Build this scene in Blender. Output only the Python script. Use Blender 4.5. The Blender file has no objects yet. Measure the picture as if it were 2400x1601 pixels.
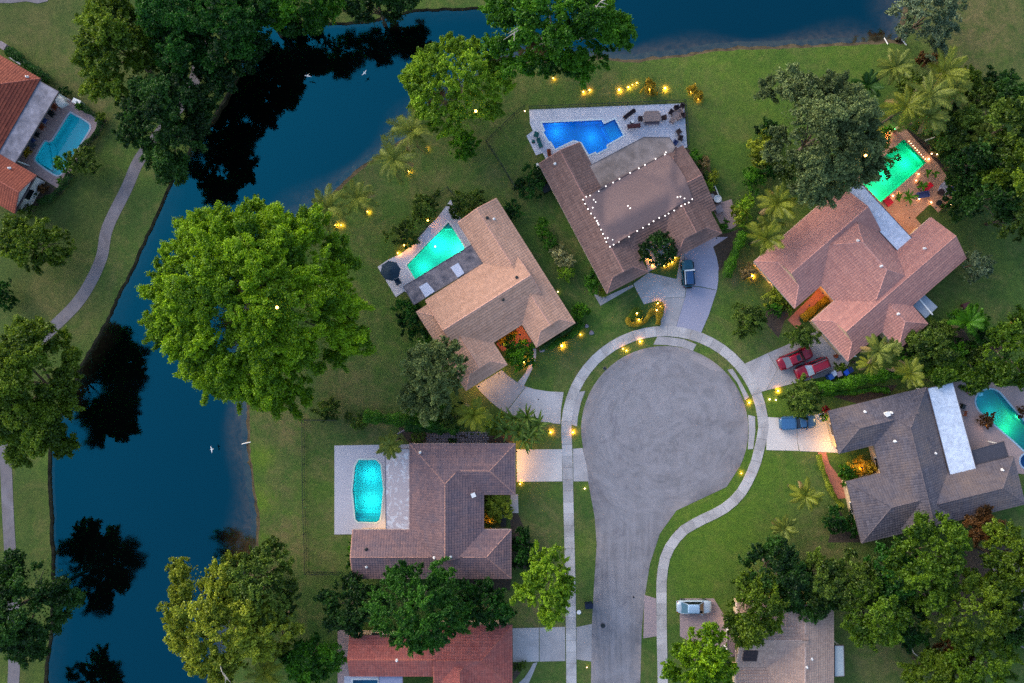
import bpy, bmesh, math, random
import numpy as np
from mathutils import Vector, Matrix
from mathutils.geometry import delaunay_2d_cdt

random.seed(7)
RNG = np.random.default_rng(11)
scene = bpy.context.scene
COL = scene.collection

# ------------------------------------------------------------------ camera, sky, sun, exposure
CAM_H = 88.0            # metres above the lawn
PPM = 18.0              # photograph pixels per metre on the lawn
cam_data = bpy.data.cameras.new("camera")
cam = bpy.data.objects.new("camera", cam_data)
COL.objects.link(cam)
cam.location = (0, 0, CAM_H)
cam.rotation_euler = (0, 0, 0)
cam_data.sensor_fit = 'HORIZONTAL'
cam_data.sensor_width = 36.0
cam_data.lens = 36.0 * CAM_H / (2400.0 / PPM)
cam_data.clip_start = 1.0
cam_data.clip_end = 2000.0
scene.camera = cam

SUN_EL, SUN_AZ = math.radians(22.0), math.radians(140.0)   # low evening sun, from the upper left of the picture
world = bpy.data.worlds.new("World")
scene.world = world
world.use_nodes = True
wn = world.node_tree
bg = wn.nodes["Background"]
sky = wn.nodes.new("ShaderNodeTexSky")
sky.sky_type = 'NISHITA'
sky.sun_disc = False
sky.sun_elevation = SUN_EL
sky.sun_rotation = math.pi / 2 - SUN_AZ
sky.air_density = 1.0
sky.dust_density = 1.5
sky.ozone_density = 1.0
wn.links.new(sky.outputs[0], bg.inputs[0])
bg.inputs[1].default_value = 0.14
sun_d = bpy.data.lights.new("sun", 'SUN')
sun_d.energy = 0.95
sun_d.angle = math.radians(35)
sun_d.color = (1.0, 0.90, 0.78)
sun = bpy.data.objects.new("sun", sun_d)
COL.objects.link(sun)
sv = Vector((math.cos(SUN_AZ) * math.cos(SUN_EL), math.sin(SUN_AZ) * math.cos(SUN_EL), math.sin(SUN_EL)))
sun.rotation_euler = sv.to_track_quat('Z', 'Y').to_euler()
sun.location = sv * 120
scene.view_settings.view_transform = 'Standard'
scene.view_settings.look = 'None'
scene.view_settings.gamma = 1.0
scene.view_settings.use_curve_mapping = False
scene.view_settings.exposure = 1.44
cy = scene.cycles
cy.use_denoising = False      # a denoiser wipes out the fine grain of grass, leaves and tiles
cy.max_bounces = 6
cy.diffuse_bounces = 3
cy.glossy_bounces = 3
cy.transmission_bounces = 4
cy.transparent_max_bounces = 8
cy.sample_clamp_indirect = 2.0
cy.sample_clamp_direct = 8.0
cy.use_light_tree = True
cy.caustics_reflective = False
cy.caustics_refractive = False

# ------------------------------------------------------------------ photograph pixels to places
REG = {'F': (0, 0, 2400 / 2351), 'a': (0, 0, 800 / 2349), 'b': (800, 0, 800 / 2349), 'c': (1600, 0, 800 / 2349),
       'd': (0, 534, 800 / 2349), 'e': (800, 534, 800 / 2349), 'f': (1600, 534, 800 / 2349), 'g': (0, 1067, 800 / 2349),
       'h': (800, 1067, 800 / 2349), 'i': (1600, 1067, 800 / 2349), 'j': (1200, 220, 440 / 2347),
       'k': (1240, 320, 500 / 2347), 'l': (880, 440, 480 / 2351), 'm': (1940, 260, 360 / 2351), 'n': (0, 80, 300 / 1120),
       'o': (1640, 780, 360 / 2351), 'p': (1400, 230, 240 / 2351), 'q': (2100, 860, 300 / 1960), 'r': (1300, 680, 400 / 2323),
       's': (1740, 560, 360 / 2351), 't': (900, 960, 420 / 2351), 'u': (1560, 560, 180 / 2016), 'v': (1560, 1380, 180 / 2351),
       'x': (0, 0, 1)}

def px(r, x, y):
    ox, oy, s = REG[r]
    return (ox + x * s, oy + y * s)

def P(spec):
    """'e 10,20 30,40 f 1,2' -> list of photograph pixels"""
    out, r = [], 'x'
    for tok in spec.split():
        if ',' in tok:
            x, y = tok.split(',')
            out.append(px(r, float(x), float(y)))
        else:
            r = tok
    return out

def W(p, z=0.0):
    k = (CAM_H - z) / CAM_H / PPM
    return Vector(((p[0] - 1200) * k, (800.5 - p[1]) * k, z))

def WP(spec, z=0.0):
    return [W(p, z) for p in (P(spec) if isinstance(spec, str) else spec)]

def lin(r, g, b):
    def f(c):
        c /= 255.0
        return c / 12.92 if c <= 0.04045 else ((c + 0.055) / 1.055) ** 2.4
    return (f(r), f(g), f(b))

# ------------------------------------------------------------------ objects
def setp(o, label=None, cat=None, group=None, kind=None):
    if label: o["label"] = label
    if cat: o["category"] = cat
    if group: o["group"] = group
    if kind: o["kind"] = kind
    return o

def new_obj(name, mesh, parent=None, loc=None):
    o = bpy.data.objects.new(name, mesh)
    COL.objects.link(o)
    if parent is not None: o.parent = parent
    if loc is not None: o.location = loc
    return o

def thing(name, label, cat, loc=(0, 0, 0), group=None, rz=0.0):
    o = new_obj(name, None, None, loc)
    o.rotation_euler = (0, 0, rz)
    o.empty_display_size = 0.3
    return setp(o, label, cat, group)

def mesh_of(name, verts, faces, mat, smooth=False):
    me = bpy.data.meshes.new(name)
    me.from_pydata([tuple(v) for v in verts], [], faces)
    me.materials.append(mat)
    if smooth: me.polygons.foreach_set("use_smooth", [True] * len(me.polygons))
    me.update()
    return me

class MB:
    """collects simple solids into one mesh"""
    def __init__(s): s.v, s.f = [], []
    def add(s, vs, fs):
        n = len(s.v); s.v += [tuple(v) for v in vs]; s.f += [tuple(i + n for i in f) for f in fs]; return s
    def box(s, c, d, rz=0.0, taper=1.0, tilt=None):
        hx, hy, hz = d[0] / 2, d[1] / 2, d[2] / 2
        cs, sn = math.cos(rz), math.sin(rz)
        vs = []
        for z, k in ((-hz, 1.0), (hz, taper)):
            for x, y in ((-hx, -hy), (hx, -hy), (hx, hy), (-hx, hy)):
                p = Vector((x * k, y * k, z))
                if tilt is not None: p = tilt @ p
                vs.append((c[0] + p.x * cs - p.y * sn, c[1] + p.x * sn + p.y * cs, c[2] + p.z))
        return s.add(vs, [(3, 2, 1, 0), (4, 5, 6, 7), (0, 1, 5, 4), (1, 2, 6, 5), (2, 3, 7, 6), (3, 0, 4, 7)])
    def tube(s, pts, rad, n=6, cap=True):
        pts = [Vector(p) for p in pts]
        if not isinstance(rad, (list, tuple)): rad = [rad] * len(pts)
        base = len(s.v)
        for i, p in enumerate(pts):
            d = (pts[min(i + 1, len(pts) - 1)] - pts[max(i - 1, 0)]).normalized()
            a = d.cross(Vector((0, 0, 1)))
            if a.length < 1e-3: a = Vector((1, 0, 0))
            a.normalize(); b = d.cross(a)
            for k in range(n):
                t = 2 * math.pi * k / n
                s.v.append(tuple(p + (a * math.cos(t) + b * math.sin(t)) * rad[i]))
        for i in range(len(pts) - 1):
            for k in range(n):
                k2 = (k + 1) % n
                s.f.append((base + i * n + k, base + i * n + k2, base + (i + 1) * n + k2, base + (i + 1) * n + k))
        if cap:
            s.f.append(tuple(base + k for k in reversed(range(n))))
            s.f.append(tuple(base + (len(pts) - 1) * n + k for k in range(n)))
        return s
    def lathe(s, prof, c=(0, 0, 0), n=12):
        base = len(s.v)
        for r, z in prof:
            for k in range(n):
                t = 2 * math.pi * k / n
                s.v.append((c[0] + r * math.cos(t), c[1] + r * math.sin(t), c[2] + z))
        for i in range(len(prof) - 1):
            for k in range(n):
                k2 = (k + 1) % n
                s.f.append((base + i * n + k, base + i * n + k2, base + (i + 1) * n + k2, base + (i + 1) * n + k))
        s.f.append(tuple(base + k for k in reversed(range(n))))
        s.f.append(tuple(base + (len(prof) - 1) * n + k for k in range(n)))
        return s
    def prism(s, poly, z0, z1):
        n = len(poly)
        if area2(poly) < 0: poly = poly[::-1]
        vs = [(p[0], p[1], z0) for p in poly] + [(p[0], p[1], z1) for p in poly]
        fs = [tuple(reversed(range(n))), tuple(range(n, 2 * n))]
        fs += [(i, (i + 1) % n, n + (i + 1) % n, n + i) for i in range(n)]
        return s.add(vs, fs)
    def build(s, name, mat, parent=None, off=(0, 0, 0), smooth=False, loc=None):
        vs = [(v[0] - off[0], v[1] - off[1], v[2] - off[2]) for v in s.v]
        return new_obj(name, mesh_of(name, vs, s.f, mat, smooth), parent, loc)

def area2(poly):
    return sum(poly[i][0] * poly[(i + 1) % len(poly)][1] - poly[(i + 1) % len(poly)][0] * poly[i][1] for i in range(len(poly))) / 2

def inside(pts, poly):
    pts = np.asarray(pts, float)[:, :2]
    x, y = pts[:, 0], pts[:, 1]
    r = np.zeros(len(pts), bool)
    n = len(poly)
    for i in range(n):
        x1, y1 = poly[i][0], poly[i][1]
        x2, y2 = poly[(i + 1) % n][0], poly[(i + 1) % n][1]
        if y1 == y2: continue
        c = ((y1 > y) != (y2 > y)) & (x < (x2 - x1) * (y - y1) / (y2 - y1) + x1)
        r ^= c
    return r

def dist_poly(pts, poly, closed=True):
    """distance to a polyline and the index of the nearest segment"""
    pts = np.asarray(pts, float)[:, :2]
    best = np.full(len(pts), 1e9); idx = np.zeros(len(pts), int)
    n = len(poly)
    for i in range(n if closed else n - 1):
        a = np.array(poly[i][:2], float); b = np.array(poly[(i + 1) % n][:2], float)
        ab = b - a; L = (ab ** 2).sum() + 1e-9
        t = np.clip(((pts - a) @ ab) / L, 0, 1)
        d = np.hypot(*(pts - (a + t[:, None] * ab)).T)
        m = d < best
        best[m] = d[m]; idx[m] = i
    return best, idx

def smooth_line(pts, n=6, closed=False):
    """Catmull-Rom"""
    pts = [Vector((p[0], p[1])) for p in pts]
    m = len(pts); out = []
    for i in range(m if closed else m - 1):
        if closed: a, b, c, d = pts[i - 1], pts[i], pts[(i + 1) % m], pts[(i + 2) % m]
        else: a, b, c, d = pts[max(i - 1, 0)], pts[i], pts[i + 1], pts[min(i + 2, m - 1)]
        for k in range(n):
            t = k / n
            out.append(0.5 * ((2 * b) + (c - a) * t + (2 * a - 5 * b + 4 * c - d) * t * t + (3 * b - a - 3 * c + d) * t ** 3))
    if not closed: out.append(pts[-1])
    return out

def offset_poly(poly, d):
    """moves a closed polygon outward by d"""
    P2 = [Vector((p[0], p[1])) for p in poly]
    s = 1 if area2(P2) > 0 else -1
    n = len(P2); out = []
    for i in range(n):
        a = (P2[i] - P2[i - 1]).normalized(); b = (P2[(i + 1) % n] - P2[i]).normalized()
        na = Vector((a.y, -a.x)) * s; nb = Vector((b.y, -b.x)) * s
        m = na + nb
        if m.length < 1e-3: m = na.copy()
        m.normalize()
        out.append(P2[i] + m * (d / max(0.5, m.dot(na))))
    return out

def cdt(loops, extra=()):
    vs, es = [], []
    for lp in loops:
        n0 = len(vs)
        vs += [Vector((p[0], p[1])) for p in lp]
        es += [(n0 + i, n0 + (i + 1) % len(lp)) for i in range(len(lp))]
    vs += [Vector((p[0], p[1])) for p in extra]
    r = delaunay_2d_cdt(vs, es, [], 0, 1e-5)
    return np.array([(v.x, v.y) for v in r[0]]), np.array([tuple(f) for f in r[2]])

def sheet(name, outer, z, mat, holes=(), thick=0.05, parent=None, kind=None, off=(0, 0, 0), extra=()):
    """flat sheet with holes and an outer edge face"""
    V, T = cdt([outer] + list(holes), extra)
    c = V[T].mean(1)
    keep = inside(c, outer)
    for h in holes: keep &= ~inside(c, h)
    T = T[keep]
    vs = [(v[0] - off[0], v[1] - off[1], z - off[2]) for v in V]
    fs = []
    for t in T:
        a, b, c3 = V[t[0]], V[t[1]], V[t[2]]
        fs.append(tuple(t) if (b[0] - a[0]) * (c3[1] - a[1]) - (b[1] - a[1]) * (c3[0] - a[0]) > 0 else tuple(t[::-1]))
    if thick:
        o = outer if area2(outer) > 0 else outer[::-1]
        n = len(vs); m = len(o)
        vs += [(p[0] - off[0], p[1] - off[1], z - off[2]) for p in o] + [(p[0] - off[0], p[1] - off[1], z - thick - off[2]) for p in o]
        fs += [(n + m + i, n + m + (i + 1) % m, n + (i + 1) % m, n + i) for i in range(m)]
    ob = new_obj(name, mesh_of(name, vs, fs, mat), parent)
    if kind: ob["kind"] = kind
    return ob

# ------------------------------------------------------------------ materials
def nodes_of(name):
    m = bpy.data.materials.new(name); m.use_nodes = True
    nt = m.node_tree; b = nt.nodes["Principled BSDF"]
    return m, nt, b

def N(nt, typ, **kw):
    n = nt.nodes.new(typ)
    for k, v in kw.items():
        if k.startswith('i_'): n.inputs[k[2:].replace('_', ' ')].default_value = v
        else: setattr(n, k, v)
    return n

def rgba(c, k=1.0): return (c[0] * k, c[1] * k, c[2] * k, 1)

def noise(nt, pos, scale, detail=4, rough=0.6, dist=0.0):
    n = N(nt, "ShaderNodeTexNoise")
    n.inputs["Scale"].default_value = scale; n.inputs["Detail"].default_value = detail
    n.inputs["Roughness"].default_value = rough; n.inputs["Distortion"].default_value = dist
    nt.links.new(pos, n.inputs["Vector"])
    return n.outputs["Fac"]

def ramp(nt, fac, a, b):
    n = N(nt, "ShaderNodeMapRange"); n.clamp = True
    n.inputs[1].default_value = a; n.inputs[2].default_value = b
    nt.links.new(fac, n.inputs[0])
    return n.outputs[0]

def mix(nt, fac, a, b, mode='MIX'):
    n = N(nt, "ShaderNodeMix", data_type='RGBA', blend_type=mode)
    if hasattr(fac, 'links'): nt.links.new(fac, n.inputs[0])
    else: n.inputs[0].default_value = fac
    for s, v in ((6, a), (7, b)):
        if hasattr(v, 'links'): nt.links.new(v, n.inputs[s])
        else: n.inputs[s].default_value = rgba(v)
    return n.outputs[2]

def math_n(nt, op, a, b=None):
    n = N(nt, "ShaderNodeMath", operation=op)
    for i, v in enumerate((a, b)):
        if v is None: continue
        if hasattr(v, 'links'): nt.links.new(v, n.inputs[i])
        else: n.inputs[i].default_value = v
    return n.outputs[0]

def bump(nt, bsdf, h, strength=0.3, dist=0.05):
    n = N(nt, "ShaderNodeBump"); n.inputs["Strength"].default_value = strength; n.inputs["Distance"].default_value = dist
    nt.links.new(h, n.inputs["Height"]); nt.links.new(n.outputs[0], bsdf.inputs["Normal"])

def pos_of(nt): return N(nt, "ShaderNodeNewGeometry").outputs["Position"]
def attr(nt, name): return N(nt, "ShaderNodeAttribute", attribute_name=name).outputs["Fac"]

def plain(name, col, rough=0.7, var=0.18, scale=3.0, metal=0.0, col2=None, b=0.0, fine=None, spec=0.35):
    m, nt, bs = nodes_of(name)
    p = pos_of(nt)
    n1 = noise(nt, p, scale, 5)
    c2 = col2 or tuple(min(1, c * (1 + var)) for c in col)
    c1 = tuple(c * (1 - var) for c in col)
    c = mix(nt, ramp(nt, n1, 0.3, 0.7), c1, c2)
    if fine:
        n2 = noise(nt, p, fine, 3)
        c = mix(nt, ramp(nt, n2, 0.35, 0.75), c, mix(nt, 0.35, c, (0, 0, 0)))
    nt.links.new(c, bs.inputs["Base Color"])
    bs.inputs["Roughness"].default_value = rough; bs.inputs["Metallic"].default_value = metal
    bs.inputs["Specular IOR Level"].default_value = spec
    if b: bump(nt, bs, noise(nt, p, (fine or scale * 6), 3), b, 0.03)
    return m

def emit(name, col, strength):
    m, nt, bs = nodes_of(name)
    bs.inputs["Base Color"].default_value = rgba(col)
    bs.inputs["Emission Color"].default_value = rgba(col)
    bs.inputs["Emission Strength"].default_value = strength
    m.cycles.emission_sampling = 'NONE'   # each lamp has its own light as well
    return m

def grass_mat():
    m, nt, bs = nodes_of("lawn_grass")
    p = pos_of(nt)
    big = ramp(nt, noise(nt, p, 0.06, 5, 0.6, 0.8), 0.36, 0.64)
    mid = ramp(nt, noise(nt, p, 0.24, 7, 0.72, 0.9), 0.46, 0.64)
    pat = ramp(nt, noise(nt, p, 0.9, 6, 0.75, 0.6), 0.40, 0.66)
    fine = ramp(nt, noise(nt, p, 2.0, 7, 0.85, 0.3), 0.36, 0.64)
    tiny = ramp(nt, noise(nt, p, 12, 3, 0.8), 0.34, 0.68)
    c = mix(nt, big, lin(48, 88, 38), lin(92, 122, 46))
    c = mix(nt, math_n(nt, 'MULTIPLY', mid, 0.8), c, lin(124, 118, 72))
    c = mix(nt, math_n(nt, 'MULTIPLY', pat, 0.75), c, lin(48, 90, 34))
    c = mix(nt, attr(nt, "lush"), c, mix(nt, pat, lin(104, 136, 28), lin(82, 122, 26)))
    dry = math_n(nt, 'MULTIPLY', attr(nt, "dry"), ramp(nt, noise(nt, p, 0.6, 6, 0.75, 0.5), 0.36, 0.62))
    c = mix(nt, math_n(nt, 'MULTIPLY', attr(nt, "vignette_shade"), 0.7), c, mix(nt, pat, lin(66, 78, 38), lin(42, 62, 30)))  # vignette darkening painted into the lawn colour
    c = mix(nt, dry, c, lin(134, 114, 80))
    c = mix(nt, math_n(nt, 'MULTIPLY', fine, 0.65), c, mix(nt, 0.65, c, lin(24, 40, 12)))
    c = mix(nt, math_n(nt, 'MULTIPLY', tiny, 0.4), c, mix(nt, 0.5, c, lin(140, 142, 88)))
    nt.links.new(c, bs.inputs["Base Color"])
    bs.inputs["Roughness"].default_value = 0.95; bs.inputs["Specular IOR Level"].default_value = 0.1
    bump(nt, bs, math_n(nt, 'ADD', fine, tiny), 0.55, 0.06)
    return m

def asphalt_mat(name, col, crack=True, sc=1.0):
    m, nt, bs = nodes_of(name)
    p = pos_of(nt)
    big = ramp(nt, noise(nt, p, 0.13 * sc, 7, 0.68, 1.6), 0.38, 0.64)
    mid = ramp(nt, noise(nt, p, 0.9, 6, 0.65, 0.4), 0.3, 0.7)
    fine = ramp(nt, noise(nt, p, 9, 4, 0.7), 0.3, 0.7)
    c = mix(nt, big, tuple(v * 0.70 for v in col), tuple(v * 1.14 for v in col))
    c = mix(nt, math_n(nt, 'MULTIPLY', mid, 0.35), c, lin(146, 134, 134))
    if crack:   # wheel wear: streaks that follow the turning circle and the street
        sb = N(nt, "ShaderNodeVectorMath", operation='SUBTRACT'); sb.inputs[1].default_value = ((1558 - 1200) / PPM, (800.5 - 1007) / PPM, 0)
        nt.links.new(p, sb.inputs[0])
        ln = N(nt, "ShaderNodeVectorMath", operation='LENGTH'); nt.links.new(sb.outputs[0], ln.inputs[0])
        sx = N(nt, "ShaderNodeSeparateXYZ"); nt.links.new(sb.outputs[0], sx.inputs[0])
        an = math_n(nt, 'ARCTAN2', sx.outputs[0], sx.outputs[1])
        cm = N(nt, "ShaderNodeCombineXYZ"); nt.links.new(ln.outputs["Value"], cm.inputs[0]); nt.links.new(math_n(nt, 'MULTIPLY', an, 3.2), cm.inputs[1])
        pol = ramp(nt, noise(nt, cm.outputs[0], 0.7, 7, 0.7, 1.6), 0.38, 0.66)
        st = N(nt, "ShaderNodeVectorMath", operation='MULTIPLY'); st.inputs[1].default_value = (1.5, 0.12, 1); nt.links.new(p, st.inputs[0])
        lng = ramp(nt, noise(nt, st.outputs[0], 1.0, 6, 0.65, 0.6), 0.38, 0.66)
        far = ramp(nt, sx.outputs[1], -9.0, -13.0)
        stk = N(nt, "ShaderNodeMix", data_type='FLOAT'); nt.links.new(far, stk.inputs[0]); nt.links.new(pol, stk.inputs[2]); nt.links.new(lng, stk.inputs[3])
        c = mix(nt, math_n(nt, 'MULTIPLY', stk.outputs[0], 0.5), c, lin(164, 158, 164))
        blo = ramp(nt, noise(nt, p, 0.32, 5, 0.7, 1.5), 0.56, 0.72)
        c = mix(nt, math_n(nt, 'MULTIPLY', blo, 0.55), c, lin(96, 92, 102))
        ed = math_n(nt, 'MULTIPLY', attr(nt, "edge"), ramp(nt, noise(nt, p, 1.3, 5, 0.75, 0.5), 0.3, 0.62))
        c = mix(nt, math_n(nt, 'MULTIPLY', ed, 0.7), c, mix(nt, ramp(nt, noise(nt, p, 0.25, 3), 0.42, 0.58), lin(88, 80, 82), lin(168, 150, 142)))
    sp = ramp(nt, noise(nt, p, 1.7, 4, 0.6, 2.0), 0.66, 0.8)
    c = mix(nt, math_n(nt, 'MULTIPLY', sp, 0.5), c, tuple(v * 0.5 for v in col))
    c = mix(nt, math_n(nt, 'MULTIPLY', fine, 0.25), c, tuple(v * 0.55 for v in col))
    if crack:
        vo = N(nt, "ShaderNodeTexVoronoi", feature='DISTANCE_TO_EDGE'); vo.inputs["Scale"].default_value = 0.16
        wv = N(nt, "ShaderNodeVectorMath", operation='ADD')
        nn = N(nt, "ShaderNodeTexNoise"); nn.inputs["Scale"].default_value = 0.35; nn.inputs["Detail"].default_value = 5
        nt.links.new(p, nn.inputs["Vector"])
        sc2 = N(nt, "ShaderNodeVectorMath", operation='SCALE'); sc2.inputs[3].default_value = 5.0
        nt.links.new(nn.outputs["Color"], sc2.inputs[0]); nt.links.new(sc2.outputs[0], wv.inputs[0]); nt.links.new(p, wv.inputs[1])
        nt.links.new(wv.outputs[0], vo.inputs["Vector"])
        cr = N(nt, "ShaderNodeMath", operation='LESS_THAN'); cr.inputs[1].default_value = 0.006
        nt.links.new(vo.outputs["Distance"], cr.inputs[0])
        c = mix(nt, math_n(nt, 'MULTIPLY', cr.outputs[0], 0.22), c, tuple(v * 0.55 for v in col))
    nt.links.new(c, bs.inputs["Base Color"])
    bs.inputs["Roughness"].default_value = 0.9; bs.inputs["Specular IOR Level"].default_value = 0.2
    bump(nt, bs, fine, 0.25, 0.02)
    return m

def concrete_mat(name, col, stain=0.4, scale=0.5):
    m, nt, bs = nodes_of(name)
    p = pos_of(nt)
    info = N(nt, "ShaderNodeObjectInfo").outputs["Random"]
    st = ramp(nt, noise(nt, p, scale, 7, 0.66, 0.7), 0.42, 0.75)
    mid = ramp(nt, noise(nt, p, 2.6, 5, 0.7), 0.3, 0.7)
    fine = ramp(nt, noise(nt, p, 11, 3, 0.7), 0.3, 0.75)
    c = mix(nt, info, tuple(v * 0.80 for v in col), tuple(v * 1.12 for v in col))
    c = mix(nt, math_n(nt, 'MULTIPLY', mid, 0.25), c, tuple(v * 0.7 for v in col))
    c = mix(nt, math_n(nt, 'MULTIPLY', st, stain), c, lin(118, 112, 112))
    c = mix(nt, math_n(nt, 'MULTIPLY', fine, 0.15), c, lin(110, 104, 100))
    nt.links.new(c, bs.inputs["Base Color"])
    bs.inputs["Roughness"].default_value = 0.85; bs.inputs["Specular IOR Level"].default_value = 0.25
    bump(nt, bs, fine, 0.15, 0.02)
    return m

def tile_mat(name, c1, c2, c3, mott=0.5, mscale=0.45):
    m, nt, bs = nodes_of(name)
    p = pos_of(nt)
    t = attr(nt, "tint")
    c = mix(nt, t, c1, c2)
    mo = ramp(nt, noise(nt, p, mscale, 6, 0.65, 0.5), 0.42, 0.7)
    c = mix(nt, math_n(nt, 'MULTIPLY', mo, mott), c, c3)
    fine = ramp(nt, noise(nt, p, 7, 4, 0.7), 0.3, 0.75)
    mould = ramp(nt, noise(nt, p, 0.7, 7, 0.75, 1.2), 0.54, 0.72)
    c = mix(nt, math_n(nt, 'MULTIPLY', mould, 0.38), c, tuple(v * 0.5 for v in c1))
    c = mix(nt, math_n(nt, 'MULTIPLY', fine, 0.22), c, tuple(v * 0.45 for v in c1))
    nt.links.new(c, bs.inputs["Base Color"])
    bs.inputs["Roughness"].default_value = 0.8; bs.inputs["Specular IOR Level"].default_value = 0.3
    return m

def paver_mat(name, c1, c2, joint, size=0.22):
    m, nt, bs = nodes_of(name)
    p = pos_of(nt)
    br = N(nt, "ShaderNodeTexBrick")
    br.inputs["Scale"].default_value = 1.0; br.inputs["Brick Width"].default_value = size * 1.6; br.inputs["Row Height"].default_value = size
    br.inputs["Mortar Size"].default_value = 0.015
    br.inputs["Color1"].default_value = rgba(c1); br.inputs["Color2"].default_value = rgba(c2); br.inputs["Mortar"].default_value = rgba(joint)
    nt.links.new(p, br.inputs["Vector"])
    n1 = ramp(nt, noise(nt, p, 0.5, 6, 0.65), 0.35, 0.7)
    c = mix(nt, math_n(nt, 'MULTIPLY', n1, 0.35), br.outputs[0], tuple(v * 0.7 for v in c1))
    n2 = ramp(nt, noise(nt, p, 5, 4, 0.7), 0.35, 0.7)
    c = mix(nt, math_n(nt, 'MULTIPLY', n2, 0.3), c, tuple(min(1, v * 1.2) for v in c2))
    nt.links.new(c, bs.inputs["Base Color"]); bs.inputs["Roughness"].default_value = 0.8
    bs.inputs["Specular IOR Level"].default_value = 0.25
    return m

LEAF = {}
def leaf_mat(key, dark, light, trans=0.3):
    if key in LEAF: return LEAF[key]
    m = bpy.data.materials.new("leaf_" + key); m.use_nodes = True
    nt = m.node_tree; nt.nodes.clear()
    out = N(nt, "ShaderNodeOutputMaterial")
    dark, light = tuple(v * 1.15 for v in dark), tuple(v * 1.18 for v in light)
    c = mix(nt, attr(nt, "tint"), dark, light)
    d = N(nt, "ShaderNodeBsdfDiffuse"); t = N(nt, "ShaderNodeBsdfTranslucent"); g = N(nt, "ShaderNodeBsdfGlossy")
    g.inputs["Roughness"].default_value = 0.45; g.inputs["Color"].default_value = (0.6, 0.65, 0.6, 1)
    nt.links.new(c, d.inputs[0])
    nt.links.new(mix(nt, 0.3, c, tuple(v * 1.3 for v in light)), t.inputs[0])
    a = N(nt, "ShaderNodeMixShader"); a.inputs[0].default_value = trans
    nt.links.new(d.outputs[0], a.inputs[1]); nt.links.new(t.outputs[0], a.inputs[2])
    b = N(nt, "ShaderNodeMixShader"); b.inputs[0].default_value = 0.025
    nt.links.new(a.outputs[0], b.inputs[1]); nt.links.new(g.outputs[0], b.inputs[2])
    nt.links.new(b.outputs[0], out.inputs[0])
    LEAF[key] = m
    return m

def water_mat(name, refl, tint, rough=0.02, glossy=(1, 1, 1), wave=0.02, wscale=1.5):
    m = bpy.data.materials.new(name); m.use_nodes = True
    nt = m.node_tree; nt.nodes.clear()
    out = N(nt, "ShaderNodeOutputMaterial")
    t = N(nt, "ShaderNodeBsdfTransparent"); t.inputs[0].default_value = rgba(tint)
    g = N(nt, "ShaderNodeBsdfGlossy"); g.inputs["Roughness"].default_value = rough; g.inputs["Color"].default_value = rgba(glossy)
    p = pos_of(nt)
    bn = N(nt, "ShaderNodeBump"); bn.inputs["Strength"].default_value = wave; bn.inputs["Distance"].default_value = 0.1
    if rough < 0.05 and wave < 0.05:      # slicks and wind-ruffled patches
        rr = N(nt, "ShaderNodeMapRange"); rr.inputs[1].default_value = 0.42; rr.inputs[2].default_value = 0.64; rr.inputs[3].default_value = rough * 0.6; rr.inputs[4].default_value = 0.13
        nt.links.new(noise(nt, p, 0.09, 6, 0.65, 1.0), rr.inputs[0]); nt.links.new(rr.outputs[0], g.inputs["Roughness"])
    nt.links.new(noise(nt, p, wscale, 3), bn.inputs["Height"]); nt.links.new(bn.outputs[0], g.inputs["Normal"])
    a = N(nt, "ShaderNodeMixShader"); a.inputs[0].default_value = refl
    nt.links.new(t.outputs[0], a.inputs[1]); nt.links.new(g.outputs[0], a.inputs[2])
    nt.links.new(a.outputs[0], out.inputs[0])
    return m

MAT = {}
MAT['grass'] = grass_mat()
MAT['asphalt'] = asphalt_mat("old_asphalt", lin(128, 127, 133))
MAT['gutter'] = asphalt_mat("pale_worn_asphalt", lin(154, 146, 148), False)
MAT['path'] = asphalt_mat("path_asphalt", lin(112, 109, 117), False, 2.0)
MAT['walk'] = concrete_mat("sidewalk_concrete", lin(190, 184, 184), 0.75, 0.35)
MAT['drive'] = concrete_mat("driveway_concrete", lin(182, 176, 178), 0.75, 0.22)
MAT['drive_blue'] = concrete_mat("painted_driveway", lin(160, 158, 178), 0.15, 0.3)
MAT['drive_pale'] = concrete_mat("pale_driveway", lin(205, 196, 192), 0.3, 0.3)
MAT['deck_grey'] = paver_mat("grey_paver_deck", lin(190, 192, 208), lin(212, 212, 224), lin(150, 152, 165), 0.24)
MAT['deck_white'] = concrete_mat("white_pool_deck", lin(196, 193, 204), 0.12, 0.4)
MAT['deck_pink'] = paver_mat("pink_paver_deck", lin(168, 138, 136), lin(186, 158, 150), lin(130, 108, 108), 0.2)
MAT['deck_terra'] = paver_mat("terracotta_paver_deck", lin(186, 138, 112), lin(202, 156, 128), lin(140, 98, 82), 0.2)
MAT['deck_beige'] = concrete_mat("beige_pool_deck", lin(176, 150, 146), 0.3, 0.4)
MAT['terra'] = plain("terracotta_walk", lin(186, 118, 96), 0.8, 0.12, 2.0, fine=9)
MAT['brickdrive'] = paver_mat("brick_paver_driveway", lin(150, 134, 138), lin(176, 152, 150), lin(112, 100, 106), 0.16)
MAT['mulch'] = plain("bark_mulch", lin(78, 66, 56), 0.95, 0.4, 3.0, fine=12, b=0.5)
MAT['soil'] = plain("bank_soil", lin(54, 46, 34), 0.95, 0.4, 1.2, col2=lin(92, 80, 58), fine=6, b=0.6)
MAT['sand'] = plain("bank_sand", lin(150, 124, 96), 0.95, 0.3, 1.5, fine=6)
MAT['white'] = plain("white_paint", lin(226, 224, 222), 0.6, 0.05, 1.0)
MAT['wall_white'] = plain("white_stucco", lin(205, 203, 205), 0.9, 0.08, 1.0, fine=10, b=0.1)
MAT['wall_tan'] = plain("tan_stucco", lin(196, 168, 146), 0.9, 0.08, 1.0, fine=10, b=0.1)
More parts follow.
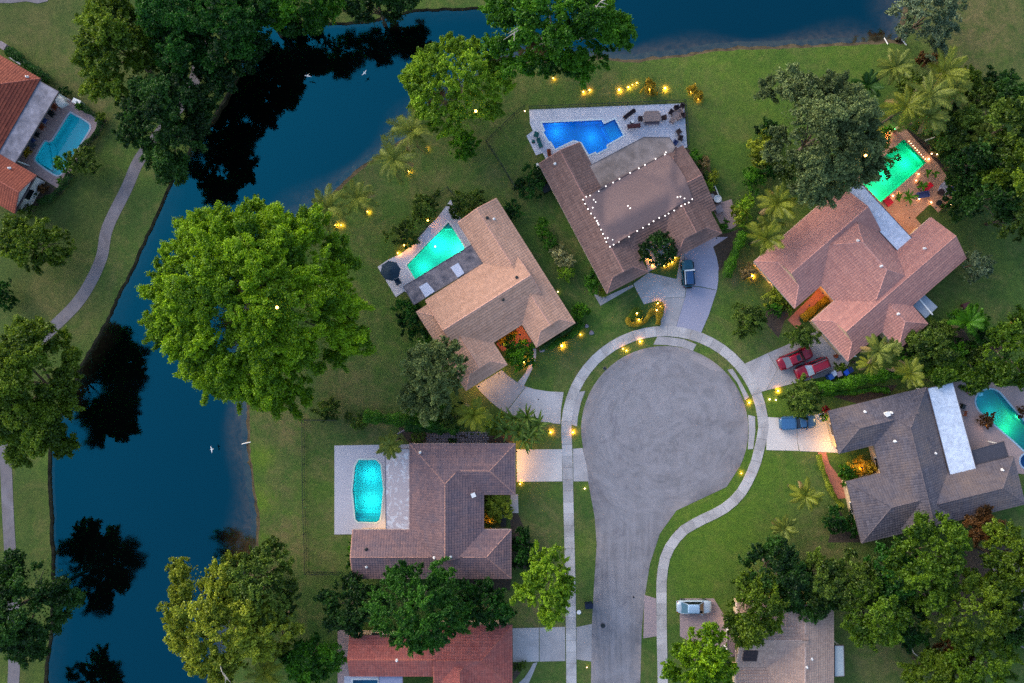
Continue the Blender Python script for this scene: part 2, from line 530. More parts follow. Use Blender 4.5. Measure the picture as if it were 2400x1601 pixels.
MAT['wall_cream'] = plain("cream_stucco", lin(220, 190, 150), 0.9, 0.08, 1.0, fine=10, b=0.1)
MAT['fascia'] = plain("fascia_board", lin(196, 176, 166), 0.7, 0.08, 1.0)
MAT['fascia_dark'] = plain("dark_fascia_board", lin(92, 84, 88), 0.7, 0.1, 1.0)
MAT['glass_dark'] = plain("window_glass", lin(22, 26, 34), 0.08, 0.1, 1.0, spec=0.6)
MAT['frame'] = plain("window_frame", lin(214, 212, 212), 0.5, 0.05, 1.0)
MAT['door'] = plain("door_paint", lin(120, 74, 50), 0.5, 0.15, 1.5)
MAT['metal_dark'] = plain("dark_metal", lin(30, 36, 38), 0.5, 0.2, 3.0)
MAT['mesh_dark'] = plain("dark_fence_mesh", lin(26, 40, 38), 0.6, 0.2, 3.0)
MAT['bark'] = plain("tree_bark", lin(104, 92, 80), 0.95, 0.3, 3.0, fine=9, b=0.5)
MAT['bark_pale'] = plain("pale_bark", lin(168, 160, 150), 0.95, 0.2, 3.0, fine=9)
MAT['stone'] = plain("grey_stone", lin(140, 130, 138), 0.9, 0.25, 2.0, fine=8, b=0.4)
# ------------------------------------------------------------------ lake, pools: outlines
LAKE_L = P('x -20,1680 g 285,1640 300,1568 315,1400 332,1290 345,1200 350,900 350,700 345,560 340,400 335,300 328,150 '
           'd 328,1560 345,1420 372,1350 430,1230 490,1100 540,960 600,860 650,780 680,720 740,620 770,540 800,470 860,370 910,270 960,150 1020,10 '
           'a 1070,1480 1180,1220 1270,1070 1380,900 1470,790 1560,640 1620,500 1700,320 1740,230 1800,160 1950,140 2150,150 '
           'b 0,155 200,135 480,70 700,55 1000,48 1150,35 1300,-60')
LAKE_R = P('x 1270,-160 2260,-160 2150,-40 c 1540,150 1520,240 1530,300 1400,300 1200,310 900,325 600,340 350,345 200,360 0,392 '
           'b 2200,405 2050,430 1900,425 1800,405 1700,420 1550,445 1400,440 1200,435 1100,440 1050,455 1000,490 900,580 750,720 600,850 400,1000 215,1115 100,1200 0,1300 '
           'F 690,505 645,570 605,680 580,800 573,930 d 1720,1300 1722,1568 g 1735,60 1750,200 1775,350 1785,450 1780,600 F 590,1300 560,1380 535,1460 520,1560 505,1650')
lake_px = LAKE_L + LAKE_R + [(480, 1760), (60, 1760)]
NL = len(LAKE_L)
def jitter(line, amp=0.12, step=0.7, seed=1):
    """resample a polyline with small bites out of the bank"""
    r = random.Random(seed); out = []
    n = len(line)
    for i in range(n):
        a, b = Vector(line[i][:2]), Vector(line[(i + 1) % n][:2])
        L = (b - a).length; k = max(1, int(L / step))
        for j in range(k):
            p = a.lerp(b, j / k)
            nn = Vector((b.y - a.y, a.x - b.x)).normalized()
            out.append(p + nn * r.uniform(-amp, amp))
    return out
LAKE = [Vector((v.x, v.y)) for v in (W(p) for p in lake_px)]
LAKE_J = jitter(smooth_line(LAKE, 3, True), 0.10, 0.6, 3)

POOL_PX = {
 'A': P('j 375,365 1120,330 1145,380 1285,320 1390,520 1180,640 1190,680 1060,745 1045,725 960,760 865,605 765,580 540,690 485,595 465,600 395,480 415,465'),
 'B': P('l 835,400 880,455 1015,675 1040,740 470,1075 360,890 600,640 780,460'),
 'C': P('m 1160,435 1505,795 810,1405 465,1045'),
 'D': P('q 1440,345 1560,385 1650,480 1760,610 1860,720 1960,840 2080,960 2160,1100 2180,1250 2120,1340 2040,1330 1950,1270 1800,1130 1600,960 1420,800 1280,670 1225,560 1235,460 1300,380'),
 'E': P('h 120,32 240,32 270,65 288,235 272,400 262,445 240,460 115,457 98,440 78,240 95,75'),
 'L': P('n 600,715 640,705 770,780 782,815 775,850 640,1060 545,1215 510,1232 475,1225 330,1125 312,1095 318,1070 385,955 410,940 462,935'),
 'F': P('h 80,1545 250,1545 250,1690 80,1690'),
 'H': P('i 2215,790 2310,800 2300,1000 2200,1050 2165,1040 2170,900'),
}
POOLS = {k: [Vector((v.x, v.y)) for v in (W(p) for p in pp)] for k, pp in POOL_PX.items()}
POOLS['D'] = smooth_line(POOLS['D'], 4, True)
POOLS['L'] = smooth_line(POOLS['L'], 2, True)
SPA = [Vector((W(P('q 2010,1440')[0]).x + 0.95 * math.cos(t * math.pi / 8), W(P('q 2010,1440')[0]).y + 0.95 * math.sin(t * math.pi / 8))) for t in range(16)]

# ------------------------------------------------------------------ ground with the lake and the pools cut out
def build_ground():
    xs = np.arange(-78, 78.1, 1.2); ys = np.arange(-54, 54.1, 1.2)
    gx, gy = np.meshgrid(xs, ys)
    g = np.stack([gx.ravel(), gy.ravel()], 1) + RNG.uniform(-0.15, 0.15, (gx.size, 2))
    far = [(x, y) for x in (-400, -200, -90, 0, 90, 200, 400) for y in (-350, -180, -70, 70, 180, 350)]
    holes = [LAKE_J] + list(POOLS.values()) + [SPA]
    V, T = cdt(holes, [tuple(p) for p in g] + far)
    c = V[T].mean(1); keep = np.ones(len(T), bool)
    for h in holes: keep &= ~inside(c, h)
    T = T[keep]
    a, b, d = V[T[:, 0]], V[T[:, 1]], V[T[:, 2]]
    fl = ((b - a)[:, 0] * (d - a)[:, 1] - (b - a)[:, 1] * (d - a)[:, 0]) < 0
    T[fl] = T[fl][:, ::-1]
    me = mesh_of("ground", [(v[0], v[1], 0.0) for v in V], [tuple(int(i) for i in t) for t in T], MAT['grass'])
    def field(spots):
        f = np.zeros(len(V))
        for (r, x, y, rad, amp) in spots:
            p = W(px(r, x, y)); d2 = ((V[:, 0] - p.x) ** 2 + (V[:, 1] - p.y) ** 2)
            f = np.maximum(f, amp * np.exp(-d2 / (2 * (rad / PPM) ** 2)))
        return f
    dry = field([('F', 660, 975, 50, .9), ('F', 640, 1130, 30, .6), ('F', 655, 1230, 45, .9), ('F', 800, 900, 60, .7), ('F', 690, 1290, 40, .8),
                 ('F', 830, 380, 40, .6), ('F', 1180, 420, 45, .5), ('F', 1010, 430, 45, .55), ('F', 500, 330, 25, .5), ('F', 250, 850, 30, .5),
                 ('F', 60, 1000, 30, .5), ('F', 2250, 60, 90, .85), ('F', 2200, 150, 60, .7), ('F', 160, 170, 50, .55), ('F', 230, 250, 40, .6),
                 ('F', 1250, 1250, 60, .7), ('F', 1240, 1420, 70, .8), ('F', 1900, 1250, 60, .7), ('F', 1850, 1370, 90, .6), ('F', 2050, 1500, 90, .6),
                 ('F', 1330, 180, 60, .35), ('F', 860, 1000, 40, .6), ('F', 750, 1060, 30, .6), ('F', 750, 1180, 30, .5), ('F', 1270, 1000, 30, .7),
                 ('F', 1690, 640, 25, .8), ('F', 1700, 820, 30, .5), ('F', 60, 100, 80, .4), ('F', 140, 690, 60, .5), ('F', 1100, 900, 30, .6),
                 ('F', 1320, 840, 40, .5), ('F', 1070, 300, 50, .4), ('F', 1480, 240, 120, .2), ('F', 1620, 240, 60, .3)])
    lush = field([('F', 600, 1050, 22, 1.0), ('F', 600, 1150, 26, 1.0), ('F', 610, 1240, 20, .7), ('F', 1650, 1200, 120, .7), ('F', 1600, 1300, 80, .6),
                  ('F', 1750, 1080, 60, .6), ('F', 1690, 170, 130, .45), ('F', 1640, 300, 80, .35), ('F', 1340, 1250, 30, .4), ('F', 1490, 1230, 40, .4),
                  ('F', 730, 1130, 60, .25), ('F', 1330, 780, 60, .25), ('F', 120, 400, 60, .1), ('F', 1780, 930, 40, .6), ('F', 1950, 120, 90, .4)])
    vignette_shade = field([('F', 60, 40, 130, 1), ('F', 160, 260, 110, 1), ('F', 60, 420, 120, 1), ('F', 200, 480, 110, 1), ('F', 80, 640, 120, 1), ('F', 180, 700, 70, .9), ('F', 40, 900, 90, 1), ('F', 60, 1150, 70, .9),  # spots where the lawn colour is painted darker, like a vignette
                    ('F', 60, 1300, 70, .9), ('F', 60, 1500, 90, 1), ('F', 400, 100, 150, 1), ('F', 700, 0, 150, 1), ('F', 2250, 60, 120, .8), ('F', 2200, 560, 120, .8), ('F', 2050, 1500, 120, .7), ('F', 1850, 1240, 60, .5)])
    for nm, f in (("dry", dry), ("lush", lush), ("vignette_shade", vignette_shade)):
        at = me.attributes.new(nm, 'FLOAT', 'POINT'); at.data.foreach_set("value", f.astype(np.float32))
    setp(new_obj("ground", me), kind="structure")
build_ground()

def build_lake():
    # bank face from the lawn edge down into the water
    lp = LAKE_J if area2(LAKE_J) > 0 else LAKE_J[::-1]
    L2 = [Vector(p) for p in lp]
    n = len(L2)
    dist_to_left, _ = dist_poly([(p.x, p.y) for p in L2], [LAKE[i] for i in range(NL)], False)
    nor = []
    for i in range(n):
        t = (L2[(i + 1) % n] - L2[i - 1]).normalized()
        nor.append(Vector((-t.y, t.x)))          # towards the lake
    vs, fs = [], []
    r = random.Random(5)
    rows = 4
    for i in range(n):
        steep = dist_to_left[i] < 1.0
        w = r.uniform(.7, 1.3)
        prof = [(-0.02, 0.0), (0.05 * w, -0.18), (0.12 * w, -0.5), (0.3, -1.7)] if steep else [(-0.03, 0.0), (0.10 * w, -0.12), (0.5 * w, -0.40), (1.4, -0.75)]
        for d, z in prof:
            p = L2[i] + nor[i] * d
            vs.append((p.x, p.y, z))
    for i in range(n):
        j = (i + 1) % n
        for k in range(rows - 1):
            fs.append((i * rows + k, i * rows + k + 1, j * rows + k + 1, j * rows + k))
    setp(new_obj("bank", mesh_of("bank", vs, fs, MAT['soil'], True)), kind="structure")
    # bed: sand shelf along the gentle shores, dark muck in the deep
    x0, x1 = min(p.x for p in L2) - 2, max(p.x for p in L2) + 2
    y0, y1 = min(p.y for p in L2) - 2, max(p.y for p in L2) + 2
    st = 0.6
    nx, ny = int((x1 - x0) / st) + 1, int((y1 - y0) / st) + 1
    gx, gy = np.meshgrid(np.linspace(x0, x1, nx), np.linspace(y0, y1, ny))
    g = np.stack([gx.ravel(), gy.ravel()], 1)
    dR, _ = dist_poly(g, [LAKE[i] for i in range(NL + 1, len(LAKE) - 2)], False)
    dL, _ = dist_poly(g, [LAKE[i] for i in range(NL)], False)
    ins = inside(g, lp)
    wob = np.interp(np.sin(g[:, 0] * .31 + 1.3 * np.sin(g[:, 1] * .21)) + np.sin(g[:, 1] * .43), [-2, 2], [0.6, 1.4])
    shelf = np.clip(dR / (4.2 * wob), 0, 1)
    z = -0.62 - 1.5 * shelf ** 1.3
    zl = -0.9 - 1.2 * np.clip(dL / (1.6 * wob), 0, 1)
    z = np.maximum(z, zl)
    z[~ins] = -0.75
    sandy = np.clip(1.2 - dR / (3.6 * wob), 0, 1) ** 1.3
    sandl = np.clip(0.75 - dL / (2.2 * wob), 0, 1) * 0.55 * (np.sin(g[:, 1] * .12 + 1.0) > -0.3)
    sandy = np.maximum(sandy, sandl)
    fs = [(j * nx + i, j * nx + i + 1, (j + 1) * nx + i + 1, (j + 1) * nx + i) for j in range(ny - 1) for i in range(nx - 1)
          if ins[j * nx + i] or ins[j * nx + i + 1] or ins[(j + 1) * nx + i] or ins[(j + 1) * nx + i + 1]]
    m, nt, bs = nodes_of("lake_bed")
    p = pos_of(nt)
    pa = ramp(nt, noise(nt, p, 0.9, 6, 0.7, 0.6), 0.36, 0.62)
    s = attr(nt, "sandy")
    s2 = math_n(nt, 'MULTIPLY', s, math_n(nt, 'ADD', 0.35, math_n(nt, 'MULTIPLY', pa, 0.65)))
    fine = noise(nt, p, 5, 4)
    c = mix(nt, s2, lin(6, 9, 10), mix(nt, fine, lin(84, 64, 44), lin(128, 102, 78)))
    nt.links.new(c, bs.inputs["Base Color"]); bs.inputs["Roughness"].default_value = 1.0; bs.inputs["Specular IOR Level"].default_value = 0
    me = mesh_of("lake_bed", [(a, b, c2) for (a, b), c2 in zip(g, z)], fs, m, True)
    at = me.attributes.new("sandy", 'FLOAT', 'POINT'); at.data.foreach_set("value", sandy.astype(np.float32))
    setp(new_obj("lake_bed", me), kind="structure")
    # water
    big = offset_poly(smooth_line(LAKE, 3, True), 0.25)
    sheet("lake_water", big, -0.42, water_mat("lake_water", 0.118, (0.72, 0.74, 0.70), 0.045, (0.03, 0.74, 1.0), 0.03, 1.6), thick=0, kind="structure")
build_lake()

# ------------------------------------------------------------------ road, path, sidewalk, driveways
CC, RR = (1558, 1007), 196
road = [(CC[0] + RR * math.cos(math.radians(t)), CC[1] + RR * math.sin(math.radians(t))) for t in range(176, 391, 6)]
road += P('F 1668,1118 1600,1150 1553,1172 1515,1225 1492,1295 1480,1370 1473,1450 1470,1568 1468,1900 1358,1900 1357,1568 1358,1450 1364,1340 1370,1250 1365,1185 1351,1110 1340,1040')
rw = [Vector((v.x, v.y)) for v in (W(p) for p in road)]
gxy = [(x, y) for x in np.arange(min(p.x for p in rw), max(p.x for p in rw), 0.7) for y in np.arange(min(p.y for p in rw), max(p.y for p in rw), 0.7)]
ins_ = inside(gxy, rw); dd_, _ = dist_poly(gxy, rw)
ro = sheet("road", rw, 0.014, MAT['asphalt'], thick=0.03, kind="structure", extra=[g for g, a, d in zip(gxy, ins_, dd_) if a and d > 0.2])
co = np.array([tuple(v.co)[:2] for v in ro.data.vertices]); de, _ = dist_poly(co, rw)
ro.data.attributes.new("edge", 'FLOAT', 'POINT').data.foreach_set("value", np.exp(-de / 0.9).astype(np.float32))

path_c = smooth_line([W(p) for p in P('a 1430,-60 1400,250 1365,440 1320,590 1130,880 965,1090 870,1300 d 740,0 700,200 620,380 520,530 350,700 200,850 60,1050 10,1300 30,1540 g 42,100 55,400 75,750 95,1100 97,1450 92,1568 90,1800')], 5)
def ribbon(line, w):
    L, R = [], []
    for i, p in enumerate(line):
        t = (line[min(i + 1, len(line) - 1)] - line[max(i - 1, 0)]).normalized()
        nrm = Vector((-t.y, t.x))
        L.append(p + nrm * w / 2); R.append(p - nrm * w / 2)
    return L + R[::-1]
sheet("path", ribbon(path_c, 1.52), 0.02, MAT['path'], thick=0.03, kind="structure")

# sidewalk: one loop round the turning circle, slab by slab
sw = P('h 1583,1750 1582,1400 1576,900 1562,300 1557,60') + [(1329, 1045)]
sw += [(CC[0] + 231 * math.cos(math.radians(t)), CC[1] + 231 * math.sin(math.radians(t))) for t in range(180, 361, 9)]
sw += P('i 530,-60 515,10 480,110 400,260 280,370 120,450 0,520 h 2290,590 2235,680 2210,800 2203,900 2205,1240 2212,1568 2212,1760')
sw_line = smooth_line([W(p) for p in sw], 6)
def resample(line, step):
    out = [line[0].copy()]; acc = 0.0
    for a, b in zip(line[:-1], line[1:]):
        L = (b - a).length; pos = 0.0
        while acc + (L - pos) >= step:
            pos += step - acc; acc = 0.0
            out.append(a.lerp(b, pos / L))
        acc += L - pos
    return out
walk = new_obj("sidewalk", None); setp(walk, kind="structure")
pts = resample(sw_line, 1.5)
for i in range(len(pts) - 1):
    a, b = pts[i], pts[i + 1]
    t0 = (pts[min(i + 1, len(pts) - 1)] - pts[max(i - 1, 0)]).normalized(); t1 = (pts[min(i + 2, len(pts) - 1)] - pts[i]).normalized()
    n0, n1 = Vector((-t0.y, t0.x)), Vector((-t1.y, t1.x))
    a2, b2 = a + t0 * 0.012, b - t1 * 0.012
    w = 0.66
    zt = 0.046 + random.uniform(-.006, .006)
    MB().prism([a2 + n0 * w, a2 - n0 * w, b2 - n1 * w, b2 + n1 * w], 0.0, zt).build("slab", MAT['walk'], walk)
sheet("sidewalk_bed", ribbon(sw_line, 1.30), 0.030, MAT['mulch'], thick=0.02, parent=walk)

def driveway(name, panels, mat, z=0.034):
    root = new_obj(name, None); setp(root, kind="structure")
    for i, pp in enumerate(panels):
        mm = mat
        if isinstance(pp, tuple): pp, mm = pp[0], MAT[pp[1]]
        poly = offset_poly([W(p) for p in (P(pp) if isinstance(pp, str) else pp)], -0.012)
        sheet("panel", poly, z + random.uniform(-.004, .004), mm, thick=0.05, parent=root)
    return root
def ringpt(R, t): return (CC[0] + R * math.cos(math.radians(t)), CC[1] + R * math.sin(math.radians(t)))
def ring(a0, a1, R, n=8): return [ringpt(R, a0 + (a1 - a0) * i / n) for i in range(n + 1)]
# brown house
driveway("driveway", [
    P('r 1430,500 1480,215 1500,110 1775,95 1650,505'),
    (P('r 1650,508 1775,95 1790,0 f 15,400 120,408 235,430 180,600 125,728'), 'drive_blue'),
    P('r 1475,215 1415,140 1215,195 1110,0 e 2010,385 2110,310 k 1310,1495 1620,1567 f 10,60 10,400 r 1785,5 1770,95 1500,108'),
    (P('f 10,55 k 1640,1310 2050,1105 2190,1105 2025,1215 2065,1330 2088,1450 f 245,300 245,360 236,428 120,404 12,398'), 'drive_blue'),
    P('k 1250,1245 1310,1495 1630,1310 1560,1120'),
], MAT['drive'])
driveway("driveway_apron", [P('r 1398,632 1560,638 1750,665 1930,738 1882,828 1720,775 1520,748 1342,742')], MAT['drive'], 0.03)
driveway("walkway", [P('e 1735,452 1760,462 1825,470 2005,390 2012,405 1783,537')], MAT['drive'], 0.04)
# tan house
driveway("driveway", [
    P('e 925,1088 1105,978 1150,1020 1210,1062 1270,1092 1130,1270 1080,1240 1020,1190 960,1130'),
    P('e 1272,1093 1330,1110 1430,1126 1530,1130 1512,1250 1508,1352 1400,1338 1300,1318 1200,1295 1133,1272'),
], MAT['drive'])
driveway("driveway_apron", [P('e 1610,1132 1680,1122 1650,1200 1628,1300 1622,1368 1585,1355 1582,1240')], MAT['drive'], 0.03)
driveway("walkway", [P('e 1213,1062 1265,1000 1300,930 1318,870 1320,830 1342,832 1340,890 1325,950 1290,1020 1255,1090')], MAT['walk'], 0.04)
# pink house
driveway("driveway", [
    P('o 655,488 1040,310 1190,560 1010,885 915,910 860,770 740,580'),
    P('o 1042,309 1400,155 1850,-60 2290,450 2250,520 1935,665 1500,760 1013,884 1193,560'),
], MAT['drive'])
driveway("driveway_apron", [P('o 420,565 500,550 560,640 650,790 755,985 690,1035 650,930 570,760')], MAT['drive'], 0.03)
# grey house
driveway("driveway", [
    (P('o 1015,1288 1240,1300 1480,1300 1490,1660 f 800,1535 575,1530 578,1420'), 'drive_pale'),
    (P('o 1483,1300 1700,1280 1970,1190 f 1030,1390 1072,1548 805,1537 o 1493,1660'), 'drive_pale')], MAT['drive'])
driveway("driveway_apron", [P('f 450,1287 498,1298 500,1400 485,1522 448,1525 455,1400')], MAT['drive'], 0.03)
# mottled brown house
driveway("driveway", [P('h 1205,-40 1520,-42 1522,180 1208,183')], MAT['drive_pale'])
driveway("driveway_apron", [P('h 1593,-45 1660,-50 1690,80 1705,180 1597,180')], MAT['drive'], 0.03)
driveway("walkway", [P('h 1165,268 1216,268 1220,398 1162,398')], MAT['drive_pale'], 0.04)
# red house
driveway("driveway", [P('h 1178,1190 1360,1186 1360,1420 1180,1424'), P('h 1363,1186 1540,1180 1542,1416 1363,1420')], MAT['drive'])
driveway("driveway_apron", [P('h 1618,1182 1725,1160 1722,1420 1618,1405')], MAT['drive'], 0.03)
driveway("walkway", [P('h 1220,1568 1260,1530 1300,1470 1320,1430 1350,1424 1320,1500 1290,1568 1270,1640 1200,1640')], MAT['drive'], 0.04)
# beige house
driveway("driveway", [P('i -20,985 215,985 260,1060 292,1110 300,1290 270,1400 -20,1245')], MAT['brickdrive'])
driveway("driveway_apron", [P('h 2085,960 2165,985 2172,1245 2078,1260')], MAT['brickdrive'], 0.03)
driveway("driveway_edging", [P('i 286,1105 310,1120 316,1280 296,1285')], MAT['drive_pale'], 0.06)
# pale concrete gutter along the circle and grey pavement in the far corner
sheet("gutter", [W(p) for p in P('r 1860,880 1960,905 2120,985 2290,1090 2260,1110 2120,1080 1940,985 1850,930')], 0.022, MAT['gutter'], thick=0.0, kind="structure")
sheet("pavement", [W(p) for p in P('a -200,-200 330,-200 330,8 260,25 180,10 80,22 -200,20')], 0.022, MAT['path'], thick=0.0, kind="structure")
for nm, pp, mm in (("terracotta_walkway", 's 690,1240 1120,800 1190,722 1390,940 1340,985 1265,885 860,1240 950,1370 850,1395', 'terra'),
                   ("terracotta_walkway", 'i 930,-20 985,-20 1010,60 1080,150 1140,262 1140,292 1068,300 1000,170 960,60', 'terra'),
                   ("terracotta_walkway", 'e 1065,795 1240,672 1312,782 1300,830 1225,800 1110,852', 'terra'),
                   ("side_patio", 'k 2000,760 2225,690 2310,960 2220,1020 2130,1010', 'deck_pink'),
                   ("side_patio", 'h -25,1190 62,1190 62,1700 -25,1700', 'deck_pink')):
    sheet(nm, [W(p) for p in P(pp)], 0.036, MAT[mm], thick=0.04, kind="structure")
for pp in ('k 1640,150 1750,130 1830,250 1980,500 2090,650 2130,720 2000,760 1900,640', 'k 1990,1100 2190,1060 2330,1010 2200,1300 2090,1500 2060,1300 2020,1220',
           'f 640,440 780,560 700,640 660,760 560,640 590,520', 'e 1340,820 1600,640 1640,640 1420,800 1360,850', 'f 1490,840 1680,690 1900,640 1980,780 1600,900 1480,900',
           'e 380,1360 480,1400 1000,1430 1180,1430 1180,1490 470,1490', 'h 830,840 1170,835 1160,930 900,930', 'i 1080,380 1240,600 1000,600 1050,400',
           'n 330,1240 500,1360 620,1230 650,1240 540,1400 330,1500 150,1540 240,1490', 'n 520,520 700,600 930,750 860,900 740,1010 700,1010 870,770 700,660',
           'f 920,1130 1480,1080 1420,1150 1200,1210', 'c 1540,880 1700,1000 1800,1150 1760,1160 1680,1080 1560,930', 'h 1160,400 1215,400 1300,600 1290,780 1180,780',
           'i 1500,700 2400,600 2400,1100 1700,1100', 'h 1182,1430 1260,1440 1230,1500 1182,1560', 'e 1065,785 1220,690 1235,730 1090,840'):
    sheet("mulch_bed", [W(p) for p in P(pp)], 0.008, MAT['mulch'], thick=0.0, kind="structure")
# ------------------------------------------------------------------ houses
def clip_axis(poly, ax, lim, keep_greater):
    out = []
    n = len(poly)
    for i in range(n):
        a, b = poly[i], poly[(i + 1) % n]
        ia = (a[ax] >= lim) if keep_greater else (a[ax] <= lim)
        ib = (b[ax] >= lim) if keep_greater else (b[ax] <= lim)
        if ia: out.append(a)
        if ia != ib:
            t = (lim - a[ax]) / (b[ax] - a[ax])
            out.append((a[0] + (b[0] - a[0]) * t, a[1] + (b[1] - a[1]) * t))
    return out

TILE_W, TILE_L = 0.34, 0.36
class Roofs:
    def __init__(s): s.v, s.f, s.t, s.uv, s.uf, s.caps = [], [], [], [], [], []
    def plane(s, pts3, e, prof):
        """one slope: 3-D corner list (first edge on the eave), e = unit eave direction"""
        p0 = pts3[0]
        nrm = (pts3[1] - p0).cross(pts3[2] - p0)
        if nrm.z < 0: nrm = -nrm
        nrm.normalize()
        g = nrm.cross(e); g.normalize()
        if g.z < 0: g = -g
        lo = [((p - p0).dot(e), (p - p0).dot(g)) for p in pts3]
        n0 = len(s.uv); s.uv += [tuple(p - nrm * 0.03) for p in pts3]
        idx = list(range(n0, n0 + len(pts3)))
        a = area2([(p.x, p.y) for p in pts3])
        s.uf.append(tuple(idx if a > 0 else idx[::-1]))
        x0, x1 = min(q[0] for q in lo), max(q[0] for q in lo)
        y0, y1 = min(q[1] for q in lo), max(q[1] for q in lo)
        flip = e.cross(g).dot(nrm) < 0
        j = 0
        while y0 + j * TILE_L < y1 - 1e-4:
            ya, yb = y0 + j * TILE_L, y0 + (j + 1) * TILE_L
            row = clip_axis(clip_axis(lo, 1, ya, True), 1, yb, False); rt = random.random()
            if len(row) >= 3:
                i0 = int(math.floor(min(q[0] for q in row) / TILE_W)); i1 = int(math.ceil(max(q[0] for q in row) / TILE_W))
                for i in range(i0, i1):
                    tint = 0.6 * random.random() + 0.4 * rt; tilt = random.uniform(-.006, .01)
                    for h in (0, 1):
                        xa = (i + h * 0.5) * TILE_W; xb = xa + TILE_W * 0.5
                        c = clip_axis(clip_axis(row, 0, xa, True), 0, xb, False)
                        if len(c) < 3 or abs(area2(c)) < 1e-4: continue
                        k0 = len(s.v)
                        for (cx, cyy) in c:
                            fr = (cyy - ya) / TILE_L
                            fx = (cx - i * TILE_W) / TILE_W
                            lift = 0.012 + 0.05 * (1 - fr) + prof * (1 - abs(2 * fx - 1)) + tilt
                            s.v.append(tuple(p0 + e * cx + g * cyy + nrm * lift))
                        ii = tuple(range(k0, k0 + len(c)))
                        s.f.append(ii[::-1] if (area2(c) > 0) == flip else ii); s.t.append(tint)
                        low = [q for q in range(len(c)) if abs(c[q][1] - ya) < 1e-5]
                        if len(low) == 2:
                            k1 = len(s.v)
                            for q in low: s.v.append(tuple(p0 + e * c[q][0] + g * c[q][1] - nrm * 0.01))
                            s.f.append((k0 + low[0], k0 + low[1], k1 + 1, k1)); s.t.append(tint * 0.8)
            j += 1
    def cap(s, a, b):
        s.caps.append((a, b, s.cur))

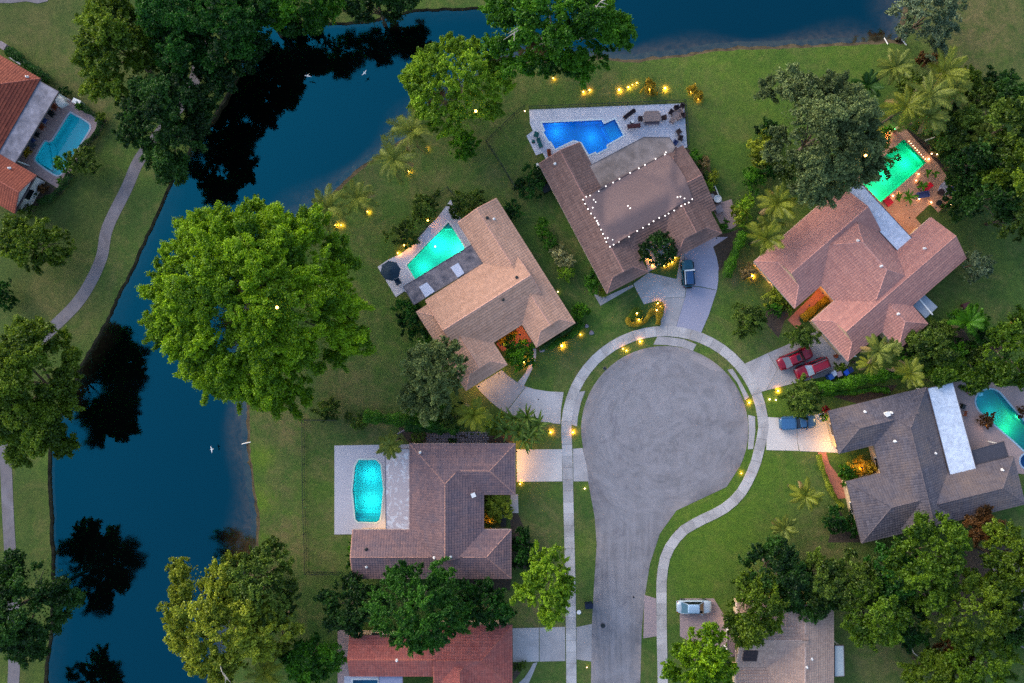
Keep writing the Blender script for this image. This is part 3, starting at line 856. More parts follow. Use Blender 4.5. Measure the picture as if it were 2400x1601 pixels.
def make_house(name, label, udir, vols, tile, capmat, wallmat, fascia, zf_over=0.55, group=None):
    """vols: dicts with px rect (4 corners at eave height), axis, pitch, ends"""
    u = Vector((udir[0], -udir[1], 0)).normalized(); v = Vector((-u.y, u.x, 0))
    cen = sum((W(p) for p in P(vols[0]['rect'])), Vector()) / 4
    cen.z = 0
    root = thing(name, label, "house", cen, group)
    R = Roofs(); walls = MB(); fas = MB(); gabs = []
    funcs = []; info = []
    for vi, V in enumerate(vols):
        R.cur = vi
        ze = V.get('z', 2.75); pitch = V.get('pitch', 0.42)
        c = WP(V['rect'], ze)
        A = sorted(p.dot(u) for p in c); B = sorted(p.dot(v) for p in c)
        a0, a1, b0, b1 = (A[0] + A[1]) / 2, (A[2] + A[3]) / 2, (B[0] + B[1]) / 2, (B[2] + B[3]) / 2
        a0 -= V.get('xa0', 0); a1 += V.get('xa1', 0); b0 -= V.get('xb0', 0); b1 += V.get('xb1', 0)
        if V.get('axis', 'u') == 'u': S, T, s0, s1, t0, t1 = u, v, a0, a1, b0, b1
        else: S, T, s0, s1, t0, t1 = v, u, b0, b1, a0, a1
        half = (t1 - t0) / 2; tm = (t0 + t1) / 2 + V.get('shift', 0) ; zr = ze + pitch * half
        def pt(s, t, z): return S * s + T * t + Vector((0, 0, z))
        e0, e1 = V.get('ends', ('gable', 'gable'))
        f = V.get('f', 0.5)
        def endpts(e, s, sg):
            # returns (hip points for slope t0 side, ridge point s)
            if e == 'hip': return s + sg * half, None
            if e == 'dutch': return s + sg * half * f, f
            return s, None
        r0, d0 = endpts(e0, s0, 1); r1, d1 = endpts(e1, s1, -1)
        if r0 > r1: r0 = r1 = (r0 + r1) / 2
        for side in (0, 1):
            te = t0 if side == 0 else t1
            poly = [pt(s0, te, ze), pt(s1, te, ze)]
            if d1: poly.append(pt(r1, te + (tm - te) * d1, ze + (zr - ze) * d1))
            poly.append(pt(r1, tm, zr))
            if (r1 - r0) > 0.01: poly.append(pt(r0, tm, zr))
            if d0: poly.append(pt(r0, te + (tm - te) * d0, ze + (zr - ze) * d0))
            R.plane(poly, S, V.get('prof', 0.02))
        up = Vector((0, 0, 0.09))
        if r1 - r0 > 0.05: R.cap(pt(r0, tm, zr) + up, pt(r1, tm, zr) + up)
        for (e, s, r, d) in ((e0, s0, r0, d0), (e1, s1, r1, d1)):
            if e == 'hip':
                R.plane([pt(s, t0, ze), pt(s, t1, ze), pt(r, tm, zr)], T, V.get('prof', 0.02))
                for te in (t0, t1): R.cap(pt(s, te, ze) + up, pt(r, tm, zr) + up)
            elif e == 'dutch':
                za = ze + (zr - ze) * d
                pa, pb = pt(r, t0 + (tm - t0) * d, za), pt(r, t1 + (tm - t1) * d, za)
                R.plane([pt(s, t0, ze), pt(s, t1, ze), pb, pa], T, V.get('prof', 0.02))
                R.cap(pt(s, t0, ze) + up, pa + up); R.cap(pt(s, t1, ze) + up, pb + up); R.cap(pa + up, pb + up)
                gabs.append([pa, pb, pt(r, tm, zr)])
            else:
                s2 = s + (0.15 if s == s0 else -0.15)
                gabs.append([pt(s2, t0 + .3, ze), pt(s2, t1 - .3, ze), pt(s2, tm, zr - 0.1)])
                for te in (t0, t1): R.cap(pt(s, te, ze) + up * .6, pt(s, tm, zr) + up * .6)
        o = zf_over
        if V.get('wall', True):
            q = [pt(s0 + o, t0 + o, 0), pt(s1 - o, t0 + o, 0), pt(s1 - o, t1 - o, 0), pt(s0 + o, t1 - o, 0)]
            walls.prism(q, 0.0, ze - 0.02)
            info.append((q, ze))
        # fascia boards and soffit
        for (pa, pb) in ((pt(s0, t0, ze), pt(s1, t0, ze)), (pt(s1, t0, ze), pt(s1, t1, ze)), (pt(s1, t1, ze), pt(s0, t1, ze)), (pt(s0, t1, ze), pt(s0, t0, ze))):
            d = (pb - pa); L = d.length; mid = (pa + pb) / 2
            fas.box((mid.x, mid.y, ze - 0.09), (L, 0.05, 0.2), math.atan2(d.y, d.x))
        soff = [pt(s0, t0, ze - 0.16), pt(s1, t0, ze - 0.16), pt(s1, t1, ze - 0.16), pt(s0, t1, ze - 0.16)]
        fas.add(soff, [(0, 1, 2, 3)])
        def h(x, y, free=False, S=S, T=T, s0=s0, s1=s1, t0=t0, t1=t1, tm=tm, ze=ze, zr=zr, pitch=pitch, e0=e0, e1=e1, half=half):
            p = Vector((x, y, 0)); s, t = p.dot(S), p.dot(T)
            if not ((free or s0 <= s <= s1) and t0 <= t <= t1): return -9.0
            z = min(ze + (zr - ze) * (t - t0) / (tm - t0), ze + (zr - ze) * (t1 - t) / (t1 - tm))
            if e0 == 'hip': z = min(z, ze + pitch * (s - s0))
            if e1 == 'hip': z = min(z, ze + pitch * (s1 - s))
            return z
        funcs.append(h)
    def height(x, y): return max(f(x, y) for f in funcs)
    roof = new_obj("roof", mesh_of("roof", [(p[0] - cen.x, p[1] - cen.y, p[2]) for p in R.uv], R.uf, MAT['metal_dark']), root)
    me = mesh_of("roof_tiles", [(p[0] - cen.x, p[1] - cen.y, p[2]) for p in R.v], R.f, tile)
    at = me.attributes.new("tint", 'FLOAT', 'FACE'); at.data.foreach_set("value", np.array(R.t, np.float32))
    setp(new_obj("roof_tiles", me, roof), kind="stuff")
    cm = MB()
    for a, b, vi in R.caps:
        L = (b - a).length; n = max(1, int(L / 0.42)); d = (b - a).normalized()
        side = d.cross(Vector((0, 0, 1))).normalized() * 0.105
        for i in range(n):
            p, q = a.lerp(b, i / n), a.lerp(b, (i + 1) / n)
            mm = (p + q) / 2
            if any(funcs[o](mm.x, mm.y) > mm.z - 0.30 for o in range(len(funcs)) if o != vi): continue
            j = Vector((0, 0, random.uniform(0, .015)))
            dn = Vector((0, 0, -0.09))
            cm.add([p - side + dn, p + j * 2, p + side + dn, q - side * .85 + dn, q + j + Vector((0, 0, -.02)), q + side * .85 + dn], [(0, 1, 4, 3), (1, 2, 5, 4), (0, 2, 1)])
    setp(cm.build("ridge_caps", capmat, roof, cen), kind="stuff")
    walls.build("wall", wallmat, root, cen)
    for g_ in gabs: MB().add(g_, [(0, 1, 2)]).build("gable", wallmat, root, cen)
    fas.build("fascia", fascia, root, cen)
    # windows and doors on every outer wall
    for q, ze in info:
        for i in range(4):
            a, b = q[i], q[(i + 1) % 4]
            L = (b - a).length
            if L < 3: continue
            d = (b - a).normalized(); nrm = Vector((d.y, -d.x, 0))
            if (((a + b) / 2 + nrm) - sum(q, Vector()) / 4).length < ((a + b) / 2 - sum(q, Vector()) / 4).length: nrm = -nrm
            k = max(1, int(L / 4.5))
            for j in range(k):
                p = a.lerp(b, (j + 0.5) / k) + nrm * 0.02
                if height(p.x + nrm.x * 1.2, p.y + nrm.y * 1.2) > 0: continue
                w = MB().box((p.x, p.y, 1.45), (1.6, 0.06, 1.2), math.atan2(d.y, d.x)).build("window", MAT['frame'], root, cen)
                pg = p + nrm * 0.02
                MB().box((pg.x, pg.y, 1.45), (1.4, 0.05, 1.0), math.atan2(d.y, d.x)).build("pane", MAT['glass_dark'], w, cen)
    root_info = dict(funcs=funcs, root=root, cen=cen, height=height, roof=roof, u=u, v=v)
    return root_info

def vent(H, r, x, y, kind='pipe'):
    p = px(r, x, y)
    z = 3.5
    for _ in range(4):
        w = W(p, z); z = max(2.7, H['height'](w.x, w.y)) + 0.15
    w = W(p, z)
    m = MB()
    if kind == 'pipe':
        m.lathe([(0.10, -0.3), (0.10, 0.16), (0.07, 0.17)], w, 8)
        m.lathe([(0.22, -0.16), (0.12, 0.0)], w, 8)
        m.build("vent_pipe", MAT['white'], H['root'], H['cen'])
    elif kind == 'box':
        m.box((w.x, w.y, w.z + 0.1), (0.42, 0.42, 0.5), 0.4, 0.85); m.box((w.x, w.y, w.z + 0.4), (0.55, 0.55, 0.1), 0.4)
        m.build("roof_ventilator", MAT['white'], H['root'], H['cen'])
    elif kind == 'dark':
        m.lathe([(0.2, -0.2), (0.2, 0.06), (0.1, 0.12)], w, 8)
        m.build("roof_vent", MAT['metal_dark'], H['root'], H['cen'])

def flat_roof(H, spec, z, mat, name="patio_roof", thick=0.16, posts=True):
    poly = [Vector((w.x, w.y)) for w in WP(spec, z)]
    o = MB().prism(poly, z - thick, z).build(name, mat, H['root'], H['cen'])
    rim = MB()
    for i in range(len(poly)):
        a, b = poly[i], poly[(i + 1) % len(poly)]; d = b - a; mid = (a + b) / 2
        rim.box((mid.x, mid.y, z - 0.06), (d.length + .06, 0.06, 0.2), math.atan2(d.y, d.x))
    rim.build("roof_edge", MAT['fascia_dark'], o, H['cen'])
    if posts:
        for p in offset_poly(poly, -0.3):
            if H['height'](p.x, p.y) < 0: MB().box((p.x, p.y, (z - thick) / 2), (0.14, 0.14, z - thick)).build("post", MAT['white'], H['root'], H['cen'])
    return o

cap_tan = plain("ridge_cap_tan", lin(200, 152, 136), 0.8, 0.1, 3.0)
cap_pink = plain("ridge_cap_pink", lin(196, 142, 132), 0.8, 0.1, 3.0)
cap_dark = plain("ridge_cap_slate", lin(92, 84, 90), 0.8, 0.25, 3.0)
cap_red = plain("ridge_cap_red", lin(164, 92, 78), 0.8, 0.15, 3.0)
cap_mauve = plain("ridge_cap_mauve", lin(152, 114, 108), 0.8, 0.12, 3.0)
cap_beige = plain("ridge_cap_beige", lin(190, 166, 158), 0.8, 0.1, 3.0)

# brown house with the roof sheet
HA = make_house("brown_house", "brown tiled house with a plain grey sheet over its roof", (0.885, -0.466), [
    dict(rect='k 105,300 560,70 e 2110,300 1830,458', axis='v', ends=('dutch', 'gable'), pitch=0.42),
    dict(rect='k 640,640 1690,110 2060,800 1180,1255', axis='u', ends=('gable', 'gable'), pitch=0.26),
    dict(rect='k 1110,375 1610,130 2140,1065 1640,1310', axis='v', ends=('dutch', 'hip'), pitch=0.40),
], tile_mat("brown_roof_tile", lin(106, 82, 77), lin(136, 107, 99), lin(120, 86, 76), 0.4), cap_mauve, MAT['wall_tan'], MAT['fascia'])
vent(HA, 'k', 288, 295)
flat_roof(HA, 'k 640,335 1260,8 1545,12 1612,118 1560,200 1500,205 760,575', 2.95, plain("weathered_flat_roof", lin(130, 114, 106), 0.95, 0.16, 0.5, col2=lin(172, 152, 144), fine=0.9))
def sheet_on_roof():
    ol = P('k 595,692 890,500 1200,345 1500,190 1545,212 1640,330 1710,440 1760,570 1800,690 1500,850 1200,1030 890,1218 760,980 680,840')
    poly = []
    for p in ol:
        z = 4.2
        for _ in range(5): w = W(p, z); z = max(3.0, HA['height'](w.x, w.y)) + 0.14
        poly.append(Vector((w.x, w.y)))
    x0, x1 = min(p.x for p in poly), max(p.x for p in poly); y0, y1 = min(p.y for p in poly), max(p.y for p in poly)
    ex = [(x, y) for x in np.arange(x0, x1, 0.35) for y in np.arange(y0, y1, 0.35)]
    ex = [e for e, k in zip(ex, inside(ex, offset_poly(poly, -0.1))) if k]
    V, T = cdt([poly], ex)
    T = T[inside(V[T].mean(1), poly)]
    ax = HA['u']; ay = HA['v']
    zs = []
    for (x, y) in V:
        z = max([HA['funcs'][1](x, y, True)] + [HA['height'](x + dx, y + dy) for dx, dy in ((0, 0), (.3, 0), (-.3, 0), (0, .3), (0, -.3))])
        zs.append(max(z, 2.95) + 0.14 + 0.012 * math.sin((x * ax.x + y * ax.y) * 0.8 + 2 * math.sin((x * ay.x + y * ay.y) * 0.5)))
    zs = np.array(zs)
    fs = []
    for t in T:
        a, b, c3 = V[t[0]], V[t[1]], V[t[2]]
        fs.append(tuple(int(i) for i in (t if (b[0] - a[0]) * (c3[1] - a[1]) - (b[1] - a[1]) * (c3[0] - a[0]) > 0 else t[::-1])))
    m, nt, bs = nodes_of("mauve_roof_sheet")
    p = pos_of(nt)
    ro = N(nt, "ShaderNodeVectorRotate", rotation_type='Z_AXIS'); ro.inputs["Angle"].default_value = -math.atan2(ax.y, ax.x)
    nt.links.new(p, ro.inputs["Vector"])
    wv = N(nt, "ShaderNodeTexWave", bands_direction='Y'); wv.inputs["Scale"].default_value = 0.9; wv.inputs["Distortion"].default_value = 0.6
    nt.links.new(ro.outputs[0], wv.inputs["Vector"])
    c = mix(nt, ramp(nt, wv.outputs["Fac"], 0.0, 1.0), lin(126, 103, 100), lin(131, 108, 105))
    c = mix(nt, ramp(nt, noise(nt, p, 0.5, 6, 0.7), 0.3, 0.75), c, lin(120, 98, 95))
    nt.links.new(c, bs.inputs["Base Color"]); bs.inputs["Roughness"].default_value = 0.75
    bs.inputs["Specular IOR Level"].default_value = 0.2
    c0 = Vector((sum(p.x for p in poly) / len(poly), sum(p.y for p in poly) / len(poly), 0))
    me = mesh_of("roof_sheet", [(x - c0.x, y - c0.y, z) for (x, y), z in zip(V, zs)], fs, m, True)
    o = new_obj("roof_sheet", me, None, c0)
    setp(o, "large plain mauve-grey sheet covering the middle of the brown tiled roof", "roof sheet")
sheet_on_roof()

# tan house
HB = make_house("tan_house", "tan tiled house with a green-lit pool and an orange-lit entry", (0.845, -0.534), [
    dict(rect='e 575,490 1170,135 1435,555 840,910', axis='u', ends=('gable', 'gable'), pitch=0.44),
    dict(rect='l 950,400 1390,125 e 1610,655 1340,825', axis='v', ends=('dutch', 'gable'), pitch=0.42),
    dict(rect='e 512,580 797,400 1145,940 860,1120', axis='v', ends=('dutch', 'hip'), pitch=0.42),
], tile_mat("tan_roof_tile", lin(176, 134, 112), lin(204, 158, 134), lin(172, 134, 120), 0.35), cap_tan, MAT['wall_cream'], MAT['fascia'])
fl = flat_roof(HB, 'l 320,1135 1165,615 1300,830 440,1345', 2.6, plain("dark_weathered_flat_roof", lin(92, 92, 106), 0.9, 0.3, 1.2, col2=lin(142, 132, 136), fine=1.8))
for spec in ('l 500,1138 590,1085 680,1190 575,1260', 'l 860,915 950,860 1020,980 945,1032'):
    poly = [Vector((w.x, w.y)) for w in WP(spec, 2.72)]
    MB().prism(poly, 2.59, 2.70).build("skylight", plain("skylight_acrylic", lin(186, 190, 208), 0.25, 0.04, 1.0), fl, HB['cen'])
for r, x, y, k in (('l', 1283, 345, 'dark'), ('l', 1358, 358, 'pipe'), ('l', 1465, 1285, 'dark'), ('l', 1620, 1028, 'dark')): vent(HB, r, x, y, k)

# pink house
HC = make_house("pink_house", "pink tiled house with crossed hip roofs and a glowing orange entry court", (0.755, -0.656), [
    dict(rect='f 880,640 1145,915 1940,215 F 2140,498', axis='u', ends=('dutch', 'gable'), pitch=0.42),
    dict(rect='f 480,240 780,545 1380,25 1080,-280', axis='u', ends=('dutch', 'gable'), pitch=0.40),
    dict(rect='f 726,143 1251,732 1665,372 1140,-217', axis='v', ends=('hip', 'hip'), pitch=0.50, shift=1.3),
    dict(rect='f 1690,660 1480,840 1180,490 1380,310', axis='v', ends=('hip', 'gable'), pitch=0.42),
], tile_mat("pink_roof_tile", lin(174, 120, 110), lin(204, 144, 128), lin(168, 124, 120), 0.35), cap_pink, MAT['wall_cream'], MAT['fascia'])
flat_roof(HC, 'c 1210,1245 1120,1345 f 1490,170 1595,90', 2.95, plain("white_flat_roof", lin(226, 226, 238), 0.6, 0.05, 1.0, fine=2.2))
for r, x, y, k in (('f', 1210, 88, 'pipe'), ('f', 1370, 262, 'pipe'), ('f', 1668, 142, 'pipe'), ('f', 1487, 592, 'pipe')): vent(HC, r, x, y, k)
ac = MB().prism([Vector((w.x, w.y)) for w in WP('f 1585,535 1665,460 1755,545 1672,622', 1.9)], 1.75, 1.9).build("lean_to_roof", plain("grey_metal_roof", lin(136, 146, 160), 0.5, 0.12, 1.0), HC['root'], HC['cen'])
MB().box(tuple(W(P('f 1675,545')[0], 1.96)), (0.16, 2.6, 0.08), 0.7).build("roof_rib", MAT['white'], ac, HC['cen'])

# grey house
HD = make_house("grey_house", "weathered grey tiled house with a white flat patio roof", (0.971, -0.238), [
    dict(rect='f 1330,1180 1700,1095 i 1870,420 1440,520', axis='v', ends=('gable', 'hip'), pitch=0.42, xa0=0.6),
    dict(rect='f 1005,1255 1072,1555 1620,1420 1560,1130', axis='u', ends=('hip', 'gable'), pitch=0.42),
    dict(rect='i 1130,185 1230,605 1640,505 1550,75', axis='u', ends=('hip', 'gable'), pitch=0.36),
    dict(rect='i 1540,190 1620,520 2365,330 2265,10', axis='u', ends=('gable', 'hip'), pitch=0.42),
], tile_mat("grey_roof_tile", lin(78, 74, 84), lin(108, 102, 110), lin(132, 112, 102), 0.85, 0.16), cap_dark, MAT['wall_cream'], MAT['fascia_dark'])
flat_roof(HD, 'f 1685,1105 1860,1065 i 2025,115 1845,160', 2.9, plain("white_patio_roof", lin(216, 224, 240), 0.6, 0.05, 1.0, fine=2.2))
flat_roof(HD, 'f 1985,1533 2210,1470 i 2245,15 2020,72', 2.6, plain("charcoal_flat_roof", lin(66, 66, 76), 0.9, 0.1, 1.5), "side_roof")
for r, x, y, k in (('f', 1400, 1280, 'box'), ('f', 1440, 1275, 'pipe'), ('f', 1258, 1268, 'pipe'), ('f', 1465, 1470, 'pipe'), ('f', 1742, 1553, 'pipe'), ('i', 2203, 103, 'pipe')): vent(HD, r, x, y, k)

# mottled house
HE = make_house("mottled_house", "mottled purple-brown tiled house with a long white patio roof", (1, 0), [
    dict(rect='h 470,-80 980,-80 980,690 470,690', axis='v', ends=('gable', 'hip'), pitch=0.42),
    dict(rect='e 700,1490 1195,1480 h 1200,270 710,270', axis='u', ends=('gable', 'hip'), pitch=0.42),
    dict(rect='h 75,528 1165,495 1175,838 85,858', axis='u', ends=('gable', 'hip'), pitch=0.42),
], tile_mat("mottled_roof_tile", lin(112, 90, 94), lin(150, 116, 112), lin(98, 92, 104), 0.6, 0.6), plain('ridge_cap_brown', lin(176, 132, 120), .8, .15, 3.0), MAT['wall_tan'], MAT['fascia'])
for r, x, y, k in (('h', 910, 270, 'box'), ('h', 640, 708, 'pipe'), ('h', 750, 703, 'pipe'), ('h', 172, 770, 'pipe'), ('e', 541, 1548, 'pipe'), ('h', 170, 648, 'dark')): vent(HE, r, x, y, k)
m, nt, bs = nodes_of("stained_white_roof")
p_ = pos_of(nt)
n1 = ramp(nt, noise(nt, p_, 0.8, 5, 0.6, 2.5), 0.52, 0.6); n2 = ramp(nt, noise(nt, p_, 5, 3), 0.35, 0.7)
nt.links.new(mix(nt, math_n(nt, 'MULTIPLY', n2, 0.2), mix(nt, math_n(nt, 'MULTIPLY', n1, 0.8), lin(186, 170, 170), lin(222, 218, 220)), lin(150, 138, 138)), bs.inputs["Base Color"])
flat_roof(HE, 'h 300,-35 470,-45 478,560 308,567', 2.7, m)
# red house, cut by the lower edge of the picture
HF = make_house("red_house", "long red-brown tiled house half under a big round tree", (1, 0), [
    dict(rect='h 640,1170 1172,1168 1180,1590 640,1590', axis='u', ends=('gable', 'hip'), pitch=0.34),
    dict(rect='h 60,1240 670,1240 670,1520 60,1520', axis='u', ends=('gable', 'gable'), pitch=0.45),
    dict(rect='h 655,1400 985,1400 985,1800 655,1800', axis='v', ends=('gable', 'hip'), pitch=0.42, xb1=2.0),
], tile_mat("red_roof_tile", lin(140, 72, 66), lin(176, 96, 84), lin(150, 104, 98), 0.45, 0.9), cap_red, MAT['wall_tan'], MAT['fascia_dark'])
vent(HF, 'h', 380, 1415)
# beige house
HG = make_house("beige_house", "pale beige tiled house at the lower edge beside a brick driveway", (1, 0), [
    dict(rect='i 575,1005 1028,1000 1048,1700 575,1700', axis='v', ends=('gable', 'gable'), pitch=0.36),
    dict(rect='i 372,1015 830,1010 830,1455 365,1460', axis='u', ends=('gable', 'gable'), pitch=0.40),
    dict(rect='i 360,1462 900,1462 900,1800 360,1800', axis='u', ends=('gable', 'gable'), pitch=0.22),
], tile_mat("beige_roof_tile", lin(162, 132, 118), lin(192, 160, 142), lin(150, 130, 130), 0.35), cap_beige, MAT['wall_cream'], MAT['fascia'])
for x, y in ((878, 1136), (890, 1404), (855, 1460)): vent(HG, 'i', x, y)
flat_roof(HG, 'i 310,1210 378,1210 376,1385 312,1385', 2.5, plain("mauve_flat_roof", lin(132, 112, 114), 0.9, 0.1, 1.5), "porch_roof")
flat_roof(HG, 'i 1046,1310 1108,1310 1112,1520 1046,1524', 2.4, plain("pale_awning", lin(158, 168, 172), 0.6, 0.05, 1.5), "awning")
sp = MB(); 
for i in range(4):
    for j in range(3):
        w = W(px('i', 440 + i * 25, 1370 + j * 28), 4.3); z = max(2.8, HG['height'](w.x, w.y)) + 0.2
        sp.box((w.x, w.y, z), (0.44, 0.5, 0.05))
sp.build("skylight_grid", plain("dark_skylight", lin(52, 40, 40), 0.3, 0.2, 3.0), HG['root'], HG['cen'])
# red-roofed house beyond the lake
HL = make_house("terracotta_house", "terracotta tiled house across the lake at the left edge", (0.868, 0.497), [
    dict(rect='n 350,400 -20,160 -420,860 -40,1080', axis='v', ends=('gable', 'hip'), pitch=0.40, xa0=4.0, xb0=1.5),
    dict(rect='n 325,1240 120,1560 -300,1330 -90,1000', axis='u', ends=('gable', 'gable'), pitch=0.42),
], tile_mat("terracotta_roof_tile", lin(124, 58, 44), lin(150, 76, 56), lin(112, 56, 46), 0.4), cap_red, MAT['wall_white'], MAT['fascia_dark'])
vent(HL, 'n', 232, 372); vent(HL, 'n', 78, 1172)
flat_roof(HL, 'n 338,405 515,503 132,1130 -40,1050', 2.7, plain("grey_weathered_flat_roof", lin(118, 116, 128), 0.9, 0.25, 0.7, col2=lin(158, 154, 166), fine=1.5))
# neighbour among the trees
HN = make_house("hidden_house", "grey-mauve tiled house half hidden by trees in the lower corner", (0.9, 0.43), [
    dict(rect='i 2190,1180 2330,1100 2700,1300 2560,1500', axis='u', ends=('hip', 'hip'), pitch=0.36),
], tile_mat("mauve_roof_tile", lin(112, 98, 104), lin(136, 118, 122), lin(110, 98, 104), 0.4), cap_mauve, MAT['wall_tan'], MAT['fascia_dark'])
# garage doors
for H, a, b in ((HB, 'e 928,1080', 'e 1105,972'), (HE, 'h 1196,-10', 'h 1196,165'), (HD, 'f 1030,1310', 'f 1062,1510'), (HC, 'f 990,770', 'f 1120,900')):
    pa, pb = W(P(a)[0]), W(P(b)[0]); d = pb - pa; mid = (pa + pb) / 2
    inw = (H['cen'] - mid); nn = Vector((-d.y, d.x, 0)).normalized()
    if nn.dot(inw) < 0: nn = -nn
    mid = mid + nn * 0.42
    g = MB()
    for k in range(4): g.box((mid.x, mid.y, 0.32 + k * 0.55), (min(5.0, d.length), 0.08, 0.53), math.atan2(d.y, d.x))
    g.build("garage_door", MAT['white'], H['root'], H['cen'])

# ------------------------------------------------------------------ pool decks and pools
def deck(name, spec, mat, holes, z=0.05):
    sheet(name, [Vector((w.x, w.y)) for w in WP(spec)], z, mat, [offset_poly(h, 0.05) for h in holes], 0.06, kind="structure")
deck("pool_deck", 'j 215,200 2150,120 2190,670 2040,720 1300,1050 700,1000 420,815 385,740 300,770 180,525 260,465 225,375', MAT['deck_grey'], [POOLS['A']])
deck("pool_deck", 'l 870,130 885,200 985,360 1100,640 1150,800 460,1250 330,1190 235,1257 25,910 140,830 290,760 430,660 600,450 700,360', MAT['deck_white'], [POOLS['B']])
deck("pool_deck", 'm 1170,255 1560,690 1680,800 1800,980 1960,1260 1690,1555 1565,1425 c 1600,1500 1640,1545 1560,1640 m 760,1480 400,1040 900,330 1050,240', MAT['deck_terra'], [POOLS['C']])
deck("pool_deck", 'q 870,150 1040,110 1200,60 1420,150 1620,230 1960,320 2500,380 2500,1700 1750,1620 1140,1300 840,200', MAT['deck_beige'], [POOLS['D'], SPA])
deck("pool_deck", 'F 768,1023 942,1020 942,1225 768,1227', MAT['deck_white'], [POOLS['E']])
deck("pool_deck", 'n 470,590 520,530 720,620 880,750 740,1010 520,1360 300,1220 120,1130 200,1000', MAT['deck_pink'], [POOLS['L']])
deck("pool_deck", 'h 20,1520 300,1520 300,1720 20,1720', MAT['deck_white'], [POOLS['F']], 0.052)
deck("pool_deck", 'i 2130,740 2360,760 2360,1080 2130,1090', MAT['deck_beige'], [POOLS['H']])

def make_pool(key, label, depth, plaster, tint, lights=(), steps=(), coping=None, refl=0.035):
    poly = [Vector(p) for p in POOLS[key]] if key in POOLS else [Vector(p) for p in SPA]
    if area2(poly) < 0: poly = poly[::-1]
    c = Vector((sum(p.x for p in poly) / len(poly), sum(p.y for p in poly) / len(poly), 0))
    root = thing("swimming_pool" if key != 'S' else "spa", label, "swimming pool" if key != 'S' else "spa", c)
    n = len(poly)
    V, T = cdt([poly], [])
    T = T[inside(V[T].mean(1), poly)]
    vs = [(v[0] - c.x, v[1] - c.y, -depth) for v in V]; fs = []
    for t in T:
        a, b, d3 = V[t[0]], V[t[1]], V[t[2]]
        fs.append(tuple(int(i) for i in (t if (b[0] - a[0]) * (d3[1] - a[1]) - (b[1] - a[1]) * (d3[0] - a[0]) > 0 else t[::-1])))
    k = len(vs)
    vs += [(p.x - c.x, p.y - c.y, 0.045) for p in poly] + [(p.x - c.x, p.y - c.y, -depth) for p in poly]
    fs += [(k + i, k + (i + 1) % n, k + n + (i + 1) % n, k + n + i) for i in range(n)]
    pm = plain("pool_plaster_" + key, plaster, 0.8, 0.05, 1.2)
    new_obj("basin", mesh_of("basin", vs, fs, pm), root)
    out = offset_poly(poly, 0.20)
    vs = [(p.x - c.x, p.y - c.y, 0.075) for p in poly] + [(p.x - c.x, p.y - c.y, 0.075) for p in out] + [(p.x - c.x, p.y - c.y, 0.0) for p in out] + [(p.x - c.x, p.y - c.y, 0.0) for p in poly]
    fs = []
    for i in range(n):
        j = (i + 1) % n
        fs += [(i, n + i, n + j, j), (n + i, 2 * n + i, 2 * n + j, n + j), (3 * n + i, i, j, 3 * n + j)]
    new_obj("coping", mesh_of("coping", vs, fs, coping or MAT['white']), root)
    sheet("water", poly, -0.09, water_mat("pool_water_" + key, refl, tint, 0.04, (0.8, 0.9, 1.0), 0.08, 3.0), thick=0, parent=root, off=c)
    for sp_, zt in steps:
        q = [Vector((w.x, w.y)) for w in WP(sp_)]
        MB().prism(q, -depth + 0.01, zt).build("step", plain("pool_step_" + key, tuple(min(1, v * 1.15) for v in plaster), 0.8, 0.05, 1.2), root, c)
    for (r, x, y, z, pw, colr) in lights:
        w = W(px(r, x, y))
        pl = bpy.data.lights.new("underwater_lamp", 'SPOT'); pl.energy = pw; pl.color = colr; pl.shadow_soft_size = 0.05; pl.spot_size = math.radians(172); pl.spot_blend = 0.3
        o = bpy.data.objects.new("underwater_lamp", pl); COL.objects.link(o); o.location = (w.x, w.y, z)
    return root
AQ = (0.25, 1.0, 0.78)
BL = (0.35, 0.75, 1.0)
make_pool('A', "angular deep blue pool behind the brown house", 1.4, lin(14, 146, 222), (0.6, 0.97, 1.0), [('j', 560, 440, -.25, 26, BL), ('j', 1010, 500, -.25, 24, BL)], [('j 1150,385 1282,325 1385,520 1255,590', -0.35), ('j 1130,400 1170,385 1270,580 1235,605', -0.75)], plain("pale_coping", lin(205, 218, 226), 0.7, 0.05, 2))
make_pool('B', "green-lit wedge-shaped pool tucked against the tan house", 1.5, lin(24, 172, 158), (0.55, 1.0, 0.97), [('l', 955, 690, -0.35, 120, (0.9, 1.0, 0.65)), ('l', 720, 640, -0.2, 110, AQ), ('l', 530, 900, -0.2, 70, AQ)], [('l 835,405 872,460 785,465', -0.3)])
make_pool('C', "emerald-lit rectangular pool partly under the big oak", 1.5, lin(26, 160, 128), (0.5, 1.0, 0.88), [('m', 740, 1270, -0.3, 150, (0.7, 1.0, 0.5)), ('m', 1280, 760, -0.2, 130, (0.25, 1.0, 0.7)), ('m', 940, 980, -0.2, 90, AQ)], [], MAT['deck_terra'])
make_pool('D', "kidney-shaped pool lit green at the right edge of the picture", 1.6, lin(18, 130, 150), (0.5, 0.97, 0.95), [('q', 1800, 980, -0.5, 70, (0.35, 1.0, 0.25)), ('q', 1900, 790, -0.4, 50, (0.6, 1.0, 0.25)), ('q', 1560, 740, -0.4, 26, AQ), ('q', 1380, 500, -0.4, 6, BL)], [], plain("blue_coping", lin(150, 180, 196), 0.7, 0.05, 2))
make_pool('S', "small round blue spa beside the kidney-shaped pool", 0.9, lin(16, 100, 150), (0.5, 0.9, 1.0), [], [], plain("spa_coping", lin(150, 170, 190), 0.7, 0.05, 2))
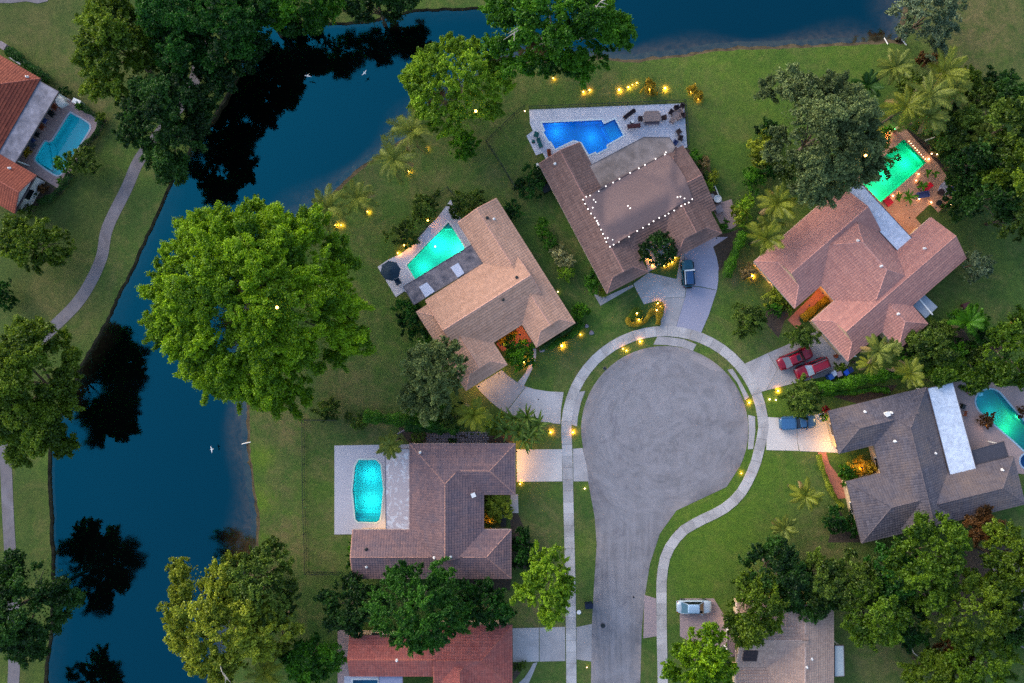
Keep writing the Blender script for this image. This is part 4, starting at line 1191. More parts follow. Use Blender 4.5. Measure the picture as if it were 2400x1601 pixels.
make_pool('E', "turquoise barrel-shaped pool with lit steps on a white deck", 1.4, lin(20, 172, 180), (0.6, 0.98, 1.0), [('h', 185, 330, -0.25, 70, (0.5, 1.0, 0.85)), ('h', 185, 150, -0.25, 56, (0.3, 1.0, 0.95))],
          [('h 95,390 272,390 262,445 240,458 115,455 98,440', -0.95), ('h 98,405 268,405 262,445 240,458 115,455 98,440', -0.7), ('h 98,422 265,422 262,445 240,458 115,455 98,440', -0.45), ('h 100,438 263,438 240,458 115,455', -0.2)], plain("cream_coping", lin(190, 200, 196), 0.7, 0.05, 2))
make_pool('L', "unlit teal pool with rounded corners across the lake", 1.0, lin(50, 206, 214), (0.8, 1.0, 1.0), [], [('n 330,1125 312,1095 318,1070 385,955 400,960 430,1180', -0.45), ('n 400,950 430,940 462,1005 440,1195', -0.8)], plain("white_coping", lin(190, 190, 196), 0.7, 0.05, 2))
make_pool('F', "corner of a blue pool beside the red house at the lower edge", 1.4, lin(40, 120, 150), (0.6, 0.95, 1.0), [])
make_pool('H', "dark blue pool glimpsed between trees near the right edge", 1.4, lin(14, 60, 100), (0.5, 0.8, 1.0), [], [], MAT['deck_beige'])
# ------------------------------------------------------------------ trees and plants
PAL = {
 'bright': (lin(54, 92, 6), lin(138, 174, 22)), 'lime': (lin(70, 104, 16), lin(150, 184, 40)), 'olive': (lin(44, 68, 10), lin(112, 136, 32)),
 'dark': (lin(18, 42, 14), lin(60, 100, 34)), 'deep': (lin(14, 40, 12), lin(52, 104, 28)), 'green': (lin(26, 66, 10), lin(86, 140, 26)),
 'grey': (lin(54, 70, 38), lin(122, 138, 84)), 'dome': (lin(24, 62, 16), lin(72, 124, 34)), 'sage': (lin(68, 84, 42), lin(140, 154, 88)), 'woods': (lin(34, 62, 10), lin(100, 132, 28)), 'yellow': (lin(84, 98, 18), lin(168, 178, 54)), 'mix': (lin(30, 54, 14), lin(108, 132, 44)),
 'hedge': (lin(30, 70, 8), lin(100, 154, 22)), 'silver': (lin(52, 74, 48), lin(140, 154, 116)), 'pale': (lin(110, 110, 56), lin(206, 198, 140)),
 'rust': (lin(60, 42, 22), lin(120, 82, 44)), 'red': (lin(90, 14, 20), lin(190, 40, 44)), 'palm': (lin(46, 66, 16), lin(138, 146, 62)),
 'palmy': (lin(52, 68, 14), lin(142, 148, 48)), 'tan': (lin(100, 82, 50), lin(176, 150, 98)), 'flower': (lin(110, 88, 12), lin(210, 180, 50)),
}
def leafmesh(name, C, NRM, size, tint, mat, aspect=0.62):
    """diamond leaves from centres, normals, sizes, tints (numpy)"""
    n = len(C)
    NRM = NRM / (np.linalg.norm(NRM, axis=1, keepdims=True) + 1e-9)
    r = RNG.normal(size=(n, 3)); a = np.cross(NRM, r); a /= (np.linalg.norm(a, axis=1, keepdims=True) + 1e-9)
    b = np.cross(NRM, a)
    s = size[:, None] * 0.5
    sag = NRM * size[:, None] * 0.12
    V = np.stack([C - a * s - sag, C + b * s * aspect + sag, C + a * s - sag, C - b * s * aspect + sag], 1).reshape(-1, 3).astype(np.float32)
    me = bpy.data.meshes.new(name)
    me.vertices.add(n * 4); me.vertices.foreach_set("co", V.ravel())
    me.loops.add(n * 4); me.loops.foreach_set("vertex_index", np.arange(n * 4, dtype=np.int32))
    me.polygons.add(n); me.polygons.foreach_set("loop_start", np.arange(0, n * 4, 4, dtype=np.int32))
    me.polygons.foreach_set("loop_total", np.full(n, 4, np.int32))
    at = me.attributes.new("tint", 'FLOAT', 'POINT'); at.data.foreach_set("value", np.repeat(np.clip(tint, 0, 1), 4).astype(np.float32))
    me.materials.append(mat); me.update(); me.validate()
    return me

def unit(n):
    v = RNG.normal(size=(n, 3)); return v / np.linalg.norm(v, axis=1, keepdims=True)

def crown_points(rx, ry, rz, leaf=0.26, clump=1.1, dens=1.0, rough=0.16, feather=0.0, gap=0.0):
    """leaf centres, normals, tints round the origin: clumps on a lobed dome, small clusters on each clump"""
    R = max(rx, ry)
    ph = RNG.uniform(0, 6.28, 6); fr = np.array([2, 3, 5, 7, 9, 13]); am = np.array([.5, .5, .45, .4, .4, .35]) * rough
    area = math.pi * rx * ry
    nc = max(5, int(1.3 * area / (math.pi * (clump * 0.72) ** 2)))
    cand = []
    # spread clump centres over the dome (best candidate)
    pts = []
    for i in range(nc):
        best, bd = None, -1
        for _ in range(7):
            t = RNG.uniform(0, 2 * math.pi); q = math.sqrt(RNG.uniform(0, 1))
            lob = 1 + (am * np.sin(fr * t + ph)).sum()
            x, y = q * lob * math.cos(t), q * lob * math.sin(t)
            zz = math.sqrt(max(0, 1 - min(1, q * q * 0.96)))
            p = np.array([x * (rx - clump * .55), y * (ry - clump * .55), (zz - 0.15) * (rz - clump * .3) * RNG.uniform(.78, 1.06)])
            d = min([np.linalg.norm(p - k) for k in pts], default=9)
            if d > bd: best, bd = p, d
        pts.append(best)
    C, NR, TI = [], [], []
    for p in pts:
        if RNG.random() < max(gap, 0.07 if R > 2.5 else 0): continue
        rc = clump * RNG.uniform(0.5, 1.4)
        ct = RNG.uniform(-0.34, 0.34)
        out = np.array([p[0], p[1], 0.0]); ol = np.linalg.norm(out)
        outd = out / ol if ol > 0.1 else np.zeros(3)
        edge = min(1.0, ol / R)
        nsub = max(5, int(9 * (rc / 1.1) ** 1.6 * dens))
        sd = unit(nsub); sd[:, 2] = np.abs(sd[:, 2]) * 0.9 - 0.25
        sub = p + sd * rc * np.array([1, 1, 0.75]) * RNG.uniform(0.45, 1.0, (nsub, 1))
        if feather: sub = sub + outd * (RNG.uniform(0, 1, (nsub, 1)) ** 2) * feather * rc
        for s0 in sub:
            rs = rc * RNG.uniform(0.26, 0.46)
            k = int(max(6, 2.6 * dens * (2 * math.pi * rs * rs) / (leaf * leaf * 0.40)))
            d = unit(k); d[:, 2] = np.where(d[:, 2] < -0.35, -d[:, 2], d[:, 2])
            sd1 = outd * 0.7 + RNG.normal(size=3) * 0.6; sd1[2] *= 0.4; sd1 /= np.linalg.norm(sd1) + 1e-6
            pos = s0 + d * rs * RNG.uniform(0.3, 0.95, (k, 1)) * np.array([.8, .8, 0.6]) + sd1 * RNG.uniform(-1.0, 1.25, (k, 1)) * rs
            if feather: pos = pos + outd * RNG.uniform(-.2, .45, (k, 1)) * feather * rs
            C.append(pos)
            NR.append(d * 0.35 + np.array([0, 0, 0.5]) + RNG.normal(size=(k, 3)) * 0.6)
            TI.append(0.42 + ct + RNG.uniform(-0.18, 0.18) + RNG.uniform(-0.26, 0.26, k))
    # inner leaves that close the dome
    k = int(0.75 * dens * area / (leaf * leaf))
    t = RNG.uniform(0, 2 * math.pi, k); q = np.sqrt(RNG.uniform(0, 1, k)) * 0.88
    lob = 1 + (am[:, None] * np.sin(fr[:, None] * t + ph[:, None])).sum(0)
    zz = np.sqrt(np.clip(1 - q * q, 0, 1))
    pos = np.stack([q * lob * np.cos(t) * rx, q * lob * np.sin(t) * ry, (zz * RNG.uniform(0.35, 0.75, k) - 0.15) * rz], 1)
    if gap < 0.3:
        C.append(pos); NR.append(np.array([0, 0, 1.0]) + RNG.normal(size=(k, 3)) * 0.6); TI.append(RNG.uniform(0.1, 0.7, k))
    return np.concatenate(C), np.concatenate(NR), np.concatenate(TI)

def tree(name, label, r, x, y, rx, ry, h, pal, cat="tree", leaf=0.27, clump=1.2, dens=1.0, rz=None, rough=0.16, feather=0.0, gap=0.0, group=None, bare=0, bark='bark', limbs=6):
    """rx, ry in the pixels of the region; h = height of the top in metres"""
    global RNG
    RNG = np.random.default_rng(sum(ord(ch) * (i + 1) for i, ch in enumerate(label)))   # every tree keeps its own shape
    s = REG[r][2] / PPM
    rz = rz or 0.55 * h
    zc = h - rz * 0.9
    c = W(px(r, x, y), zc + rz * 0.3)
    k = (CAM_H - zc) / CAM_H
    rx, ry = rx * s * k, ry * s * k
    root = thing(name, label, cat, (c.x, c.y, 0), group)
    C, NR, TI = crown_points(rx, ry, rz, leaf, clump, dens, rough, feather, gap)
    C = C + np.array([0, 0, zc])
    C[:, 2] = np.maximum(C[:, 2], 0.1)
    size = RNG.uniform(0.75, 1.3, len(C)) * leaf
    new_obj("crown", leafmesh("crown", C, NR, size, TI, leaf_mat(pal, *PAL[pal])), root)
    tr = MB()
    rt = 0.05 + h * 0.022
    top = zc + rz * 0.35
    tr.tube([(0, 0, -0.3), (0.05, 0, h * 0.2), (0.1 * rt, 0.1, top * 0.6), (0, 0.1, top)], [rt * 1.3, rt, rt * 0.75, rt * 0.3], 8)
    for i in range(limbs):
        t = i * 6.28 / limbs + random.uniform(-.4, .4)
        q = random.uniform(.6, .85)
        tr.tube([(0, 0, h * 0.25 + random.uniform(0, .1) * h), (rx * q * .45 * math.cos(t), ry * q * .45 * math.sin(t), zc + rz * .05),
                 (rx * q * math.cos(t), ry * q * math.sin(t), zc + rz * random.uniform(.1, .4))], [rt * .55, rt * .35, rt * .1], 6)
    tr.build("trunk", MAT[bark], root, smooth=True)
    for i in range(bare):
        t = random.uniform(0, 6.28); q = random.uniform(.2, .7)
        b = Vector((rx * q * math.cos(t), ry * q * math.sin(t), zc + rz * 0.75))
        m = MB(); d = Vector((math.cos(t + .5), math.sin(t + .5), 0.12))
        L = random.uniform(1.8, 3.4)
        m.tube([b - Vector((0, 0, 1.0)), b + d * L * .5 + Vector((.2, 0, .15)), b + d * L + Vector((0, .3, .1))], [0.07, 0.05, 0.02], 5)
        for kk in range(5):
            f = random.uniform(.3, .95); e = Vector((math.cos(t + .5 + random.uniform(-1, 1)), math.sin(t + .5 + random.uniform(-1, 1)), .05))
            m.tube([b + d * L * f + Vector((.1, .1, .25)), b + d * L * f + e * random.uniform(.6, 1.4) + Vector((.1, .1, .3))], [0.05, 0.02], 4)
        m.build("bare_branch", MAT['bark_pale'], root)
    return root

def bush(name, label, r, x, y, rx, ry, h, pal, cat="bush", leaf=0.2, clump=0.55, **kw):
    kw.setdefault('limbs', 3)
    return tree(name, label, r, x, y, rx, ry, h, pal, cat, leaf, clump, rz=kw.pop('rz', 0.75 * h), **kw)

def hedge(label, spec, width, h, pal, leaf=0.17, name="hedge", wpx=True):
    line = resample(smooth_line([W(p) for p in P(spec)], 4), 0.12)
    c = line[len(line) // 2]
    root = thing(name, label, "hedge", (c.x, c.y, 0))
    k = int(len(line) * width * 60 * (0.17 / leaf) ** 2)
    idx = RNG.integers(0, len(line) - 1, k)
    base = np.array([(line[i].x - c.x, line[i].y - c.y) for i in idx])
    tan = np.array([tuple((line[i + 1] - line[i]).normalized()) for i in idx])
    nr = np.stack([-tan[:, 1], tan[:, 0]], 1)
    off = RNG.uniform(-0.5, 0.5, k)
    along = RNG.uniform(0, 1, k)
    lump = 1 + 0.22 * np.sin(idx * 0.21) + 0.16 * np.sin(idx * 0.53 + 1) + RNG.normal(0, .05, k)
    topz = h * (1 - (2 * np.abs(off)) ** 4 * 0.6) * (0.85 + 0.15 * lump) * RNG.uniform(0.55, 1.0, k) ** 0.35
    pos = np.concatenate([base + tan * (along * 0.12)[:, None] + nr * (off * width * lump)[:, None], topz[:, None]], 1)
    nn = np.concatenate([nr * off[:, None] * 1.6, np.ones((k, 1))], 1) + RNG.normal(size=(k, 3)) * 0.5
    ti = 0.45 + 0.25 * np.sin(idx * 0.35) * np.sin(idx * .11 + 2) + RNG.uniform(-.3, .3, k)
    new_obj("foliage", leafmesh("foliage", pos, nn, RNG.uniform(.75, 1.3, k) * leaf, ti, leaf_mat(pal, *PAL[pal])), root)
    st = MB()
    for i in range(0, len(line), 8): st.tube([(line[i].x - c.x, line[i].y - c.y, 0), (line[i].x - c.x, line[i].y - c.y, h * .7)], 0.03, 5)
    st.build("stems", MAT['bark'], root)["kind"] = "stuff"
    return root

FROND = {}
def frond_mesh(pal, n=34, L=3.0, wid=0.85, droop=0.9, seed=0):
    key = (pal, n, round(L, 1), round(wid, 2), seed)
    if key in FROND: return FROND[key]
    r = random.Random(seed)
    m = MB(); tints = []
    pts = [Vector((L * t * (1 - 0.12 * t), 0, 0.75 * L * 0.45 * t - droop * L * 0.55 * t * t)) for t in [i / 8 for i in range(9)]]
    m.tube(pts, [0.045 * (1 - .8 * i / 8) for i in range(9)], 4, False)
    nf0 = len(m.f)
    for i in range(n):
        t = 0.12 + 0.88 * i / (n - 1)
        k = t * 8; a = pts[min(7, int(k))].lerp(pts[min(8, int(k) + 1)], k - int(k))
        ln = wid * math.sin(math.pi * min(1, (0.10 + 0.86 * t))) ** 0.6 * r.uniform(.8, 1.1)
        for sg in (-1, 1):
            d = Vector((0.55 + 0.4 * t, sg * 1.0, -0.12 - 0.25 * r.random())).normalized()
            w = 0.05 + .02 * r.random()
            side = Vector((w, 0, 0.0))
            mid = a + d * ln * .55; tip = a + d * ln + Vector((0, 0, -0.22 * ln))
            m.add([a - side * .5, a + side * .5, mid + side * .6, mid - side * .6, tip], [(0, 1, 2, 3), (3, 2, 4)])
    me = mesh_of("frond", m.v, m.f, leaf_mat(pal, *PAL[pal]))
    at = me.attributes.new("tint", 'FLOAT', 'FACE')
    at.data.foreach_set("value", np.array([0.75] * nf0 + [min(1, max(0, r.gauss(.5, .2))) for _ in range(len(m.f) - nf0)], np.float32))
    FROND[key] = me
    return me

def palm(label, r, x, y, rad, h, pal='palm', n=16, name="palm_tree", cat="palm", wid=0.85, group=None, dead=2):
    s = REG[r][2] / PPM
    c = W(px(r, x, y), h)
    L = rad * s * (CAM_H - h) / CAM_H * 1.12
    root = thing(name, label, cat, (c.x, c.y, 0), group)
    lean = Vector((random.uniform(-.4, .4), random.uniform(-.4, .4), 0))
    m = MB(); m.tube([lean + Vector((0, 0, -.2)), lean * .6 + Vector((0, 0, h * .4)), lean * .2 + Vector((0, 0, h * .75)), (0, 0, h)], [0.2, 0.15, 0.13, 0.11], 8)
    m.build("trunk", MAT['bark'], root, smooth=True)
    wd = min(wid, L * 0.25)
    ms = [frond_mesh(pal, 34, round(L * 2) / 2, wd, random.choice((.7, .95, 1.2)), k) for k in (1, 2, 3)]
    L0 = round(L * 2) / 2 or 0.5
    for i in range(n):
        o = new_obj("frond", random.choice(ms), root)
        o.location = (0, 0, h)
        a = i * 2.399 + random.uniform(-.25, .25)
        o.rotation_euler = (random.uniform(-.25, .25), random.uniform(-.75, .35) if i > n * 0.35 else random.uniform(-1.0, -.45), a)
        k = L / L0 * random.uniform(.8, 1.08) * (1.0 if i > n * .35 else .85)
        o.scale = (k, k, k)
    for i in range(dead):
        o = new_obj("frond", frond_mesh('tan', 34, L0, wd, 1.0, 4), root); o["label"] = "dry brown frond"
        o.location = (0, 0, h - .15); o.rotation_euler = (0, random.uniform(.2, .5), random.uniform(0, 6.28)); k = L / L0 * .85; o.scale = (k, k, k)
    return root

def strap_plant(label, r, x, y, rad, h, pal, n=14, w=0.28, name="leafy_plant", cat="plant", group=None):
    s = REG[r][2] / PPM
    c = W(px(r, x, y), h * .6); L = rad * s
    root = thing(name, label, cat, (c.x, c.y, 0), group)
    MB().tube([(0, 0, -.1), (0, 0, h * .55)], [.1, .07], 6).build("stem", MAT['bark'], root)
    key = ('strap', pal, round(L, 1))
    if key not in FROND:
        vs, fs = [], []
        for i in range(7):
            t = i / 6; ww = w * math.sin(math.pi * (0.12 + .82 * t)) * .5
            z = 0.9 * L * t * (1 - .75 * t)
            vs += [(L * t, -ww, z + ww * .3), (L * t, 0, z), (L * t, ww, z + ww * .3)]
            if i: k = i * 3; fs += [(k - 3, k - 2, k + 1, k), (k - 2, k - 1, k + 2, k + 1)]
        me = mesh_of("leaf", vs, fs, leaf_mat(pal, *PAL[pal])); at = me.attributes.new("tint", 'FLOAT', 'FACE')
        at.data.foreach_set("value", np.array([random.uniform(.3, .9) for _ in fs], np.float32)); FROND[key] = me
    for i in range(n):
        o = new_obj("leaf", FROND[key], root); o.location = (random.uniform(-.15, .15), random.uniform(-.15, .15), h * random.uniform(.35, .6))
        o.rotation_euler = (random.uniform(-.3, .3), random.uniform(-.5, .3), i * 2.4 + random.uniform(-.3, .3)); k = random.uniform(.7, 1.1); o.scale = (k, k, k)
    return root

G1 = "trees along the far bank"
tree("broad_tree", "dense dark olive tree on the far bank, nearest the terracotta house", 'a', 800, 320, 275, 355, 11, 'olive', clump=1.3, dens=1.0, group=G1)
tree("broad_tree", "dark tree at the upper edge between the olive tree and the lake", 'a', 1200, 110, 230, 270, 11, 'deep', clump=1.4, group=G1)
tree("broad_tree", "dark tree leaning over the bank where the lake bends", 'a', 1520, 210, 250, 300, 11.5, 'deep', clump=1.4, group=G1)
tree("broad_tree", "dark green tree standing over the upper end of the grey path", 'a', 1130, 835, 275, 350, 11, 'dark', clump=1.3, group=G1)
tree("broad_tree", "dark tree over the path between the olive tree and the bank", 'a', 1300, 360, 190, 190, 10, 'deep', clump=1.2, group=G1)
tree("broad_tree", "bright green tree cut by the upper edge above the dark water", 'a', 2080, 20, 290, 165, 10, 'green', clump=1.3, group=G1)
tree("broad_tree", "low dark tree on the upper bank left of the white-branched tree", 'b', 240, 20, 280, 120, 8, 'dark', clump=1.2, group=G1)
tree("broad_tree", "dark tree hanging over the upper bank next to the bright green one", 'a', 1800, 60, 220, 130, 10, 'deep', clump=1.3, group=G1)
tree("giant_tree", "huge bright green tree spreading over the middle of the lake shore", 'F', 580, 694, 230, 216, 17, 'bright', leaf=0.23, clump=1.3, dens=1.15, rough=0.05, feather=0.9, limbs=10)
tree("broad_tree", "olive-green tree on the left bank above its own black reflection", 'F', 62, 888, 108, 150, 11, 'olive', clump=1.4, group=G1)
tree("broad_tree", "low olive tree on the grass left of the curving path", 'F', 75, 560, 80, 55, 5.5, 'olive', clump=1.0, group=G1)
bush("bush", "dark bush at the left edge below the low olive tree", 'd', 30, 470, 70, 110, 2.5, 'deep')
tree("broad_tree", "dark green tree at the lower left beside its black reflection", 'F', 48, 1392, 98, 120, 11, 'dark', clump=1.3, group=G1)
tree("broad_tree", "tree mostly below the picture at the lower left corner", 'F', 55, 1725, 85, 95, 10, 'dark', clump=1.3, group=G1)
tree("round_tree", "dense dark round tree behind the yellowish tree at the lower shore", 'F', 590, 1345, 98, 92, 9, 'mix', clump=0.95, leaf=.24)
tree("feathery_tree", "yellowish-green tree with open branches over the lower shore", 'F', 498, 1430, 118, 135, 10.5, 'yellow', clump=1.05, dens=1.0, gap=.1, feather=.5, bare=1, rough=.22)
tree("feathery_tree", "smaller yellowish lobe of foliage above the fan palm", 'F', 632, 1445, 55, 58, 8, 'yellow', clump=.9, gap=.15, feather=.6)
tree("mango_tree", "bright green leafy tree beside the red house's pink patio", 'F', 712, 1512, 62, 58, 5.5, 'green', clump=.9)
tree("round_tree", "big round dark green tree overlapping the red roof", 'F', 962, 1397, 125, 97, 11, 'dome', clump=.85, rough=.02, leaf=.22)
tree("round_tree", "dark tree squeezed left of the big round one", 'F', 805, 1392, 78, 62, 6, 'dark', clump=.9)
tree("round_tree", "dark green tree squeezed right of the big round one", 'F', 1115, 1388, 58, 55, 6, 'deep', clump=.9)
tree("street_tree", "yellow-green tree standing over the left sidewalk", 'F', 1258, 1338, 63, 80, 8.5, 'lime', clump=1.0, rough=.2)
bush("bush", "dark upright bush against the mottled house's street corner", 'h', 1235, 640, 75, 160, 2.6, 'deep', clump=.7)
bush("bush", "low bush by the gable end of the mottled house", 'h', 60, 680, 22, 100, 2.0, 'green')
tree("shade_tree", "bright green tree with bare white branches at the upper edge", 'F', 1272, 62, 155, 103, 13, 'green', clump=1.2, bare=5, rough=.12, feather=.3, bark='bark_pale')
tree("shade_tree", "yellow-green tree with a lantern at the lake's edge", 'F', 1042, 200, 110, 114, 11, 'lime', clump=.95, leaf=.22, dens=1.1, rough=.06, feather=.3)
bush("bush", "green bush just below the yellow-green lakeside tree", 'F', 1064, 335, 36, 37, 3.2, 'hedge', clump=.7)
tree("oak_tree", "large grey-green oak overhanging the emerald pool", 'c', 960, 930, 335, 460, 13, 'grey', clump=1.3, dens=1.0, leaf=.25, rough=.18, feather=.3)
tree("oak_tree", "leafy side of the oak reaching over the emerald pool's edge", 'c', 1340, 1060, 130, 150, 8, 'mix', clump=.8, dens=.55, leaf=.22, gap=.3, rough=.3)
tree("sparse_tree", "thin greyish tree at the upper right shore", 'F', 2128, 38, 70, 68, 9, 'silver', clump=1.1, dens=.8, gap=.15, rough=.2)
tree("sparse_tree", "pale leafless-looking shrub right of the thin shore tree", 'F', 2195, 20, 30, 40, 5, 'silver', clump=.8, dens=.5, gap=.4)
GR = "trees massed along the right edge"
for i, (x, y, rx, ry, h, pal, lb) in enumerate([
    (2300, 300, 62, 70, 10, 'mix', "dark mixed tree in the upper right mass above the others"),
    (2330, 385, 60, 75, 11, 'olive', "olive tree at the right edge level with the emerald pool"),
    (2245, 360, 55, 60, 9, 'dark', "dark tree just right of the terracotta deck"),
    (2195, 300, 50, 45, 7, 'mix', "low tree between the palms and the right-hand mass"),
    (2275, 450, 60, 60, 8, 'dark', "dark tree at the lower end of the upper right mass"),
    (2325, 500, 45, 55, 7, 'mix', "loose tree at the right edge beside the dim lawn"),
    (2330, 235, 45, 40, 7, 'dark', "dark bushy tree at the right edge under the dry grass"),
    (2330, 800, 68, 82, 9, 'green', "bright green tree at the right edge above the kidney-shaped pool"),
    (2140, 800, 45, 45, 5, 'mix', "bushy tree by the lower corner of the pink house"),
    (2250, 860, 50, 35, 5, 'green', "green shrubby tree along the kidney pool's deck"),
    (2170, 850, 45, 30, 4, 'green', "green shrubby tree between the pink and the grey house"),
    (2130, 1290, 85, 95, 10, 'green', "rounded green tree against the grey roof's lower eave"),
    (2045, 1320, 60, 60, 8, 'deep', "dark green tree in the row below the grey house"),
    (1965, 1335, 60, 55, 7, 'mix', "mixed tree in the middle of the row below the grey house"),
    (1880, 1330, 58, 60, 7, 'mix', "tree of the row below the grey house, second from the lawn"),
    (1780, 1310, 75, 62, 7.5, 'dark', "dark tree heading the row below the grey house, next to the lawn"),
    (1735, 1395, 68, 72, 8, 'olive', "olive tree covering the beige roof's upper corner"),
    (1860, 1385, 60, 45, 5.5, 'dark', "dark bush row over the beige house's upper eave"),
    (2010, 1402, 75, 75, 9, 'green', "lobed green tree on the lawn right of the beige house"),
    (2225, 1400, 95, 88, 10, 'olive', "broad olive tree near the right edge of the lower woods"),
    (2320, 1290, 60, 80, 9, 'olive', "olive tree at the right edge below the grey house"),
    (2330, 1420, 45, 60, 8, 'dark', "dark tree at the right edge beside the dark blue pool"),
    (2260, 1530, 80, 62, 9, 'green', "green tree at the lower right corner"),
    (2140, 1545, 55, 45, 6, 'olive', "low olive tree at the lower edge of the lower woods"),
    (2090, 1420, 40, 60, 5, 'deep', "dark undergrowth tree between the lobed and the broad trees"),
    (2190, 1500, 40, 35, 4, 'rust', "small rust-tinged shrub in the lower woods"),
    (1612, 1522, 76, 72, 9, 'bright', "bright green tree at the lower edge beside the brick driveway"),
    (2255, 1210, 40, 35, 5, 'rust', "reddish shrub wedged under the grey roof's right end"),
]):
    tree("woods_tree", lb, 'F', x, y, rx, ry, h, {'green': 'woods'}.get(pal, pal), clump=1.05, dens=1.0, rough=.2, group=GR, feather=.2)
tree("front_tree", "grey-green tree shading the tan house's left corner", 'e', 640, 1010, 225, 265, 9, 'sage', clump=1.1, rough=.2)
tree("topiary_tree", "round clipped dark tree in the brown house's entry court", 'k', 1435, 1230, 192, 192, 5.5, 'dark', clump=.6, leaf=.2, rough=.03, cat="tree")
bush("bush", "bright round shrub lit by a lamp in the tan house's court", 'e', 1228, 868, 105, 110, 2.6, 'hedge', clump=.6)
GB = "garden bushes around the houses"
